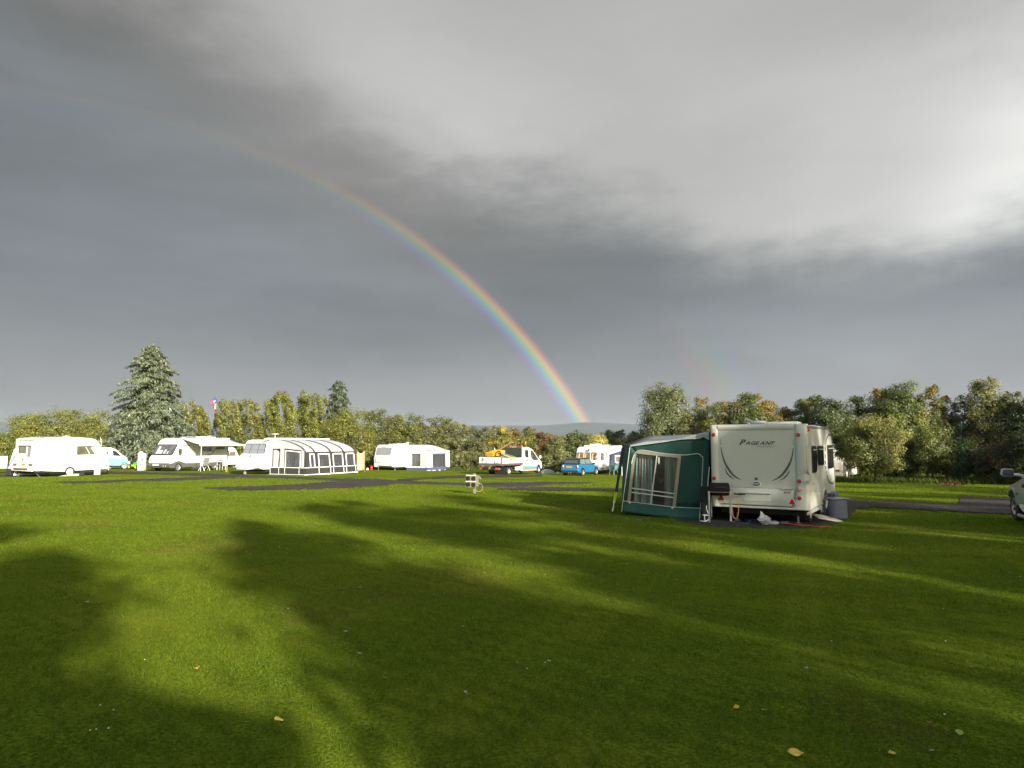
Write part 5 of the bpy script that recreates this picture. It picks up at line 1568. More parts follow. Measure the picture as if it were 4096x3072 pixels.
for a, b, big in fw:
    # frame ring
    mm = MB(); fwid = .09
    for q in ([wl(a, .52), wl(a - fwid, .52), wl(a - fwid, 1.5), wl(a, 1.5)], [wl(b + fwid, .52), wl(b, .52), wl(b, 1.5), wl(b + fwid, 1.5)], [wl(a, 1.42), wl(b, 1.42), wl(b, 1.5), wl(a, 1.5)]):
        mm.slab(q, nw, .014, .03)
    mm.build('window_border', AWW, t)
    sl('clear_window', VINYL, t, [wl(a - fwid, .54), wl(b + fwid, .54), wl(b + fwid, 1.42), wl(a - fwid, 1.42)], nw, 0, .004)
MB().slab([wl(xg, .50), wl(xg - Ld - .15, .50), wl(xg - Ld - .15, .545), wl(xg, .545)], nw, .02, .035).build('skirt_line', AWW, t)
for x in [xg - 1.35, xg - 2.62, xg - 2.95, xg - 4.12, xg - 4.45, xg - 5.55]:
    band('pole_sleeve', AWW, t, [wl(x, 0), wl(x, .5)], nw, .035, .03)
MB().slab([wl(xg, .0), wl(xg - Ld, .0), wl(xg - Ld, .06), wl(xg, .06)], nw, .01, .06).build('mud_flap', AWW, t)
# gable towards the camera
gab = [(1.12, 0), (1.12, 2.48)] + cs[1:] + [(yo - .18, 1.6), (yo + .02, 0)]
gx = lambda y, z, e=0: Vector((xg + e, y, z))
dA, dB, wA, wB = 1.32, 2.05, 2.42, 3.95
n = (1, 0, 0)
top_ = [gx(a, b) for a, b in [(1.12, 1.86), (1.12, 2.48)] + cs[1:] + [(4.24, 1.60), (4.2, 1.55), (4.2, 1.70)][:2]]
hi = [gx(1.12, 1.80), gx(1.12, 2.48)] + [gx(a, b) for a, b in cs[1:]] + [gx(4.24, 1.60), gx(4.1, 1.60), gx(4.1, 1.72), gx(2.2, 1.84)]
sl('gable_top', AWL, t, hi, n, -.01, .01)
for a, b, c, d in ((1.12, 1.34, .5, 1.82), (2.04, 2.44, .5, 1.85), (3.93, 4.22, .5, 1.74)):
    sl('gable_panel', AWL, t, [gx(a, c), gx(b, c), gx(b, d), gx(a, d)], n, -.008, .008)
sl('gable_skirt', AWD, t, [gx(1.12, 0), gx(yo, 0), gx(yo, .5), gx(1.12, .5)], n, -.01, .01)
door = sl('door', AWL, t, [gx(1.42, .5), gx(1.98, .5), gx(1.98, 1.45), gx(1.9, 1.68), gx(1.7, 1.76), gx(1.42, 1.76)], n, -.012, .0)
band('door_zip', AWD, door, [gx(1.37, .5), gx(1.37, 1.82), gx(2.04, 1.82), gx(2.0, 1.4), gx(1.9, .5)], n, .06, .015)
sl('clear_window', VINYL, t, [gx(2.58, .5), gx(3.86, .5), gx(3.84, 1.58), gx(2.58, 1.66)], n, 0, .004, rnd=.08)
for P_ in ([(2.46, .5), (2.46, 1.84), (3.95, 1.72), (3.96, .5)],): band('window_zip', AWD, t, [gx(a, b) for a, b in P_], n, .045, .02)
for P_ in ([(2.54, .5), (2.54, 1.72), (3.88, 1.62), (3.89, .5)],): band('window_border', AWW, t, [gx(a, b) for a, b in P_], n, .09, .014)
wv = []
for i in range(15):
    f = i / 14; wv.append([(xg - .12 + .04 * math.sin(z * 3 + i * 1.9), 3.50 + (f) * .38 - (1.55 - z) * .25 * (1 - f) * (1 if z > .9 else .4), z) for z in np.linspace(1.6, .5, 8)])
MB().grid(wv).build('curtain', AWW, t, smooth=True)
wv = []
for i in range(10):
    f = i / 9; wv.append([(xg - .12 + .05 * math.sin(z * 4 + i * 2.1), 2.60 + f * (.12 + .34 * max(0, (1.25 - z))), z) for z in np.linspace(1.6, .5, 8)])
MB().grid(wv).build('curtain', AWW, t, smooth=True)
MB().slab([gx(1.12, .50), gx(yo, .50), gx(yo, .545), gx(1.12, .545)], n, .012, .03).build('skirt_line', AWW, t)
MB().slab([gx(1.12, 0), gx(yo, 0), gx(yo, .06), gx(1.12, .06)], n, .01, .06).build('mud_flap', AWW, t)
for y in (1.16, 1.95, 2.5, 3.8): band('pole_sleeve', AWW, t, [gx(y, 0), gx(y, .5)], n, .03, .02)
for k in range(5):
    a = random.Random(k).uniform(0, 1); MB().box((xg - 1.2 * k + .2, yo + .12, .03), (.45, .22, .035), rz=a).build('peg_flap', AWW, t)
sl('back_wall', AWD, t, [Vector((xg - Ld, 1.14, 0)), Vector((xg - Ld, 1.14, 2.4)), Vector((xg - Ld, 3.2, 2.1)), Vector((xg - Ld, 4.2, 1.6)), Vector((xg - Ld, 4.35, 0))], (1, 0, 0), -.01, .01)
# furniture inside
o = thing('garden_chair', 'cream chair back seen through the widest awning window', 'chair', MW(FS, (xg - 2.0, yo - .7, 0)), FS.ang)
MB().box((-.25, 0, .78), (.07, .62, .5), ry=.15).build('backrest', CREAMF, o, .03)
MB().box((.05, 0, .45), (.5, .6, .08)).build('seat', CREAMF, o, .03)
MB().tube([(.3, -.25, .45), (-.2, -.25, 0)], .015, 5).tube([(.3, .25, .45), (-.2, .25, 0)], .015, 5).tube([(-.25, .25, .6), (.3, .25, 0)], .015, 5).tube([(-.25, -.25, .6), (.3, -.25, 0)], .015, 5).build('frame', AWW, o)
o = thing('side_table', 'small white round table inside the awning', 'table', MW(FS, (xg - 3.75, yo - .6, 0)), FS.ang)
MB().lathe([(.33, .70), (.34, .72), (.33, .74)], (0, 0, 0), 'Z', 20).build('table_top', AWW, o)
MB().tube([(-.2, 0, 0), (-.08, 0, .70)], .02, 5).tube([(.2, 0, 0), (.08, 0, .70)], .02, 5).tube([(0, .2, 0), (0, .08, .70)], .02, 5).build('leg', AWW, o)
STR = stripes('green and cream stripes', 'Z', [srgb(232, 226, 176), srgb(232, 226, 176), srgb(88, 92, 66)], .046)
o = thing('deck_chair', 'orange and white striped towel hanging inside the last awning window', 'towel', MW(FS, (xg - 5.15, yo - .75, 0)), FS.ang)
MB().box((.25, .1, .90), (.34, .02, .72)).build('towel', stripes('orange and white stripes', 'Z', [srgb(225, 140, 110), srgb(225, 140, 110), srgb(235, 225, 205)], .04), o)
MB().tube([(-.3, .1, 1.27), (.5, .1, 1.27)], .012, 4).tube([(-.3, .1, 0), (-.3, .1, 1.27)], .012, 4).tube([(.5, .1, 0), (.5, .1, 1.27)], .012, 4).build('rack', STEEL, o)

# striped windbreak
p0 = ground(1427, 1890); p1 = ground(1456, 1888)
o = thing('windbreak', 'green and cream striped windbreak next to the big awning', 'windbreak', p0, math.atan2(p1.y - p0.y + .5, p1.x - p0.x))
L = (p1 - p0).length * 1.15; rows = []
for i in range(16):
    f = i / 15; sag = .13 * math.sin(math.pi * f) ** 2
    rows.append([(f * L, .05 * math.sin(f * 9), .10 + (1.62 - sag * (z ** 3) - .10) * z) for z in np.linspace(0, 1, 10)])
MB().grid(rows).build('cloth_panel', STR, o, smooth=True, solid=.006)
rows = []
for i in range(6):
    f = i / 5; rows.append([(-f * .35, .25 + f * .3, .10 + 1.55 * z) for z in np.linspace(0, 1, 6)])
MB().grid(rows).build('cloth_panel', STR, o, smooth=True, solid=.006)
for x, y in ((0, 0), (L, 0), (-.35, .55)): MB().tube([(x, y, -.05), (x, y, 1.74)], .022, 6).build('pole', WOOD, o)

# ------------------------------------------------------------------ caravan with the cream and blue awning
FR_ = Frame((-11.3, 68.5), (2.9, 1.1), (-.5, -.866))
r = vehicle('touring_caravan', 'white caravan with a single blinded front window, next to the cream and blue awning', 'caravan', FR_, 'white touring caravans on the far pitches')
sp_ = [(3.08, .42), (3.22, .62), (3.30, 1.30), (3.16, 1.50), (2.95, 2.22), (2.72, 2.45), (2.4, 2.52), (-2.8, 2.54), (-2.9, 2.4), (-2.9, .36), (.1, .36), (.0, .55), (-.28, .66), (-.56, .55), (-.64, .36), (2.9, .34)]
extr('body', WHITE, r, [Vector((a, 0, b)) for a, b in sp_], -1.1, 1.1, .09)
underbody(r, -2.8, 2.7, -1.0, 1.0, .22, .42)
a0 = Vector((3.13, 0, 1.56)); a1 = Vector((2.96, 0, 2.18)); d_ = a1 - a0; wn_ = Vector((d_.z, 0, -d_.x)).normalized()
w = sl('front_window', BLIND, r, [fs(0, -.88), fs(0, .80), fs(1, .86), fs(1, -.86)], wn_, 0, .03, rnd=.12)
sl('window_frame', GREYP, w, [fs(-.07, -.94), fs(-.07, .86), fs(1.07, .92), fs(1.07, -.92)], wn_, -.02, .018, rnd=.14)
text('lettering', 'Ranger', .15, GDECAL, r, (2.92, -.1, 2.30), (.85, 0, .5), sx=1.15, spacing=1.2)
sl('badge', GDECAL, r, [Vector((3.29, -.02, 1.22)), Vector((3.29, .09, 1.25)), Vector((3.29, .07, 1.32)), Vector((3.29, -.04, 1.29))], (1, 0, 0), 0, .02)
band('locker_seam', SEAM, r, [Vector((3.30, -.98, 1.40)), Vector((3.29, -.85, 1.15)), Vector((3.28, -.80, .80)), Vector((3.27, .3, .76))], (1, 0, .1), .018, .02)
n = (0, 1, 0)
window(r, [Vector((2.15, 1.1, 1.55)), Vector((1.05, 1.1, 1.55)), Vector((1.08, 1.1, 2.13)), Vector((2.12, 1.1, 2.13))], n, BLINDW, AWW, .06, .05)
text('lettering', 'Ranger GT', .13, LDECAL, r, (1.85, 1.1, 1.22), n)
MB().ell((3.30, .0, .55), (.25, .9, .08)).build('hitch_cover', WHITE, r, smooth=True)
MB().box((3.45, -.55, .55), (.25, .45, .35)).build('gas_locker', WHITE, r, .04)
MB().tube([(3.6, -.2, .02), (3.6, -.2, .75)], .03, 6).build('jockey_post', GREYP, r)
roof_vent(r, 1.6, 0, 2.53, .8, .7, .06); roof_vent(r, .3, .1, 2.53, .9, .8, .1); aerial(r, -.3, .2, 2.55, .14, .22); wheel(r, -.3, 1.0, .28, .28, .18, 1); wheel(r, -.3, -1.0, .28, .28, .18, -1)
steady(r, 2.4, .9, .38, .1)
o = thing('gas_bottle', 'red gas bottle at the nose of the caravan with the cream awning', 'gas bottle', MW(FR_, (3.5, -1.15, 0)))
MB().lathe([(.10, .08), (.12, .13), (.12, .36), (.09, .44), (.03, .47), (.03, .52)], (0, 0, 0), 'Z', 16).build('cylinder', REDP, o, smooth=True)
MB().lathe([(.12, 0), (.11, .08)], (0, 0, 0), 'Z', 16).build('base_ring', RUBBER, o)
o = thing('water_carrier', 'small cream container on the grass by the red gas bottle', 'container', MW(FR_, (3.9, -1.3, 0)))
MB().lathe([(.11, 0), (.13, .04), (.13, .2), (.05, .26), (.05, .3)], (0, 0, 0), 'Z', 14).build('container', CREAM, o, smooth=True)

t = vehicle('caravan_awning', 'cream awning with blue skirt and two dark windows', 'awning', FR_, 'fabric awnings fixed to caravans')
xg, Ld, y1_ = 1.2, 4.0, 1.1 + 2.5
Ld = 3.9
cs = [(1.1, 2.52), (1.8, 2.42), (2.6, 2.22), (3.2, 2.05), (3.6, 1.95)]
MB().grid([[Vector((x, a, b - .05 * math.sin(math.pi * (i % 6) / 5) * (1 if 0 < k < 4 else 0))) for i, x in enumerate(np.linspace(xg + .05, xg - Ld, 11))] for k, (a, b) in enumerate(cs)]).build('roof_panel', CREAMF, t, smooth=True, solid=.02)
gx = lambda y, z, e=0: Vector((xg + e, y, z))
n = (1, 0, 0)
def holed(name, m_, parent, outer, inner, nrm_, d0, d1):
    """panel with a rectangular opening: four strips round it"""
    o_, i_ = outer, inner; b = MB()
    for k in range(4): b.slab([o_[k], o_[(k + 1) % 4], i_[(k + 1) % 4], i_[k]], nrm_, d0, d1)
    return b.build(name, m_, parent)
g_in = [gx(1.95, .42), gx(3.0, .42), gx(3.0, 1.62), gx(1.95, 1.62)]
holed('gable_panel', CREAMF, t, [gx(1.12, .30), gx(3.6, .30), gx(3.6, 1.94), gx(1.12, 2.2)], g_in, n, -.01, .01)
sl('gable_top', CREAMF, t, [gx(1.12, 2.2), gx(1.12, 2.5), gx(1.8, 2.41), gx(2.6, 2.21), gx(3.6, 1.94)], n, -.01, .01)
sl('clear_window', VINYL, t, g_in, n, 0, .004)
sl('window_roll', BLUEF, t, [gx(1.95, 1.56), gx(3.0, 1.56), gx(3.0, 1.66), gx(1.95, 1.66)], n, .012, .05)
band('zip', GDECAL, t, roundpoly([gx(1.5, .32), gx(1.5, 1.98), gx(3.45, 1.86), gx(3.45, .1)], .35)[5:-5] + [gx(3.45, .1)], n, .035, .016)
sl('skirt', BLUEF, t, [gx(1.3, 0), gx(3.6, 0), gx(3.6, .30), gx(1.3, .30)], n, -.01, .012)
lw = lambda x, z: Vector((x, 3.62 + .1 * (1 - z / 1.95), z))
n = (0, 1, 0)
g_in = [lw(xg - 1.0, .30), lw(xg - 3.2, .30), lw(xg - 3.2, 1.60), lw(xg - 1.0, 1.60)]
holed('long_wall', CREAMF, t, [lw(xg, .30), lw(xg - Ld, .30), lw(xg - Ld, 1.93), lw(xg, 1.93)], g_in, n, -.01, .01)
sl('clear_window', VINYL, t, g_in, n, 0, .004)
sl('window_roll', BLUEF, t, [lw(xg - 1.0, 1.55), lw(xg - 3.2, 1.55), lw(xg - 3.2, 1.68), lw(xg - 1.0, 1.68)], n, .012, .06)
sl('skirt', BLUEF, t, [lw(xg, 0), lw(xg - Ld, 0), lw(xg - Ld, .34), lw(xg, .34)], n, -.01, .014)
MB().tube([lw(xg + .05, 1.95), lw(xg - Ld - .1, 1.95)], .045, 6).build('eave_edge', BLUEF, t)
band('zip', GDECAL, t, roundpoly([lw(xg - .15, .05), lw(xg - .15, 1.82), lw(xg - 3.7, 1.82), lw(xg - 3.7, .05)], .3)[5:-5], n, .03, .016)
sl('back_wall', CREAMF, t, [Vector((xg - Ld, 1.12, 0)), Vector((xg - Ld, 1.12, 2.5)), Vector((xg - Ld, 3.6, 1.93)), Vector((xg - Ld, 3.66, 0))], (1, 0, 0), -.01, .01)
for k in range(4): MB().box((xg - .2 - k * .9, 3.80, .03), (.5, .2, .04), rz=.3 * k).build('mud_flap', AWW, t)
for k, y in enumerate((2.0, 2.5)):
    o = thing('folding_chair', ('left' if k == 0 else 'right') + ' brown chair seen through the cream awning gable window', 'chair', MW(FR_, (xg - .9, y, 0)), FR_.ang)
    MB().box((-.2, 0, .68), (.06, .40, .42)).build('backrest', mat('brown chair cloth', srgb(130, 92, 72), .8), o, .02)
    MB().box((0, 0, .42), (.42, .42, .06)).build('seat', mat('brown chair cloth', 0), o, .02)
    for sx, sy in ((1, 1), (1, -1), (-1, 1), (-1, -1)): MB().tube([(sx * .18, sy * .18, .42), (sx * .2, sy * .2, 0)], .015, 5).build('leg', STEEL, o)

# ------------------------------------------------------------------ electric post in the middle of the lawn
g = ground(1894, 1974)
o = thing('hookup_post', 'cream electric hook up post with four round sockets on the open lawn', 'power post', g, 0, 'electric hook up posts')
k = (CAMZ - g.z) / 201.0
def ep(*q):
    out = []
    for px, py in ZE(*q): out.append(Vector(((px - 1894) * k, 0, (1974 - py) * k)))
    return out
P_ = ep((715, 205), (865, 205), (880, 1300), (725, 1300)); b = MB().slab([P_[0], P_[1], P_[2], P_[3]], (0, 1, 0), .0, .10); b.build('post', mat('old timber post', srgb(116, 108, 80), .9, var=.2, scale=10, stretch=(1, 1, .2), bump=.5), o, .006)
bx = MB().slab(ep((325, 285), (890, 300), (890, 960), (330, 940)), (0, 1, 0), -.16, .0).build('socket_box', SOCK, o, .008)
MB().slab(ep((890, 300), (1045, 300), (1040, 430), (1010, 520), (1045, 640), (1040, 730), (1000, 780), (1050, 900), (890, 900)), (0, 1, 0), -.14, .04).build('side_housing', SOCK, bx, .006)
dk = mat('dark socket mouth', srgb(36, 34, 27), .8, spec=.1)
for a, b_ in ((445, 455), (740, 465), (455, 785), (745, 800)):
    c = ep((a, b_))[0]; rr_ = 118 / 13.83 * k
    sl('socket', dk, bx, roundpoly([c + Vector((sx * rr_, 0, sz * rr_ * (1.1 if sz < 0 else .95))) for sx, sz in ((-1, -1), (1, -1), (1, 1), (-1, 1))], rr_ * .75), (0, -1, 0), .155, .175)
band('divider', AWW, bx, ep((325, 625), (890, 640)), (0, -1, 0), .02, .18)
band('top_edge', AWW, bx, ep((330, 285), (890, 300)), (0, -1, 0), .012, .175)
q = ep((1060, 350), (1150, 490))
MB().tube([q[0], q[1]], .022, 6).tube(ep((1010, 450), (1160, 500)), .015, 5).build('plug', GREYP, o)
MB().tube(curve_pts(ep((1010, 740), (1150, 760), (1230, 900), (1230, 1060), (1130, 1180), (1000, 1190), (890, 1120)), 5), .012, 5).tube(ep((1010, 740), (1110, 790)), .024, 6).build('hookup_cable', mat('grey cable', srgb(130, 134, 132), .5), o)
MB().tube(curve_pts(ep((1240, 900), (1235, 1050), (1290, 1200), (1450, 1370)), 5), .008, 5).build('orange_cable', ORCAB, o)

V3 = Vector


def taper(name, m, root, pts, y0, y1, ztop, zbot, bevel=.03):
    """side outline pushed across the width, leaning in towards the top"""
    P = [V3((p[0], 0, p[1])) for p in pts]; k = len(P); hw = lambda z: y0 + (y1 - y0) * min(1, max(0, (z - zbot) / (ztop - zbot)))
    vs = [(p.x, -hw(p.z), p.z) for p in P] + [(p.x, hw(p.z), p.z) for p in P]
    fs = [tuple(range(k)), tuple(range(2 * k - 1, k - 1, -1))] + [(i, i + k, (i + 1) % k + k, (i + 1) % k) for i in range(k)]
    return MB().add(vs, fs).build(name, m, root, bevel, seg=3)


def arch_pts(cx, cz, r, n=9, zb=.2):
    """notch for a wheel, running from high x to low x"""
    a0 = math.asin(max(-1, min(1, (zb - cz) / r)))
    return [(cx + r * math.cos(a), cz + r * math.sin(a)) for a in np.linspace(a0, math.pi - a0, n)]


# ------------------------------------------------------------------ flatbed truck
FT = Frame(at(2003, 57.8).xy, (-3.1, -1.08), (.545, .839))
r = vehicle('flatbed_truck', 'white double cab flatbed truck with teal stripe, loaded with a yellow barrow', 'truck', FT)
WT_ = mat('white truck paint', (.80, .80, .80), .3, var=.02, coat=.5, dirt=(.45, .42, .36, .25))
cabp = [(.34, .42), (.34, 2.30), (.85, 2.30), (1.54, 2.24), (1.99, 2.08), (2.33, 1.82), (2.9, 1.38), (3.20, 1.18), (3.45, 1.02), (3.60, .75), (3.62, .50), (3.5, .36)] + arch_pts(3.05, .36, .42, 9, .36)[1:] + [(2.5, .36)]
cab = extr('cab', WT_, r, [V3((a, 0, b)) for a, b in cabp], -1.0, 1.0, .06)
sl('lower_door_panel', mat('grey lower panel', srgb(118, 122, 118), .5), r, [V3((.38, -1, .40)), V3((2.62, -1, .40)), V3((2.70, -1, .60)), V3((.38, -1, .66))], (0, -1, 0), .0, .012)
sl('teal_stripe', TEALP, r, [V3((.38, -1, .66)), V3((2.70, -1, .58)), V3((2.76, -1, .66)), V3((.38, -1, .77))], (0, -1, 0), .0, .014)
Tn = (0, -1, 0)
T_ = lambda *q: FT.side(ZT(*q), -1.0)
sl('door_window', GLASS, r, T_((1465, 218), (1572, 218), (1582, 448), (1525, 448), (1475, 410)), Tn, 0, .012, rnd=.05)
sl('door_window', GLASS, r, T_((1637, 232), (1700, 245), (1790, 380), (1858, 475), (1850, 540), (1760, 530), (1690, 505), (1648, 430)), Tn, 0, .012, rnd=.05)
sl('windscreen', GLASS, r, [V3((1.95, -.86, 2.04)), V3((1.95, .86, 2.04)), V3((2.95, .92, 1.36)), V3((2.95, -.92, 1.36))], (.56, 0, .83), .03, .06)
for a, b in ((1490, 537), (1665, 548)): MB().box(T_((a, b))[0], (.16, .04, .05)).build('handle', BLACK, r)
band('door_seam', LDECAL, r, T_((1600, 200), (1610, 450), (1625, 670)), Tn, .015, .013)


def tree_logo(root, O, ux, uz, n, s):
    """small black tree emblem: trunk and wind-swept tiers"""
    P = lambda a, b: O + ux * a * s + uz * b * s
    m = MB()
    m.slab([P(-.03, 0), P(.05, 0), P(.04, .5), P(.10, .9), P(.03, .9), P(-.04, .5)], n, 0, .006)
    rnd = random.Random(5)
    for cx, cz, w in ((-.28, .42, .34), (.26, .40, .26), (-.22, .62, .30), (.22, .66, .26), (.05, .86, .26), (-.05, .74, .22), (.28, .52, .2)):
        for _ in range(7):
            a, b = cx + rnd.uniform(-.5, .5) * w, cz + rnd.uniform(-.06, .06)
            l, h = w * rnd.uniform(.25, .5), rnd.uniform(.025, .05)
            m.slab([P(a - l / 2, b), P(a, b + h), P(a + l / 2, b + h * .2), P(a, b - h * .6)], n, 0, .006)
    return m.build('tree_emblem', BLACK, root)


c = T_((1535, 680))[0]; tree_logo(r, c + V3((0, -.012, 0)), V3((1, 0, 0)), V3((0, 0, 1)), V3(Tn), .62)
wheel(r, 3.05, -.86, .34, .34, .24, -1, ALLOY, .55); wheel(r, 3.05, .86, .34, .34, .24, 1, ALLOY, .55)
wheel(r, -1.62, -.80, .34, .34, .24, -1, ALLOY, .6); wheel(r, -1.62, -.55, .34, .34, .24, -1, ALLOY, .6); wheel(r, -1.62, .8, .34, .34, .24, 1, ALLOY, .6)
MB().box((2.98, -1.16, 1.42), (.10, .20, .26)).build('wing_mirror', WT_, r, .04)
MB().box((2.98, 1.18, 1.42), (.10, .24, .30)).build('wing_mirror', WT_, r, .04)
# bed
MB().box((-1.4, 0, .93), (3.4, 2.16, .14)).build('bed_floor', DGREY, r)
for sy in (-1, 1):
    o = MB().box((-1.30, sy * 1.07, 1.20), (3.15, .035, .42)).build('side_board', WT_, r, .006)
    for k in range(4): MB().box((-2.55 + k * .85, sy * 1.095, 1.04), (.035, .02, .14)).build('hinge', BLACK, o)
    band('side_crease', LDECAL, o, [V3((-2.8, sy * 1.09, 1.30)), V3((.2, sy * 1.09, 1.26))], (0, sy, 0), .012, .006)
tb = MB().box((-3.08, 0, 1.24), (.035, 2.10, .50)).build('tailboard', WT_, r, .006)
band('side_crease', LDECAL, tb, [V3((-3.10, .95, 1.24)), V3((-3.10, -.95, 1.24))], (-1, 0, 0), .012, .006)
for y in (.35, -.5): MB().box((-3.105, y, 1.08), (.02, .05, .2)).build('hinge', BLACK, tb)
tree_logo(tb, V3((-3.10, .72, 1.01)), V3((0, -1, 0)), V3((0, 0, 1)), V3((-1, 0, 0)), .46)
for k, (a, b) in enumerate(((.35, -.05), (-.15, -.55))): band('faded_lettering', LDECAL, tb, [V3((-3.10, a, 1.36)), V3((-3.10, b, 1.36))], (-1, 0, 0), .035, .006)
MB().box((-3.11, -.78, 1.05), (.015, .22, .05)).build('orange_reflector', AMBER, tb)
MB().box((-3.0, -1.06, 1.22), (.10, .10, .56)).build('corner_post', DGREY, r)
MB().box((-1.4, 0, .84), (3.5, 2.1, .05)).build('bed_edge', mat('rusty red bed edge', srgb(110, 70, 66), .7), r)
MB().box((-.7, .35, .55), (5.0, .5, .25)).box((-.7, -.35, .55), (5.0, .4, .2)).build('chassis', DARKU, r)
MB().box((-3.0, 0, .56), (.08, 2.0, .06)).build('underrun_bar', GREYP, r)
for y in (.82, -.72): MB().box((-3.06, y, .56), (.07, .40, .20)).build('rear_light', mat('worn red lamp', srgb(176, 66, 60), .4, coat=.3), r, .01)
pl = MB().box((-3.06, .18, .57), (.03, .52, .17)).build('number_plate', YPLATE, r)
MB().box((-.35, -.93, .52), (.55, .2, .3)).build('side_locker', WT_, r, .02)
MB().slab([V3((.15, -1.0, .30)), V3((.38, -1.0, .30)), V3((.38, -1.0, .80)), V3((.15, -1.0, .74))], (0, -1, 0), -.1, .0).build('rear_step_panel', WT_, r, .01)
MB().box((1.5, -.98, .33), (2.2, .10, .12)).build('sill', mat('sill cover', srgb(176, 150, 146), .5), r, .01)
MB().box((-2.3, -.5, .35), (.05, .9, .5)).build('mud_flap', BLACK, r)
# guard behind the cab
m = MB(); m.box((.20, 0, 2.34), (.10, 2.05, .09)); m.box((.2, -1.0, 1.7), (.06, .06, 1.3)); m.box((.2, 1.0, 1.7), (.06, .06, 1.3)); m.build('headboard_frame', mat('brown steel frame', srgb(112, 80, 66), .7), r)
MB().box((.2, 0, 1.72), (.02, 1.98, 1.12)).build('rear_window_mesh', mat('dark green glass mesh', srgb(52, 60, 50), .3, coat=.4), r)
for y in (.80, .64, .05, -.12, -.28, -.44): MB().lathe([(.035, 0), (.035, -.03), (0, -.035)], (.14, y, 2.30), 'X', 10).build('marker_lamp', CREAM, r)
MB().box((.22, -1.02, 2.38), (.05, .05, .22)).build('amber_post', AMBER, r)
# load
E_ = lambda x, *q: FT.end(ZT(*q), x)
o = vehicle('wheelbarrow', 'bright yellow tipping barrow lying on the truck bed', 'barrow', FT)
q = E_(-2.3, (300, 385), (310, 290), (430, 272), (560, 215), (752, 235), (757, 295), (645, 310), (612, 400), (545, 412), (372, 410))
o2 = MB().slab(q, (1, 0, 0), 0, .7).build('tub', YELB, o, .03)
sl('tub_hollow', mat('ochre barrow hollow', srgb(206, 120, 14), .6), o2, E_(-2.3, (330, 315), (528, 308), (520, 378), (345, 385)), (-1, 0, 0), .0, .03)
MB().tube(curve_pts(E_(-2.35, (615, 400), (625, 320), (660, 270), (720, 252), (760, 262)), 5), .03, 6).build('handle', BLACK, o)
MB().tube(E_(-2.3, (570, 160), (582, 225)), .035, 6).build('bracket', CREAM, o)
o = vehicle('timber_board', 'long weathered board sticking up over the truck bed', 'board', FT)
MB().slab(E_(-1.6, (660, 215), (1075, -22), (1105, 5), (700, 232)), (1, 0, 0), 0, .25).build('board', WOOD, o)
o = vehicle('rubble_sack', 'tan sheeted heap at the front of the truck bed', 'load', FT)
MB().slab(E_(-1.3, (735, 440), (760, 370), (800, 300), (880, 345), (1000, 385), (1140, 440), (1140, 520), (735, 520)), (1, 0, 0), -.4, .5).build('heap', mat('tan sheet', srgb(168, 152, 92), .8, var=.2, bump=.4), o, .08)
o = vehicle('teal_pole', 'dark teal pole laid across the sheeted heap on the truck', 'pole', FT)
MB().tube(E_(-1.9, (880, 325), (1165, 440)), .035, 6).build('pole', mat('dark teal paint', srgb(50, 98, 92), .5), o)
o = vehicle('coiled_hose', 'black and pale blue coiled hose behind the yellow barrow', 'hose', FT)
MB().tube(curve_pts(E_(-1.9, (745, 380), (770, 310), (820, 275), (880, 285), (910, 330), (870, 345)), 5), .035, 6).build('black_coil', BLACK, o)
MB().tube(curve_pts(E_(-1.95, (790, 345), (800, 300), (850, 290), (860, 330), (820, 350)), 4), .05, 6).build('blue_coil', mat('pale blue hose', srgb(150, 170, 190), .5), o)
MB().tube(E_(-1.95, (870, 240), (878, 300)), .02, 5).build('fitting', STEEL, o)

# ------------------------------------------------------------------ small blue car
FC = Frame(at(2316, 58.5).xy, (-1.82, -.84), (.545, .839))
r = vehicle('hatchback_car', 'bright blue three door hatchback with black roof and yellow rear plate', 'car', FC)
bp_ = [(-1.88, .34), (-1.90, .60), (-1.86, .86), (-1.74, .97), (-.6, .95), (.30, .93), (.85, .90), (1.45, .80), (1.68, .66), (1.74, .46), (1.70, .30)] + arch_pts(1.24, .30, .36, 9, .26) + arch_pts(-1.22, .30, .36, 9, .26) + [(-1.7, .26)]
taper('body', BLUEP, r, bp_, .84, .76, 1.0, .55, .06)
gh = [(-1.78, .93), (-1.50, 1.40), (-.5, 1.43), (.34, 1.42), (1.0, .88), (.3, .90)]
taper('glasshouse', GLASS, r, gh, .76, .60, 1.39, .92, .02)
taper('roof', mat('black gloss roof', (.02, .02, .022), .25, coat=.6), r, [(-1.56, 1.385), (-1.46, 1.45), (-.5, 1.48), (.30, 1.47), (.42, 1.39), (-.5, 1.39)], .645, .61, 1.47, 1.38, .02)
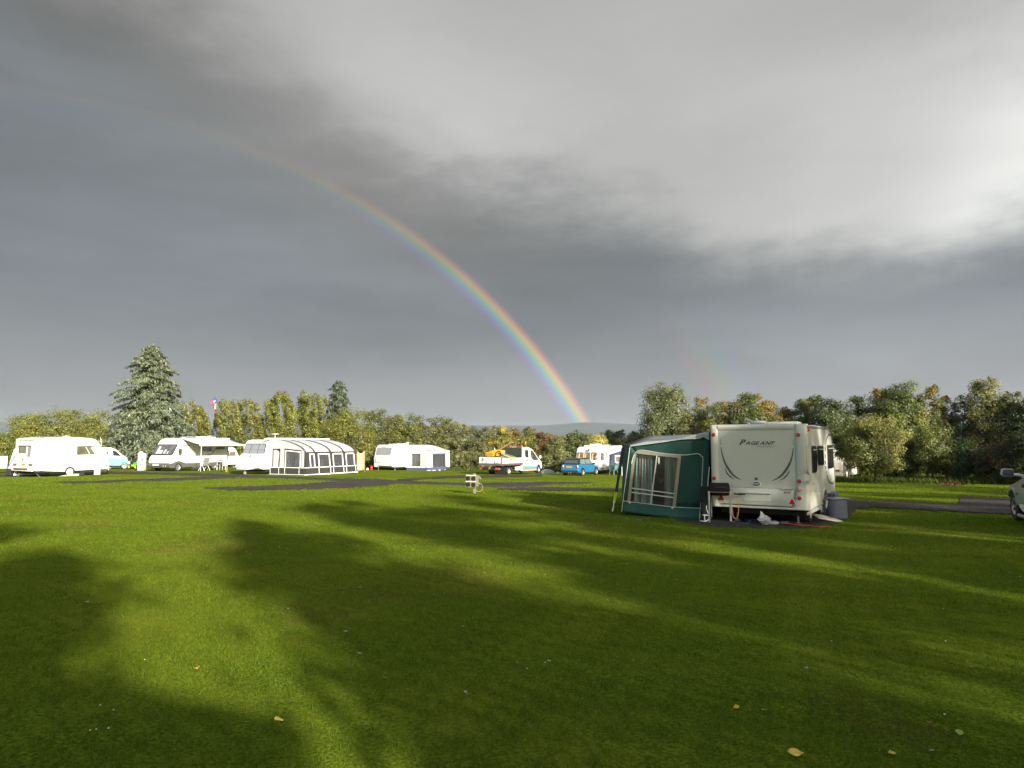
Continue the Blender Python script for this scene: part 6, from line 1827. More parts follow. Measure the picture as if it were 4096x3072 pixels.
for sx in (-1, 1):
    for xc in (-1.22, 1.24):
        w_ = wheel(r, xc, sx * .79, .30, .30, .18, sx, ALLOY, .66, 5)
        m = MB(); P = [V3((a, sx * .835, b)) for a, b in arch_pts(xc, .30, .385, 12, .2)]
        for k in range(len(P) - 1):
            c = V3((xc, sx * .835, .30)); q = [P[k], P[k + 1], c + (P[k + 1] - c) * .90, c + (P[k] - c) * .90]; m.slab(q, (0, sx, 0), -.02, .02)
        m.build('wheel_arch', BLACK, r)
    MB().box((0, sx * .82, .26), (1.9, .06, .12)).build('sill', BLACK, r)
    MB().box((.72, sx * .90, .98), (.12, .20, .13)).build('wing_mirror', BLACK, r, .04)
    MB().box((-.36, sx * .80, .84), (.16, .03, .03)).build('handle', ALLOY, r)
    band('door_seam', mat('dark blue seam', srgb(18, 70, 100), .5), r, [V3((-.55, sx * .80, .93)), V3((-.58, sx * .842, .55)), V3((-.5, sx * .84, .33))], (0, sx, 0), .012, .004)
    for a_, b_, c_, d_3 in ((-1.45, -.60, -1.30, -.56), (-.50, .72, -.46, .22)):
        sl('side_window', mat('painted sky sheen glass', srgb(104, 118, 116), .12, var=.2, coat=.6), r, [V3((a_, sx * .752, .98)), V3((b_, sx * .752, .98)), V3((d_3, sx * .640, 1.36)), V3((c_, sx * .640, 1.36))], (0, sx, .28), -.004, .012)  # lighter grey panes: sky reflection put into the glass colour
    o = MB().ell((-1.86, sx * .66, .76), (.06, .08, .15)).build('rear_light_surround', ALLOY, r, smooth=True)
    MB().ell((-1.89, sx * .66, .74), (.05, .06, .11)).build('rear_light', RED, r, smooth=True)
MB().slab([V3((-1.79, -.62, 1.02)), V3((-1.79, .62, 1.02)), V3((-1.56, .54, 1.30)), V3((-1.56, -.54, 1.30))], (-.77, 0, .63), -.015, .02).build('rear_window', mat('rear window glass', srgb(70, 74, 78), .1, coat=.5), r)
MB().box((-1.90, .08, .74), (.03, .52, .13)).build('number_plate', mat('orange number plate', srgb(205, 140, 30), .4), r, .01)
MB().box((-1.91, 0, .50), (.10, 1.55, .16)).build('rear_bumper', BLUEP, r, .05)
MB().box((-1.88, 0, .30), (.10, 1.5, .14)).build('lower_valance', BLACK, r, .03)
for x in (-.1, .1): MB().tube([(-1.98, x, .26), (-1.7, x, .26)], .035, 8).build('exhaust', ALLOY, r)
underbody(r, -1.7, 1.6, -.7, .7, .16, .45)

# grey cover heap and pale stone left of the car
g = ground(2190, 1897)
o = thing('tarpaulin_mound', 'low grey tarpaulin covered mound between the truck and the blue car', 'tarpaulin', g, .1)
rows = []
for i in range(9):
    t_ = math.pi * i / 8
    rows.append([(-.62 * math.cos(t_) * (1 - .1 * abs(s)), s * .6, .42 * math.sin(t_) ** .7 * (1 - s * s) ** .5 + .01) for s in np.linspace(-1, 1, 7)])
MB().grid(rows).build('cover', mat('grey tarpaulin', srgb(128, 134, 130), .5, var=.12, bump=.5), o, smooth=True, solid=.02)
g = ground(2232, 1898)
o = thing('boulder', 'small pale stone on the grass just left of the blue car', 'stone', g)
MB().ell((0, 0, .10), (.16, .13, .13), 9, 6).build('stone', mat('pale stone', srgb(200, 190, 150), .8, var=.15, bump=.5), o)

# ------------------------------------------------------------------ caravan behind the blue car
FK = Frame(at(2397, 65).xy, (3.0, 1.12), (-.47, -.88))
r = vehicle('touring_caravan', 'white caravan with a wide brown reflecting front window behind the blue car', 'caravan', FK, 'white touring caravans on the far pitches')
sp_ = [(3.2, .40), (3.32, .60), (3.34, 1.20), (3.22, 1.36), (3.10, 2.02), (2.92, 2.35), (2.6, 2.50), (-3.1, 2.62), (-3.2, 2.5), (-3.2, .38), (-.3, .38)] + [(a, b) for a, b in reversed(arch_pts(-.7, .38, .32, 7, .36))] + [(-1.1, .38)]
sp_ = [(3.2, .40), (3.32, .60), (3.34, 1.20), (3.22, 1.36), (3.10, 2.02), (2.92, 2.35), (2.6, 2.50), (-3.1, 2.62), (-3.2, 2.5), (-3.2, .36), (3.0, .34)]
extr('body', WHITE, r, [V3((a, 0, b)) for a, b in sp_], -1.12, 1.12, .09)
underbody(r, -3.1, 3.0, -1.0, 1.0, .2, .4)
a0 = V3((3.20, 0, 1.22)); a1 = V3((3.08, 0, 2.0)); d_ = a1 - a0; wn_ = V3((d_.z, 0, -d_.x)).normalized()
w = sl('front_window', mat('brown reflecting window', srgb(96, 74, 46), .1, var=.9, scale=7, coat=.6), r, [fs(0, -.98), fs(0, .92), fs(1, .92), fs(1, -1.0)], wn_, .02, .06, rnd=.06)
for y in (-.35, .3): band('window_bar', AWW, w, [fs(0, y), fs(1, y)], wn_, .05, .065)
for y in (-.9, -.28, .42, .8): sl('curtain', mat('tan curtain', srgb(206, 172, 128), .7), w, [fs(.15, y), fs(.15, y + .10), fs(.85, y + .16), fs(.85, y + .06)], wn_, .06, .066)
n = (0, 1, 0)
window(r, [V3((2.85, 1.12, 1.28)), V3((1.98, 1.12, 1.28)), V3((1.98, 1.12, 1.94)), V3((2.85, 1.12, 1.94))], n, mat('brown side window', srgb(90, 70, 56), .15, var=.5, coat=.4), AWW, .05, .05)
dr = sl('door', WHITE, r, [V3((1.75, 1.12, .45)), V3((1.05, 1.12, .45)), V3((1.05, 1.12, 2.25)), V3((1.75, 1.12, 2.25))], n, 0, .012, rnd=.08)
sl('door_window', GLASS, dr, [V3((1.50, 1.13, 1.50)), V3((1.28, 1.13, 1.50)), V3((1.28, 1.13, 2.05)), V3((1.50, 1.13, 2.05))], n, 0, .012, rnd=.08)
band('stripe', LDECAL, r, [V3((3.1, 1.12, .96)), V3((2.0, 1.12, 1.0))], n, .02); band('stripe', LDECAL, r, [V3((3.0, 1.12, 1.1)), V3((2.1, 1.12, 1.15))], n, .01)
sl('locker_vent', GREYP, r, [V3((2.75, 1.12, .42)), V3((1.9, 1.12, .42)), V3((1.9, 1.12, .6)), V3((2.75, 1.12, .6))], n, 0, .01)
roof_vent(r, 1.6, .2, 2.52, 1.1, .8, .26); roof_vent(r, 2.2, -.3, 2.50, .7, .6, .14); roof_vent(r, -.2, .3, 2.56, .9, .7, .12); roof_vent(r, 2.35, .3, 2.49, .5, .9, .05, GREYP)
text('lettering', 'Sterling', .10, LDECAL, r, (3.0, -.6, 2.16), (.97, 0, .25), sx=1.3)
m = MB(); 
for y, z in ((.85, 1.78), (.85, 1.42)): m.tube([(3.2, .82, z), (3.36, .98, z + .03)], .02, 5).ell((3.4, 1.0, z + .04), (.07, .07, .05), 8, 6)
m.build('towing_mirror_bracket', BLACK, r)
m = MB(); m.tube([(3.1, .1, 2.1), (3.2, .12, 2.25)], .03, 5).ell((3.22, .15, 2.24), (.12, .1, .1), 8, 6); m.build('roof_lamp', GDECAL, r)

t = vehicle('caravan_awning', 'slate blue porch awning behind the green plastic chair', 'awning', FK, 'fabric awnings fixed to caravans')
B_ = lambda x, *q: FK.end(ZB(*q), x)
q = B_(.6, (318, 515), (590, 420), (930, 330), (930, 1180), (760, 1180), (215, 1010))
sl('front_panel', SLATEF, t, q, (-1, 0, 0), 0, .03)
sl('painted_dark_inside', DARKU, t, [V3((p.x - .05, p.y, p.z)) for p in B_(.6, (330, 1010), (900, 1010), (900, 1400), (330, 1400))], (-1, 0, 0), 0, .02)  # near-black sheet stands in for the shade inside the open awning
q1 = B_(.9, (185, 545), (325, 510)); q2 = B_(.6, (590, 420), (930, 330))
MB().slab([q1[0], q1[1], q2[0], q2[1], q2[1] + V3((-2.2, 0, .15)), q1[0] + V3((-2.4, 0, 0))], (0, 0, 1), 0, .03).build('roof_panel', mat('dark navy roof', srgb(66, 56, 84), .8), t)
w = holed('window_border', AWW, t, B_(.63, (438, 560), (770, 560), (770, 890), (448, 890)), B_(.63, (478, 612), (770, 612), (770, 870), (478, 860)), (1, 0, 0), 0, .02)
sl('clear_window', mat('window with folded curtain', srgb(120, 108, 100), .2, var=.6, scale=6, stretch=(1, 3, 1)), t, B_(.62, (478, 612), (770, 612), (770, 870), (478, 860)), (1, 0, 0), 0, .01)
MB().tube(B_(.65, (320, 515), (212, 1010), (205, 1100)), .03, 5).build('pole', BLACK, t)
tb_ = FK.end(ZB((215, 995), (770, 1010)), 1.3)
o = thing('camping_table', 'table with a white bottle beside the green plastic chair', 'table', MW(FK, (1.3, (tb_[0].y + tb_[1].y) / 2, 0)), FK.ang)
Lt = abs(tb_[1].y - tb_[0].y); MB().box((0, 0, tb_[0].z), (.6, Lt, .04)).build('table_top', mat('greenish table top', srgb(120, 132, 122), .5), o)
for sy in (-1, 1):
    for sx in (-1, 1): MB().tube([(sx * .25, sy * (Lt / 2 - .08), tb_[0].z), (sx * .25, sy * (Lt / 2 - .08), 0)], .018, 5).build('leg', GREYP, o)
c = FK.end(ZB((520, 1000)), 1.3)[0]
o = thing('plastic_bottle', 'white spray bottle standing on the table by the slate awning', 'bottle', MW(FK, (1.3, c.y, tb_[0].z + .02)))
MB().lathe([(.06, 0), (.065, .18), (.03, .24), (.03, .28)], (0, 0, 0), 'Z', 12).build('bottle', AWW, o, smooth=True)
MB().box((0, -.03, .30), (.05, .11, .05)).build('spray_head', AWW, o, .01)
o = thing('milk_jug', 'small white jug in front of the spray bottle', 'jug', MW(FK, (1.4, c.y + .15, tb_[0].z + .02)))
MB().lathe([(.05, 0), (.06, .10), (.04, .14)], (0, 0, 0), 'Z', 12).build('jug', AWW, o, smooth=True)
MB().tube([(.05, 0, .11), (.09, 0, .08), (.05, 0, .03)], .012, 5).build('handle', AWW, o)
g = ground(2455, 1900)
o = thing('garden_chair', 'sea green moulded plastic garden chair beside the slate awning', 'chair', g, 2.3)
m = MB(); m.box((0, 0, .43), (.46, .46, .03)); m.build('seat', GREENP, o, .01)
m = MB(); m.slab(roundpoly([V3((-.24, -.22, .45)), V3((-.36, -.24, .86)), V3((-.36, .24, .86)), V3((-.24, .22, .45))], .12), (-.96, 0, -.28), -.012, .012); m.build('backrest', GREENP, o)
for sy in (-1, 1):
    MB().tube(curve_pts([(-.32, sy * .24, .72), (-.1, sy * .29, .66), (.16, sy * .29, .64), (.24, sy * .27, .45)], 4), .025, 6).build('armrest', GREENP, o)
    for sx in (-1, 1): MB().tube([(sx * .2, sy * .22, .44), (sx * .27, sy * .27, 0)], [.028, .02], 6).build('leg', GREENP, o)
g = ground(2488, 1903)
o = thing('white_pole', 'short white upright pole left of the green awning strap', 'pole', g)
MB().tube([(0, 0, 0), (0, 0, .75)], .025, 6).build('pole', AWW, o)

# ------------------------------------------------------------------ half hidden caravan under the trees
FX = Frame(at(3363, 48).xy, (-2.6, -1.05), (.62, .79))
r = vehicle('touring_caravan', 'dull white caravan mostly hidden under the trees beyond the large caravan', 'caravan', FX, 'white touring caravans on the far pitches')
extr('body', CREAM, r, [V3((a, 0, b)) for a, b in [(-2.6, .25), (-2.62, 2.3), (-2.4, 2.45), (2.3, 2.40), (2.5, 1.9), (2.7, .8), (2.5, .28)]], -1.05, 1.05, .06)
X_ = lambda *q: FX.end(ZX(*q), -2.62)
sl('rear_light', RED, r, X_((730, 695), (925, 690), (925, 770), (730, 770)), (-1, 0, 0), 0, .03)
sl('bumper', PANEL2, r, X_((700, 805), (965, 805), (985, 1010), (715, 1010)), (-1, 0, 0), 0, .05)
sl('light_cluster', GREYP, r, X_((690, 780), (960, 780), (960, 800), (690, 800)), (-1, 0, 0), 0, .03)
wheel(r, 0, -.95, .28, .28, .18, -1); underbody(r, -2.4, 2.4, -.9, .9, .15, .3)
g = at(3378, 47.3)
o = thing('water_container', 'pale stacked containers beside the hidden caravan under the trees', 'container', g)
MB().box((0, 0, .45), (.12, .16, .20)).build('upper_box', CREAM, o, .02); MB().box((0, 0, .22), (.13, .18, .22)).build('lower_box', WHITE, o, .02)
MB().tube([(.1, 0, 0), (.09, 0, .5), (.02, 0, .62)], .02, 5).build('post', ORHOSE, o)

# ------------------------------------------------------------------ fish shaped kite on its pole
g = at(893, 70)
o = thing('fish_windsock', 'red, white and blue fish windsock flying from a thin bent pole', 'windsock', g)
k = 70 / FPX


def kp(*q):
    out = []
    for px, py in ZK(*q):
        d = ray(px, py); t_ = 70 / d.y; out.append(V3((d.x * t_ - g.x, 0, CAMZ + d.z * t_ - g.z)))
    return out


RW = mat('red windsock cloth', srgb(232, 60, 70), .7); BW = mat('blue windsock cloth', srgb(48, 72, 170), .7); WWc = mat('pink white windsock cloth', srgb(250, 226, 232), .7); PW = mat('plum windsock cloth', srgb(96, 30, 88), .7)


def fat(pts_rows, m_, nm):
    """round, tapering body through (left, right) points"""
    mm = MB(); rows = []
    for a, b in pts_rows:
        a, b = kp(a)[0], kp(b)[0]; c = (a + b) / 2; r_ = (b - a).length / 2
        rows.append([(c.x + math.cos(t_) * r_, math.sin(t_) * r_ * .8, c.z) for t_ in np.linspace(0, 2 * math.pi, 13)])
    mm.grid(rows); return mm.build(nm, m_, o, smooth=True)


fat([((595, 150), (650, 150)), ((540, 220), (680, 220)), ((505, 320), (700, 320)), ((500, 385), (705, 385))], BW, 'head')
fat([((515, 386), (700, 386)), ((560, 480), (715, 480)), ((590, 620), (720, 620)), ((610, 780), (715, 780)), ((625, 900), (715, 900)), ((640, 950), (700, 950))], WWc, 'body')
MB().slab(kp((520, 390), (440, 430), (430, 500), (500, 580), (580, 570), (580, 400)), (0, 1, 0), -.25, -.20).build('fin', RW, o)
MB().slab(kp((700, 430), (800, 430), (790, 540), (720, 580)), (0, 1, 0), -.2, -.14).build('fin', BW, o)
MB().slab(kp((580, 400), (600, 400), (640, 900), (610, 900)), (0, 1, 0), -.22, -.17).build('flank_stripe', PW, o)
MB().slab(kp((690, 390), (725, 430), (715, 800), (695, 700)), (0, 1, 0), -.22, -.17).build('flank_stripe', PW, o)
MB().slab(kp((615, 920), (710, 930), (740, 1010), (735, 1160), (690, 1120), (660, 1010), (610, 1110), (550, 1030)), (0, 1, 0), -.03, .03).build('tail', PW, o)
MB().slab(kp((600, 930), (640, 1020), (605, 1120), (545, 1040)), (0, 1, 0), -.05, -.031).build('tail_tip', RW, o)
pts = kp((650, 160), (760, 330), (870, 620), (960, 850), (1050, 1040), (1200, 1400), (1450, 2000))
MB().tube(curve_pts(pts + [V3((pts[-1].x * .55, 0, pts[-1].z * .5)), V3((0, 0, 0))], 4), .022, 5).build('pole', BLACK, o)

# ================================================================== the large near caravan
FP = Frame((7.5, 18.15), (-3.0, -1.22), (math.sin(R(31.2)), math.cos(R(31.2))))
r = vehicle('touring_caravan', 'large cream white caravan seen from behind, with big dark lettering and curved decals', 'caravan', FP)
HW = 1.22
PS = lambda *q: FP.side([p for z in q for p in z], -HW)
PE = lambda *q: FP.end([p for z in q for p in z], -3.0)
xf = PS([(3343, 1990)])[0].x; xt = PS([(3322, 1722)])[0].x
print('near caravan front at', xf, xt)
wcx = -.30
bod = [(-3.0, .52), (-3.0, 2.46), (-2.93, 2.55), (-2.0, 2.59), (xt - .6, 2.58), (xt - .05, 2.50), (xt + .05, 2.30), (xf - .02, 1.0), (xf, .42)]
bod += arch_pts(wcx, .40, .42, 11, .40) + [(-2.9, .40)]
PANELM = PANEL
body = extr('body', PANEL2, r, [V3((a, 0, b)) for a, b in bod], -HW, HW, .035)
underbody(r, -2.8, xf - .2, -1.05, 1.05, .26, .46)
n = (-1, 0, 0)
Lz = lambda pts: [V3((-3.0, p.y, p.z)) for p in pts]
# moulded rear: two corner columns, a middle panel, a flared lower panel
sl('rear_panel', PANELM, r, [V3((-3.0, 1.03, .95)), V3((-3.0, -.92, .95)), V3((-3.0, -.92, 2.48)), V3((-3.0, 1.03, 2.48))], n, -.01, .015, .004)
for sy, a, b, c in ((1, 1.02, 1.235, 1.0), (-1, -.91, -1.235, -.80)):
    m = MB(); rows = []
    for z in (.42, .60, .95, 1.2, 1.8, 2.3, 2.48, 2.56, 2.60):
        ia = a if z > .9 else a + (c - a) * (0.95 - z) / .5
        dep = .07 if z < 2.45 else .07 - (z - 2.45) * .5
        w_ = b - ia
        rows.append([(-3.0 + .01, ia, z), (-3.0 - dep * .55, ia + w_ * .10, z), (-3.0 - dep, ia + w_ * .28, z), (-3.0 - dep, ia + w_ * .72, z), (-3.0 - dep * .55, ia + w_ * .95, z), (-3.0 + .06, ia + w_, z)])
    m.grid(rows); m.build('corner_column', PANELM, r, smooth=True)
m = MB(); rows = []
for z, d in ((2.42, .0), (2.47, .035), (2.53, .05), (2.585, .03), (2.605, -.06), (2.61, -.2)):
    rows.append([(-3.0 - d, y, z) for y in np.linspace(1.03, -.93, 8)])
m.grid(rows).build('roof_lip', PANELM, r, smooth=True)
m = MB(); rows = []
ZCR = PE([(3020, 1954)])[0].z
for z, d in ((ZCR + .01, .0), (ZCR - .012, .035), (ZCR - .035, .05), (.78, .058), (.52, .05), (.46, .03), (.44, .0)):
    e = .10 * (1.05 - z) / .6
    rows.append([(-3.0 - d - .01, y, z) for y in np.linspace(1.10, -.90 + e, 8)])
m.grid(rows).build('lower_panel', PANELM, r, smooth=True)
sl('bumper_strip', PANEL2, r, [V3((-3.0, 1.15, .42)), V3((-3.0, -1.15, .42)), V3((-3.0, -1.15, .475)), V3((-3.0, 1.15, .475))], n, .0, .085, .01)
band('bumper_seam', BLACK, r, [V3((-3.0, .95, .50)), V3((-3.0, -.80, .485))], n, .022, .068)
# number plate recess
q = Lz(PE(ZP2((600, 1090), (1005, 1100), (1000, 1215), (985, 1222), (640, 1215), (605, 1170))))
holder = sl('plate_recess', PANELM, r, q, n, .058, .075, .004)
sl('plate_shade_lip', PANEL2, holder, Lz(PE(ZP2((595, 1085), (1008, 1097), (1008, 1112), (597, 1100)))), n, .075, .115, .003)
sl('painted_plate_shadow', mat('painted shadow brown', srgb(96, 84, 66), .8), holder, Lz(PE(ZP2((655, 1104), (1000, 1114), (1000, 1121), (655, 1110)))), n, .075, .085)  # thin brown strip paints the shadow under the lip
# lamps
def lamp(px, py, r_, m_, nm='rear_light', off=.07):
    c = PE([(px, py)])[0]; c = V3((-3.0 - off, c.y, c.z))
    o = MB().lathe([(r_ * 1.22, 0.02), (r_ * 1.22, -.008), (r_ * 1.02, -.014)], c, 'X', 22).build(nm, PANELM, r)
    MB().lathe([(r_ * 1.02, 0), (r_, -.02), (r_ * .7, -.028), (r_ * .35, -.022), (0, -.03)], c, 'X', 22).build('lens', m_, o, smooth=True)
lamp(2857.5, 1738, .052, RED); lamp(2859.5, 1911, .052, RED); lamp(3195, 1739, .052, RED)
lamp(3199, 1923.5, .052, RED); lamp(3200.5, 1957, .052, CLEAR); lamp(3201, 1991.5, .052, RED)
for tri in (ZP2((310, 1105), (265, 1200), (357, 1205)), ZP3((318, 1172), (272, 1255), (372, 1256))):
    P_ = Lz(PE(tri)); c = sum(P_, V3()) / 3
    o = sl('warning_triangle', AWW, r, [c + (p - c) * 1.14 for p in P_], n, .055, .068)
    sl('lens', RED, o, P_, n, .068, .078)
for y in (HW + .02, -HW - .02): MB().box((-2.93, y, 2.47), (.10, .05, .13)).build('marker_light', RED, r, .01)
# catch, badge, handle, sticker
c = V3((-3.015, PE([(3026, 1915)])[0].y, PE([(3026, 1915)])[0].z))
MB().lathe([(.035, 0), (.035, -.03), (.02, -.035), (0, -.035)], c, 'X', 14).build('rear_catch', mat('bronze plastic', srgb(96, 84, 68), .5), r)
c = PE([(3026.5, 1935)])[0]; c = V3((-3.015, c.y, c.z))
o = sl('oval_badge', AWW, r, circ(c, n, .108, 26, .070), n, 0, .012)
o2 = sl('badge_face', mat('navy badge', srgb(36, 44, 84), .3, coat=.4), o, circ(c, n, .094, 26, .056), n, .012, .017)
text('badge_lettering', 'BAILEY', .048, AWW, o2, c + V3((-.016, 0, 0)), n, bold=.001)
hb = Lz(PE(ZP3((180, 1038), (328, 1040)))); MB().tube([hb[0] + V3((-.075, 0, 0)), hb[1] + V3((-.075, 0, 0))], .024, 8).build('grab_handle', PANELM, r)
q = Lz(PE(ZP3((197, 1080), (297, 1082), (297, 1106), (197, 1104))))
o = sl('oval_sticker', AWW, r, roundpoly([c_ + (c_ - sum(q, V3()) / 4) * .12 for c_ in q], .04), n, .055, .066); sl('sticker_face', mat('maroon sticker', srgb(110, 60, 60), .5), o, roundpoly(q, .035), n, .066, .070)
sl('sticker_mark', LDECAL, o, [p * .55 + (sum(q, V3()) / 4) * .45 for p in q], n, .070, .073)
# lettering, drawn big P then small capitals
P0 = PE(ZP2((556, 395)))[0]; P1 = PE(ZP2((1055, 402)))[0]
zc = P0.z
def rt(s, x, z, size, m_, sx=1.35, bold=.003, shear=.42):
    return text('lettering', s, size, m_, r, V3((-3.0 - .0155, x, z)), n, shear=shear, sx=sx, bold=bold, align='LEFT')
ytot = P0.y - P1.y
rt('P', P0.y + .01, P0.z + .012, .20, NAVY, 1.25, .004)
for k, ch in enumerate('AGEANT'): rt(ch, P0.y - ytot * (.175 + .137 * k), P0.z - .006, .125, NAVY, 1.35, .002)
for k, ch in enumerate('SERIES7'): rt(ch, P0.y - ytot * (.50 + .072 * k), P0.z - .095, .045, GDECAL, 1.4, .0005)


def swoosh(cl, wd, m_, parent, conv, n_, d0, d1):
    """tapered curved decal: centre line with a width at each point"""
    P = [V3(p) for p in conv(cl)]; Q = curve_pts(P, 6); W = np.interp(np.linspace(0, len(cl) - 1, len(Q)), range(len(cl)), wd)
    L = []; Rr_ = []
    nn = V3(n_)
    for i, p in enumerate(Q):
        t_ = (Q[min(i + 1, len(Q) - 1)] - Q[max(i - 1, 0)]).normalized(); s = nn.cross(t_).normalized() * W[i] / 2
        L.append(p + s); Rr_.append(p - s)
    b = MB()
    for i in range(len(Q) - 1): b.slab([L[i], L[i + 1], Rr_[i + 1], Rr_[i]], n_, d0, d1)
    return b.build('curved_decal', m_, parent)


cv = lambda pts: Lz(PE(pts))
for Zq, A, B, C in ((ZP2, [(293, 335), (295, 418)], [(298, 450), (312, 540), (345, 650), (400, 755), (480, 855), (590, 918)], [(350, 745), (378, 810), (430, 870), (488, 905)]),
                    (ZP3, [(328, 345), (330, 425)], [(330, 462), (318, 560), (290, 660), (235, 765), (150, 865), (25, 934)], [(280, 775), (255, 830), (205, 885), (135, 925)])):
    swoosh(Zq(*A), [.004, .014], GDECAL, r, cv, n, .015, .019)
    swoosh(Zq(*B), [.012, .028, .046, .062, .050, .004], GDECAL, r, cv, n, .015, .019)
    swoosh(Zq(*C), [.004, .028, .030, .004], NAVY, r, cv, n, .015, .019)
# right hand side
n = (0, -1, 0)
SS = lambda *q: PS(ZP3(*q))
band('awning_rail', GREYP, r, [V3((-3.0, -HW, 2.52)), V3((xt - .4, -HW, 2.54)), V3((xt, -HW, 2.44)), V3((xf, -HW, 1.0))], n, .06, .015)
for w4 in (((583, 445), (637, 445), (652, 600), (647, 800), (595, 812)), ((665, 440), (738, 440), (748, 700), (680, 706)), ((805, 430), (872, 432), (884, 740), (815, 752))):
    P_ = SS(*w4); o = window(r, P_, n, GLASS, BLACK, .08, .03, th=.035)
    top = max(p.z for p in P_); xs_ = [p.x for p in P_ if p.z > top - .15]
    sl('blind_edge', LDECAL, o, [V3((min(xs_) + .05, -HW, top - .10)), V3((max(xs_) - .05, -HW, top - .10)), V3((max(xs_) - .05, -HW, top - .075)), V3((min(xs_) + .05, -HW, top - .075))], n, .035, .038)
sc = lambda q: SS(*q)
idn = lambda pts: pts
swoosh(SS((785, 418), (795, 345), (820, 290), (855, 264)), [.05, .05, .045, .02], GDECAL, r, idn, n, .001, .005)
sl('navy_patch', NAVY, r, SS((830, 292), (856, 272), (857, 296)), n, .001, .005)
for a, b in ((452, 512), (550, 606), (645, 690), (725, 760), (790, 822)):
    x0 = 777 + max(0, (a - 640)) * .09; P_ = SS((x0 - 5, a), (x0 + 6, a), (x0 + 8, b), (x0 - 3, b)); sl('dash_decal', GDECAL, r, P_, n, .001, .005)
swoosh(SS((803, 852), (825, 925), (860, 962), (905, 966)), [.05, .055, .05, .02], GDECAL, r, idn, n, .001, .005)
sl('navy_patch', NAVY, r, SS((866, 950), (904, 934), (906, 952)), n, .001, .005)
swoosh(SS((503, 330), (507, 480), (515, 680), (535, 800), (557, 890)), [.01, .02, .03, .05, .01], GDECAL, r, idn, n, .001, .005)
sl('side_lettering', LDECAL, r, SS((525, 925), (560, 925), (560, 955), (525, 955)), n, .001, .004)
o = sl('service_hatch', CREAM, r, SS((608, 1095), (700, 1092), (692, 1285), (618, 1288)), n, .001, .012, rnd=.05)
sl('gas_vent', CREAM, r, SS((655, 765), (692, 762), (690, 855), (652, 858)), n, .001, .012)
for a, b in ((572, 1068), (775, 985), (615, 970)): MB().ell(SS((a, b))[0], (.02, .01, .03), 8, 5).build('lock', GREYP, r)
swoosh(SS((520, 1395), (620, 1345), (720, 1295)), [.06, .08, .08], PANEL2, r, idn, n, .002, .03)
o = MB(); P_ = [V3((a, -HW, b)) for a, b in arch_pts(wcx, .40, .44, 12, .40)]
for k in range(len(P_) - 1):
    c = V3((wcx, -HW, .40)); o.slab([P_[k], P_[k + 1], c + (P_[k + 1] - c) * .9, c + (P_[k] - c) * .9], n, -.05, .02)
o.build('wheel_arch_trim', CREAM, r)
MB().box((wcx, -.9, .62), (.8, .3, .5)).build('wheel_box', mat('red brown primer', srgb(84, 46, 34), .8), r)
wheel(r, wcx, -1.02, .32, .32, .2, -1, ALLOY, .6); wheel(r, wcx, 1.02, .32, .32, .2, 1, ALLOY, .6)
wheel(r, -1.9, -1.0, .27, .27, .16, -1, ALLOY, .6, name='spare_wheel')
steady(r, -2.55, -.85, .42, .1); steady(r, -2.55, .7, .42, .1); steady(r, xf - .6, -.85, .42, .1)
MB().box((xf + .6, 0, .42), (1.3, .25, .08)).build('drawbar', STEEL, r)
# roof fittings
def rp(px, py, z): return FP.flat([(px, py)], z)[0]
MB().lathe([(.05, 0), (.20, .05), (.235, .09), (.20, .115), (.10, .13), (0, .135)], (-2.0, .18, 2.60), 'Z', 22).tube([(-2.2, .28, 2.69), (-2.3, .40, 2.76), (-2.34, .44, 2.80)], .018, 5).build('roof_aerial', WHITE, r, smooth=True)
MB().lathe([(.07, 0), (.06, .07), (.085, .08), (.085, .10), (0, .11)], (-1.6, .62, 2.60), 'Z', 12).build('roof_flue', GREYP, r)
MB().lathe([(.03, 0), (.03, .07), (0, .08)], (-1.5, .92, 2.60), 'Z', 10).build('roof_flue', GREYP, r)
roof_vent(r, -2.35, -.55, 2.59, .6, .8, .085, CREAM); roof_vent(r, -1.3, -.2, 2.59, .7, .7, .08, CREAM)

# ------------------------------------------------------------------ green awning on its left side
t = vehicle('caravan_awning', 'dark green awning with grey roof and striped curtains beside the large caravan', 'awning', FP, 'fabric awnings fixed to caravans')
gxx = -2.72
G_ = lambda *q: FP.end(ZP1(*q), gxx)
n = (-1, 0, 0)
wseed = np.random.RandomState(2)


def wrinkle(poly_top, poly_bot, nx, nz, amp):
    """cloth between an upper and a lower edge with soft folds"""
    tp = [V3(p) for p in poly_top]; bt = [V3(p) for p in poly_bot]

    def alongp(P, f):
        L = [0]
        for i in range(1, len(P)): L.append(L[-1] + (P[i] - P[i - 1]).length)
        d = f * L[-1]
        for i in range(1, len(P)):
            if d <= L[i] + 1e-9:
                g_ = (d - L[i - 1]) / max(1e-9, L[i] - L[i - 1]); return P[i - 1].lerp(P[i], g_)
        return P[-1].copy()
    rows = []
    for j in range(nz + 1):
        g_ = j / nz; row = []
        for i in range(nx + 1):
            f = i / nx; p = alongp(tp, f).lerp(alongp(bt, f), g_)
            w_ = math.sin(f * 17 + g_ * 3.1) * .4 + math.sin(f * 31 - g_ * 6 + 1) * .25 + math.sin((f * 7 + g_ * 9)) * .35
            row.append((p, amp * w_ * math.sin(math.pi * min(1, max(0, f))) ** .5 * math.sin(math.pi * min(1, g_ * 1.0 + .0)) ** .4))
        rows.append(row)
    return rows


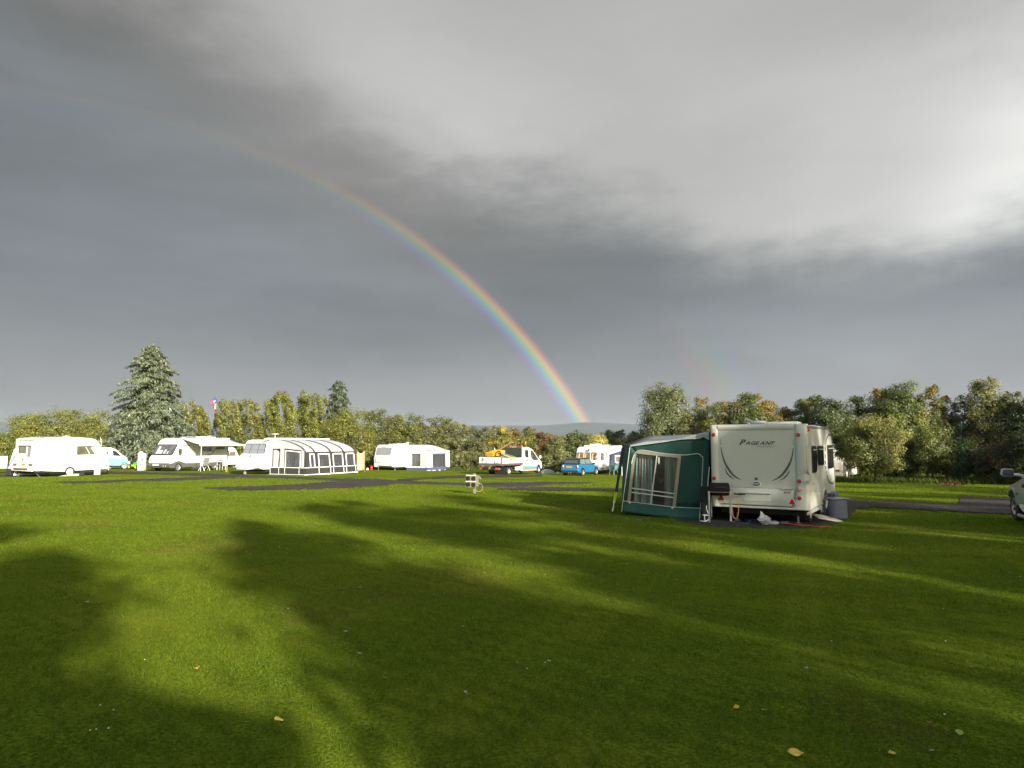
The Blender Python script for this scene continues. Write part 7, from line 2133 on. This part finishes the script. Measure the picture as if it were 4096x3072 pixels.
topE = G_((375, 380), (640, 345), (900, 318), (1150, 288), (1400, 272), (1480, 255), (1545, 280))
botE = G_((250, 1352), (560, 1390), (900, 1432), (1200, 1470), (1395, 1490), (1545, 1492))
midL, midR = G_((270, 1192))[0], G_((1530, 1300))[0]
winO = G_((400, 640), (432, 525), (500, 455), (640, 458), (900, 492), (1130, 520), (1048, 1275), (960, 1268), (650, 1235), (335, 1195))
winI = G_((468, 492), (760, 528), (1075, 558), (1000, 1275), (660, 1238), (378, 1200))
OUT = G_((375, 380), (900, 318), (1400, 272), (1545, 280), (1535, 1300), (1020, 1275), (650, 1235), (272, 1192))
INN = G_((468, 492), (760, 528), (1075, 558), (1075, 558), (1000, 1275), (1000, 1275), (660, 1238), (378, 1200))


def ring_cloth(outer, inner, nstep, amp, seed):
    """cloth with an opening: strips from the outer outline to the opening, gently folded"""
    def resample(P, per):
        out = []
        for i in range(len(P)):
            a, b = P[i], P[(i + 1) % len(P)]
            for k in range(per): out.append(a.lerp(b, k / per))
        return out
    A = resample(outer, 8); B = resample(inner, 8); rows = []
    for k in range(nstep + 1):
        f = k / nstep; row = []
        for i, (a, b) in enumerate(zip(A, B)):
            p = a.lerp(b, f); fold = math.sin(p.y * 9 + p.z * 2.0) * .5 + math.sin(p.y * 23 - p.z * 5) * .25 + math.sin(p.z * 8 + p.y * 3 + seed) * .4
            row.append((p.x + amp * fold * math.sin(math.pi * f) ** .5, p.y, p.z))
        row.append(row[0]); rows.append(row)
    return MB().grid(rows)


ring_cloth(OUT, INN, 7, .020, 1).build('gable_panel', TENTG, t, smooth=True, solid=.004)
rows = []
lowT = G_((272, 1192), (650, 1235), (1020, 1275), (1535, 1302)); lowB = G_((250, 1352), (560, 1390), (1000, 1447), (1540, 1492))
rr_ = wrinkle(lowT, lowB, 30, 5, .02)
MB().grid([[(p.x + w_ - .002, p.y, max(p.z, .005)) for p, w_ in row] for row in rr_]).build('skirt', mat('teal green skirt', srgb(38, 84, 78), .8, var=.1, scale=3, bump=.25), t, smooth=True, solid=.004)
holed('window_border', TAUPE, t, [winO[0], winO[2], winO[5], winO[6]], [winI[5], winI[0], winI[2], winI[3]], n, .016, .022)
m = MB()
m.build
for q in ((winO[9], winO[0], winI[0], winI[5]), (winO[0], winO[1], winO[2], winI[0]), (winO[2], winO[4], winI[1], winI[0]), (winO[4], winO[5], winI[2], winI[1]), (winO[5], winO[6], winI[3], winI[2])):
    pass
bpy.data.objects.remove([c for c in t.children if c.name.startswith('window_border')][0])
m = MB()
Oo = [G_((335, 1195))[0], G_((400, 640))[0], G_((432, 525))[0], G_((500, 455))[0], G_((640, 458))[0], G_((900, 492))[0], G_((1130, 520))[0], G_((1048, 1275))[0]]
Ii = [G_((378, 1200))[0], G_((440, 640))[0], G_((460, 540))[0], G_((468, 492))[0], G_((640, 514))[0], G_((900, 540))[0], G_((1075, 558))[0], G_((1000, 1270))[0]]
for i in range(len(Oo) - 1): m.slab([Oo[i], Oo[i + 1], Ii[i + 1], Ii[i]], n, .020, .028)
m.build('window_border', TAUPE, t)
w = sl('clear_window', VINYL2, t, [Ii[0], Ii[1], Ii[3], Ii[4], Ii[5], Ii[6], Ii[7]], n, .012, .016)
for a, b in (((770, 520), (680, 1232)), ((400, 1005), (1025, 1085)), ((398, 1065), (1012, 1142))):
    band('cross_tape', PIPING, w, G_(a, b), n, .028, .034)
MB().slab(roundpoly(G_((790, 545), (806, 545), (814, 620), (798, 660), (783, 620)), .03), n, .02, .024).build('leaf_motif', mat('cream motif', srgb(206, 208, 168), .6), w)
CURT = stripes('striped curtain cloth', 'Y', [srgb(90, 140, 140), srgb(120, 168, 166), srgb(160, 138, 124), srgb(110, 104, 104), srgb(134, 164, 160), srgb(168, 158, 142), srgb(110, 80, 70), srgb(130, 170, 170), srgb(214, 206, 140), srgb(104, 100, 104)], .075, soft=True)
for (a, b, c, d) in (((445, 470), (690, 500), (700, 1240), (420, 1195)), ((870, 520), (1090, 545), (1000, 1290), (870, 1270))):
    P_ = FP.end(ZP1(a, b, c, d), gxx + .14); rows = []
    for j in range(9):
        g_ = j / 8; rows.append([(gxx + .14 + .035 * math.sin(i * 1.35 + g_ * .8) + .10 * g_ * 0, P_[0].lerp(P_[3], g_).lerp(P_[1].lerp(P_[2], g_), i / 28).y, P_[0].lerp(P_[3], g_).lerp(P_[1].lerp(P_[2], g_), i / 28).z) for i in range(29)])
    MB().grid(rows).build('curtain', CURT, t, smooth=True)
# white pipings
for P_ in (((375, 382), (312, 880), (250, 1352)), ((395, 645), (430, 522), (495, 452), (600, 450), (850, 490), (1100, 512), (1210, 515), (1370, 497), (1430, 540), (1447, 600), (1420, 1150), (1395, 1485)), ((270, 1190), (380, 1205), (650, 1238), (1000, 1280), (1445, 1303))):
    Q = [p + V3((-.03, 0, 0)) for p in G_(*P_)]; MB().tube(curve_pts(Q, 4) if len(Q) > 3 else Q, .010, 5).build('piping', PIPING, t)
for a in ((372, 1215), (1000, 1290)): MB().slab(G_((a[0] - 26, a[1] - 8), (a[0] + 26, a[1] - 4), (a[0], a[1] + 22)), n, .03, .036).build('window_tab', PIPING, t)
# front wall running back from the corner, roof and far gable
corner_t, corner_b = G_((375, 378))[0], G_((250, 1352))[0]
def world_at(px, py, d):
    w_ = ray(px, py); k_ = d / w_.y; return FP.M @ (V3((w_.x * k_, d, CAMZ + w_.z * k_)) - FP.o)
far_t = world_at(2420 + 263 / 3.687, 1680 + 388 / 3.687, 26.6)
far_b = world_at(2420 + 258 / 3.687, 2003, 26.6); far_b.z = .0
rows = []
for j in range(6):
    a, b = corner_t.lerp(corner_b, j / 5), far_t.lerp(far_b, j / 5)
    rows.append([a.lerp(b, i / 12) + V3((0, .02 * math.sin(i * 2.1 + j), 0)) for i in range(13)])
MB().grid(rows).build('front_wall', TENTG, t, smooth=True, solid=.01)
mid_f = world_at(2420 + 640 / 3.687, 1680 + 238 / 3.687, 25.6)
rail_n = V3((gxx, HW + .03, 2.44)); rail_f = V3((xf - .4, HW + .03, 2.44))
rail_n2 = FP.end(ZP1((1545, 165)), gxx)[0]
print('rail', rail_n2, corner_t, far_t, mid_f, rail_f)
rail_n.z = rail_n2.z; rail_f.z = rail_n2.z
rows = []
for j in range(9):
    g_ = j / 8; a = rail_n.lerp(corner_t, g_); b = rail_f.lerp(mid_f, g_)
    va_ = np.array([[p.y, p.z] for p in G_((1545, 168), (1480, 178), (1330, 215), (1130, 270), (900, 305), (640, 332), (375, 372))])
    a = V3((gxx - .03, a.y, float(np.interp(-a.y, -va_[::-1, 0][::-1][::1] if False else np.sort(-va_[:, 0]), va_[np.argsort(-va_[:, 0]), 1]))))
    rows.append([a.lerp(b, i / 10) + V3((0, 0, -.02 * math.sin(math.pi * g_) * math.sin(math.pi * i / 10) + .004 * math.sin(i * 3 + j * 2) * min(1, i))) for i in range(11)])
MB().grid(rows).build('roof_panel', TENTR, t, smooth=True, solid=.008)
MB().slab([corner_t + V3((0, 0, .01)), mid_f + V3((0, 0, .01)), far_t + V3((0, 0, .01))], (0, 0, 1), 0, .012).build('roof_edge_panel', TENTD, t)
sl('far_gable', TENTG, t, [rail_f, mid_f, far_t, far_b, V3((rail_f.x, HW + .05, 0))], (1, 0, 0), 0, .01)
# grey valance along the gable top with its curl near the caravan
va = [p + V3((-.035, 0, 0)) for p in G_((375, 372), (640, 332), (900, 305), (1130, 270), (1330, 215), (1480, 178), (1545, 168))]
vb = [p + V3((-.045, 0, 0)) for p in G_((385, 386), (640, 352), (900, 318), (1150, 282), (1390, 272), (1450, 245), (1545, 290))]
MB().grid([va, [a.lerp(b, .5) + V3((-.02, 0, 0)) for a, b in zip(va, vb)], vb]).build('valance', TENTR, t, solid=.006)
MB().tube(curve_pts([p + V3((-.01, 0, -.003)) for p in vb], 4), .009, 5).build('piping', PIPING, t)
MB().tube([G_((1545, 690))[0] + V3((-.05, 0, 0)), G_((1510, 1110))[0] + V3((-.05, 0, 0))], .012, 5).build('loose_pole', AWW, t)
sl('mud_flap', PIPING, t, [p + V3((-.03, 0, 0)) for p in G_((1185, 1460), (1340, 1478), (1340, 1484), (1185, 1466))], n, 0, .02)
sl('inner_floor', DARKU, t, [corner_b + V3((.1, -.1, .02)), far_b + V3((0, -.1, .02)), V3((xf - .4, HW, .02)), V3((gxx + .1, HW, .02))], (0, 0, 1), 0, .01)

g = ground(2450, 2046)
o = thing('storm_strap', 'black and yellow storm strap running from the green awning roof corner to a peg', 'strap', g)
Q = []
for (a, b), d in zip(ZP1((268, 405), (232, 640), (165, 1062), (133, 1215), (112, 1340)), (23.2, 22.7, 21.9, 21.5, 21.3)):
    w_ = ray(a, b); k_ = d / w_.y; Q.append(V3((w_.x * k_, d, CAMZ + w_.z * k_)) - g)
bb = MB()
def strip(a, b, w_, nm, m_):
    MB().slab([a + V3((-w_, 0, 0)), a + V3((w_, 0, 0)), b + V3((w_, 0, 0)), b + V3((-w_, 0, 0))], (0, 1, 0), -.012, .012).build(nm, m_, o)
strip(Q[0], Q[1], .055, 'black_sleeve', BLACK); strip(Q[1], Q[2], .04, 'black_webbing', BLACK); strip(Q[2], Q[3], .038, 'yellow_webbing', YGREEN); 
MB().tube([Q[3], Q[4], V3((0, 0, .0))], .016, 5).ell(Q[3], (.03, .02, .03), 8, 6).build('spring', AWW, o)

# ------------------------------------------------------------------ barbecue
g = ground(2882, 2092); 
o = thing('gas_barbecue', 'black drum barbecue on tubular legs behind the left corner of the large caravan', 'barbecue', g, -.12)
kk = (CAMZ - g.z) / (2092 - HORIZON)
q_ = lambda px, py, y=0: V3(((px - 2882) * kk, y, (2092 - py) * kk))
A, B = q_(2844, 1957, .12), q_(2924, 1960, .12)
prof = [(.04, -.265), (.15, -.25), (.168, -.22), (.172, .20), (.155, .245), (.05, .262)]
c = (A + B) / 2
MB().lathe([(a, b * (B.x - A.x) / .53) for a, b in prof], (c.x, c.y, c.z), 'X', 24).build('drum', mat('sooty black enamel', (.010, .009, .010), .7, var=.3, scale=12, spec=.25), o, smooth=True)
MB().box((c.x, c.y, c.z + .0), ((B.x - A.x) * .98, .37, .018)).build('rim_band', DARKU, o)
MB().tube([(c.x - .12, c.y - .19, c.z + .06), (c.x + .12, c.y - .19, c.z + .06)], .012, 6).build('handle', BLACK, o)
for px, py, y in ((2837, 1964, -.08), (2921, 1966, -.05)):
    L_ = MB().tube([q_(px, py, y), q_(px, py + 4, y), V3((q_(px, 2090, y).x, y, 0.02 if px < 2900 else .06))], .024, 8).build('leg', STEEL, o)
for px, y in ((2855, .32), (2938, .30)):
    MB().tube([q_(px - 2, 1976, y), V3((q_(px, 0, y).x, y, .12))], .020, 8).build('leg', mat('dark steel leg', (.10, .10, .09), .5, metal=.4), o)
MB().tube([q_(2937, 1974, -.02), q_(2958, 1978, -.04), q_(2980, 1976, -.04)], .022, 6).box(q_(2965, 1974, -.04), (.14, .05, .03)).build('gas_tap', BLACK, o)
MB().tube([q_(2838, 1968, -.05), q_(2922, 1970, -.05)], .012, 5).build('side_bar', STEEL, o)
MB().tube(curve_pts([q_(2924, 1978, -.08), q_(2925, 2040, -.10), q_(2931, 2066, -.12), q_(2941, 2071, -.12), q_(2949, 2050, -.12), q_(2950, 2015, -.1), q_(2946, 1990, -.08)], 6), .009, 6).build('gas_hose', ORHOSE, o)

o = thing('cover_bundle', 'dark green bundle stuffed between the awning and the barbecue', 'cover', ground(2828, 2085))
rows = []
for j in range(7):
    rows.append([(.13 * math.cos(a) * (1 + .2 * math.sin(3 * a + j)), .12 * math.sin(a) + .12, .02 + j * .15) for a in np.linspace(0, 2 * math.pi, 13)])
MB().grid(rows).build('bundle', mat('very dark green cloth', srgb(26, 36, 34), .9, bump=.5), o, smooth=True)

# white folding stand at the awning corner
g = ground(2812, 2086)
o = thing('folding_step', 'small white metal stand by the bottom corner of the green awning', 'stand', g)
kk = (CAMZ - g.z) / (2086 - HORIZON)
def sp3(*q):
    return [V3(((px - 2812) * kk, -.06, max(.012, (2086 - py) * kk))) for px, py in ZA2(*q)]
MB().tube(sp3((1395, 1155), (1600, 1162)), .011, 6).build('top_rail', AWW, o)
MB().tube(curve_pts(sp3((1470, 1165), (1460, 1260), (1485, 1365)), 4), .012, 6).build('upright', AWW, o)
MB().tube(sp3((1310, 1345), (1415, 1375), (1500, 1362), (1530, 1350), (1600, 1290)), .012, 6).build('base_rail', AWW, o)
MB().tube(curve_pts(sp3((1545, 840), (1530, 930), (1560, 1040), (1605, 1130)), 4), .009, 5).build('hanging_cord', AWW, o)

# things under and beside the caravan
g = ground(3063, 2100)
o = thing('plastic_bag', 'crumpled silver white plastic bag under the back of the large caravan', 'bag', g)
rs = np.random.RandomState(8); rows = []
for j in range(9):
    f = j / 8; R_ = .14 * math.sin(math.pi * (.12 + .80 * f)) ** .8 + .01
    rows.append([(R_ * 1.05 * math.cos(a) * (1 + rs.uniform(-.22, .22)) - .05 * f, R_ * .6 * math.sin(a) * (1 + rs.uniform(-.2, .2)), .24 * f ** .9 + .01) for a in np.linspace(0, 2 * math.pi, 13)[:-1]])
    rows[-1].append(rows[-1][0])
m = MB().grid(rows).ell((.20, 0, .05), (.16, .12, .06), 10, 6).slab([(-.14, 0, .2), (-.02, .02, .26), (-.12, 0, .36)], (0, 1, 0), -.01, .01); m.build('bag', FOIL, o)
g = ground(3012, 2110)
o = thing('blue_rope', 'tangled bright blue cord on the gravel behind the large caravan', 'cord', g)
G2_ = lambda z_, *q: [ground(px, py) - g + V3((0, 0, z_)) for px, py in z_(*q)] if False else None
def gp(Zq, lift, *q): return [ground(px, py) - g + V3((0, 0, lift + .05)) for px, py in Zq(*q)]
MB().tube(curve_pts(gp(ZG, .01, (1105, 988), (1145, 982), (1180, 994), (1235, 1003), (1270, 995), (1283, 978), (1262, 962), (1240, 964), (1262, 975), (1310, 968), (1360, 975), (1440, 990)), 5), .006, 5).build('strand', BLUEC, o)
g = ground(2470, 2084)
o = thing('blue_rope', 'short blue cord ends in the grass in front of the green awning', 'cord', g)
MB().tube(gp(ZG, .0, (275, 963), (325, 965)), .008, 4).tube(gp(ZG, .0, (170, 960), (215, 962)), .006, 4).build('strand', BLUEC, o)
g = ground(3220, 2110)
o = thing('orange_cable', 'orange mains cable lying behind the large caravan', 'cable', g)
MB().tube(curve_pts(gp(ZG, .0, (1530, 990), (1560, 1000), (1620, 998), (1680, 1008), (1750, 1014), (1850, 1024), (1900, 1030), (1950, 1026), (2005, 1032)), 5), .011, 5).tube(curve_pts(gp(ZG, .0, (1535, 998), (1640, 1004), (1720, 1018), (1800, 1022)), 5), .009, 5).build('cable', ORCAB, o)
g = ground(3133, 2098)
o = thing('blue_connector', 'small blue plug lying under the caravan near the orange cable', 'plug', g)
MB().tube([(-.07, 0, .05), (.07, .02, .05)], .035, 8).ell((.09, .02, .05), (.05, .045, .045), 8, 6).build('plug', mat('navy plug', srgb(50, 56, 110), .5), o)
# levelling ramp / wheel clamp board
g = ground(3312, 2086)
o = thing('levelling_ramp', 'off white wedge shaped levelling ramp lying beside the caravan wheel', 'ramp', g)
kk = (CAMZ - g.z) / (2086 - HORIZON)
def rp3(*q): return [V3(((px - 3312) * kk, 0, max(.01, (2090 - py) * kk * .9))) for px, py in ZP4(*q)]
P_ = rp3((1210, 680), (1290, 690), (1530, 735), (1600, 770), (1735, 865), (1700, 885), (1260, 780))
P_[0].z = P_[1].z = .26
MB().slab([V3((-.36, .20, .20)), V3((-.26, -.02, .11)), V3((.26, -.12, .02)), V3((.36, -.09, .03)), V3((.18, .07, .10)), V3((-.10, .22, .17))], (0, 0, 1), -.04, .0).build('board', mat('scuffed ramp plastic', srgb(168, 164, 150), .5, var=.1), o, .015)
MB().box((.12, .0, .13), (.10, .06, .035), rz=-.2).build('black_pad', BLACK, o, .01)
MB().box((-.36, .22, .34), (.10, .08, .22)).build('upright_bracket', CREAM, o, .02)
# insulated water barrel
g = ground(3349, 2074)
o = thing('water_barrel', 'grey insulated water barrel with a loose flat lid beside the large caravan', 'water barrel', g, .15)
MB().lathe([(.262, .01), (.272, .03), (.270, .25), (.266, .50), (.262, .53)], (0, 0, 0), 'Z', 30).build('jacket', BARREL, o, smooth=False)
MB().lathe([(.0, .532), (.262, .534)], (0, 0, 0), 'Z', 30).build('top_disc', BARREL, o)
MB().slab(roundpoly([V3((-.27, -.26, .545)), V3((.28, -.24, .560)), V3((.27, .2, .555)), V3((-.33, .16, .60))], .05), (0, 0, 1), 0, .02).build('lid', mat('pale grey foam lid', srgb(150, 154, 168), .6), o)
MB().tube([(-.16, .0, .60), (-.16, .0, .70)], .10, 12).build('cap', mat('dark blue cap', srgb(56, 62, 84), .4), o, .01)
MB().ell((-.02, .08, .66), (.13, .10, .09), 12, 8).build('pump_housing', mat('blue grey plastic', srgb(104, 110, 134), .4), o, smooth=True)
MB().tube(curve_pts([(-.2, 0, .66), (-.34, 0, .60), (-.38, .05, .45), (-.36, .2, .3)], 5), .02, 6).build('water_pipe', mat('grey pipe', srgb(110, 108, 112), .5), o)
MB().slab([(-.36, -.02, .36), (-.30, -.02, .52), (-.28, -.02, .50), (-.33, -.02, .28)], (0, 1, 0), -.02, .02).build('strap', AWW, o)

# ------------------------------------------------------------------ silver four wheel drive at the right edge
FD = Frame((13.1, 18.6), (1.45, .92), (.375, .927))
r = vehicle('off_road_car', 'pale silver green off road car with large wing mirror, cut off by the right edge', 'car', FD)
wx = 1.98
bd = [(2.42, .62), (2.40, .76), (2.32, .86), (2.19, .92), (1.61, 1.05), (1.34, 1.11), (.86, 1.15), (-2.4, 1.15), (-2.48, 1.0), (-2.46, .52)] + list(reversed(arch_pts(-1.0, .42, .44, 9, .5)))[0:0]
bd = [(2.42, .60), (2.40, .76), (2.32, .86), (2.19, .92), (1.61, 1.05), (1.34, 1.12), (.86, 1.16), (-2.4, 1.16), (-2.48, 1.0), (-2.46, .50), (-1.45, .50)]
bd += [(-1.0 + .43 * math.cos(a), .40 + .43 * math.sin(a)) for a in np.linspace(math.pi * .93, .07 * math.pi, 9)] + [(-.5, .48), (1.35, .48)]
bd += [(wx + .46 * math.cos(a), .36 + .46 * math.sin(a)) for a in np.linspace(math.pi * .92, .25 * math.pi, 9)]
taper('body', SILVER, r, bd, .93, .86, 1.16, .75, .05)
taper('cabin', SILVER, r, [(.95, 1.14), (.25, 1.72), (-2.3, 1.80), (-2.42, 1.7), (-2.45, 1.14)], .86, .70, 1.8, 1.14, .05)
for a, b, c, d in ((.72, .02, .20, 1.20), (-.10, -1.0, -.05, 1.20), (-1.1, -2.1, -1.1, 1.20)):
    sl('side_window', GLASS, r, [V3((a, .88 - .0, 1.20)), V3((b, .88, 1.20)), V3((b, .775, 1.66)), V3((max(c, b + .1) if a > 0 else a, .775, 1.66))], (0, 1, .25), -.01, .012)
sl('windscreen', GLASS, r, [V3((.92, -.78, 1.18)), V3((.92, .78, 1.18)), V3((.30, .68, 1.70)), V3((.30, -.68, 1.70))], (.65, 0, .76), .01, .03)
band('pillar', BLACK, r, [V3((.98, .87, 1.13)), V3((.28, .74, 1.72))], (0, 1, .2), .09, .03)
wheel(r, wx, .80, .37, .37, .24, 1, ALLOY, .62, 5); wheel(r, wx, -.80, .37, .37, .24, -1, ALLOY, .62, 5)
wheel(r, -1.0, .80, .37, .37, .24, 1, ALLOY, .62, 5); wheel(r, -1.0, -.80, .37, .37, .24, -1, ALLOY, .62, 5)
m = MB(); P_ = [(wx + .50 * math.cos(a), .36 + .50 * math.sin(a)) for a in np.linspace(math.pi * .95, .22 * math.pi, 12)]
for k in range(11):
    a, b = P_[k], P_[k + 1]; m.slab([V3((a[0], .93, a[1])), V3((b[0], .93, b[1])), V3((wx + (b[0] - wx) * .88, .93, .36 + (b[1] - .36) * .88)), V3((wx + (a[0] - wx) * .88, .93, .36 + (a[1] - .36) * .88))], (0, 1, 0), -.04, .03)
m.build('arch_flare', SILVER, r)
MB().box((2.44, .55, .66), (.10, .75, .16)).build('bumper_end', BLACK, r, .03)
m = MB().slab([V3((1.50, .93, .48)), V3((-.52, .93, .46)), V3((-.52, .93, .30)), V3((1.10, .93, .28)), V3((1.38, .93, .36))], (0, 1, 0), -.2, .0); m.build('sill_panel', CREAM, r, .03)
MB().tube([V3((1.18, 1.0, .20)), V3((-.8, 1.02, .20))], .045, 8).build('side_step', SILVER, r)
band('door_seam', GDECAL, r, [V3((.80, .93, .50)), V3((.84, .93, .9)), V3((.80, .89, 1.15))], (0, 1, 0), .012, .004)
sl('side_repeater', BLACK, r, [V3((1.12, .93, .93)), V3((.95, .93, .90)), V3((.92, .93, .98)), V3((1.02, .92, 1.01))], (0, 1, 0), -.01, .01)
sl('badge', GDECAL, r, [V3((1.75, .94, .71)), V3((1.45, .94, .70)), V3((1.48, .94, .74)), V3((1.68, .94, .74))], (0, 1, 0), 0, .008)
underbody(r, -2.3, 2.3, -.75, .75, .25, .6)
mp = FD.end(ZD((390, 215), (470, 203), (650, 210), (690, 240), (685, 390), (650, 408), (520, 400), (420, 388), (375, 340)), .55)
o = MB().slab(mp, (-1, 0, 0), -.09, .0).build('wing_mirror', mat('mirror shell', srgb(170, 174, 170), .4, coat=.3), r, .02)
ci = sum(mp, V3()) / len(mp)
sl('mirror_glass', mat('mirror glass', srgb(70, 70, 80), .08, metal=.3, coat=.6), o, [ci + (p - ci) * .84 + V3((0, -.01, 0)) for p in mp], (-1, 0, 0), .001, .006)
mb_ = FD.end(ZD((685, 345), (800, 350)), .55)
MB().tube([mb_[0], mb_[1], V3((.62, .86, 1.18))], .035, 8).build('mirror_arm', AWW, o)
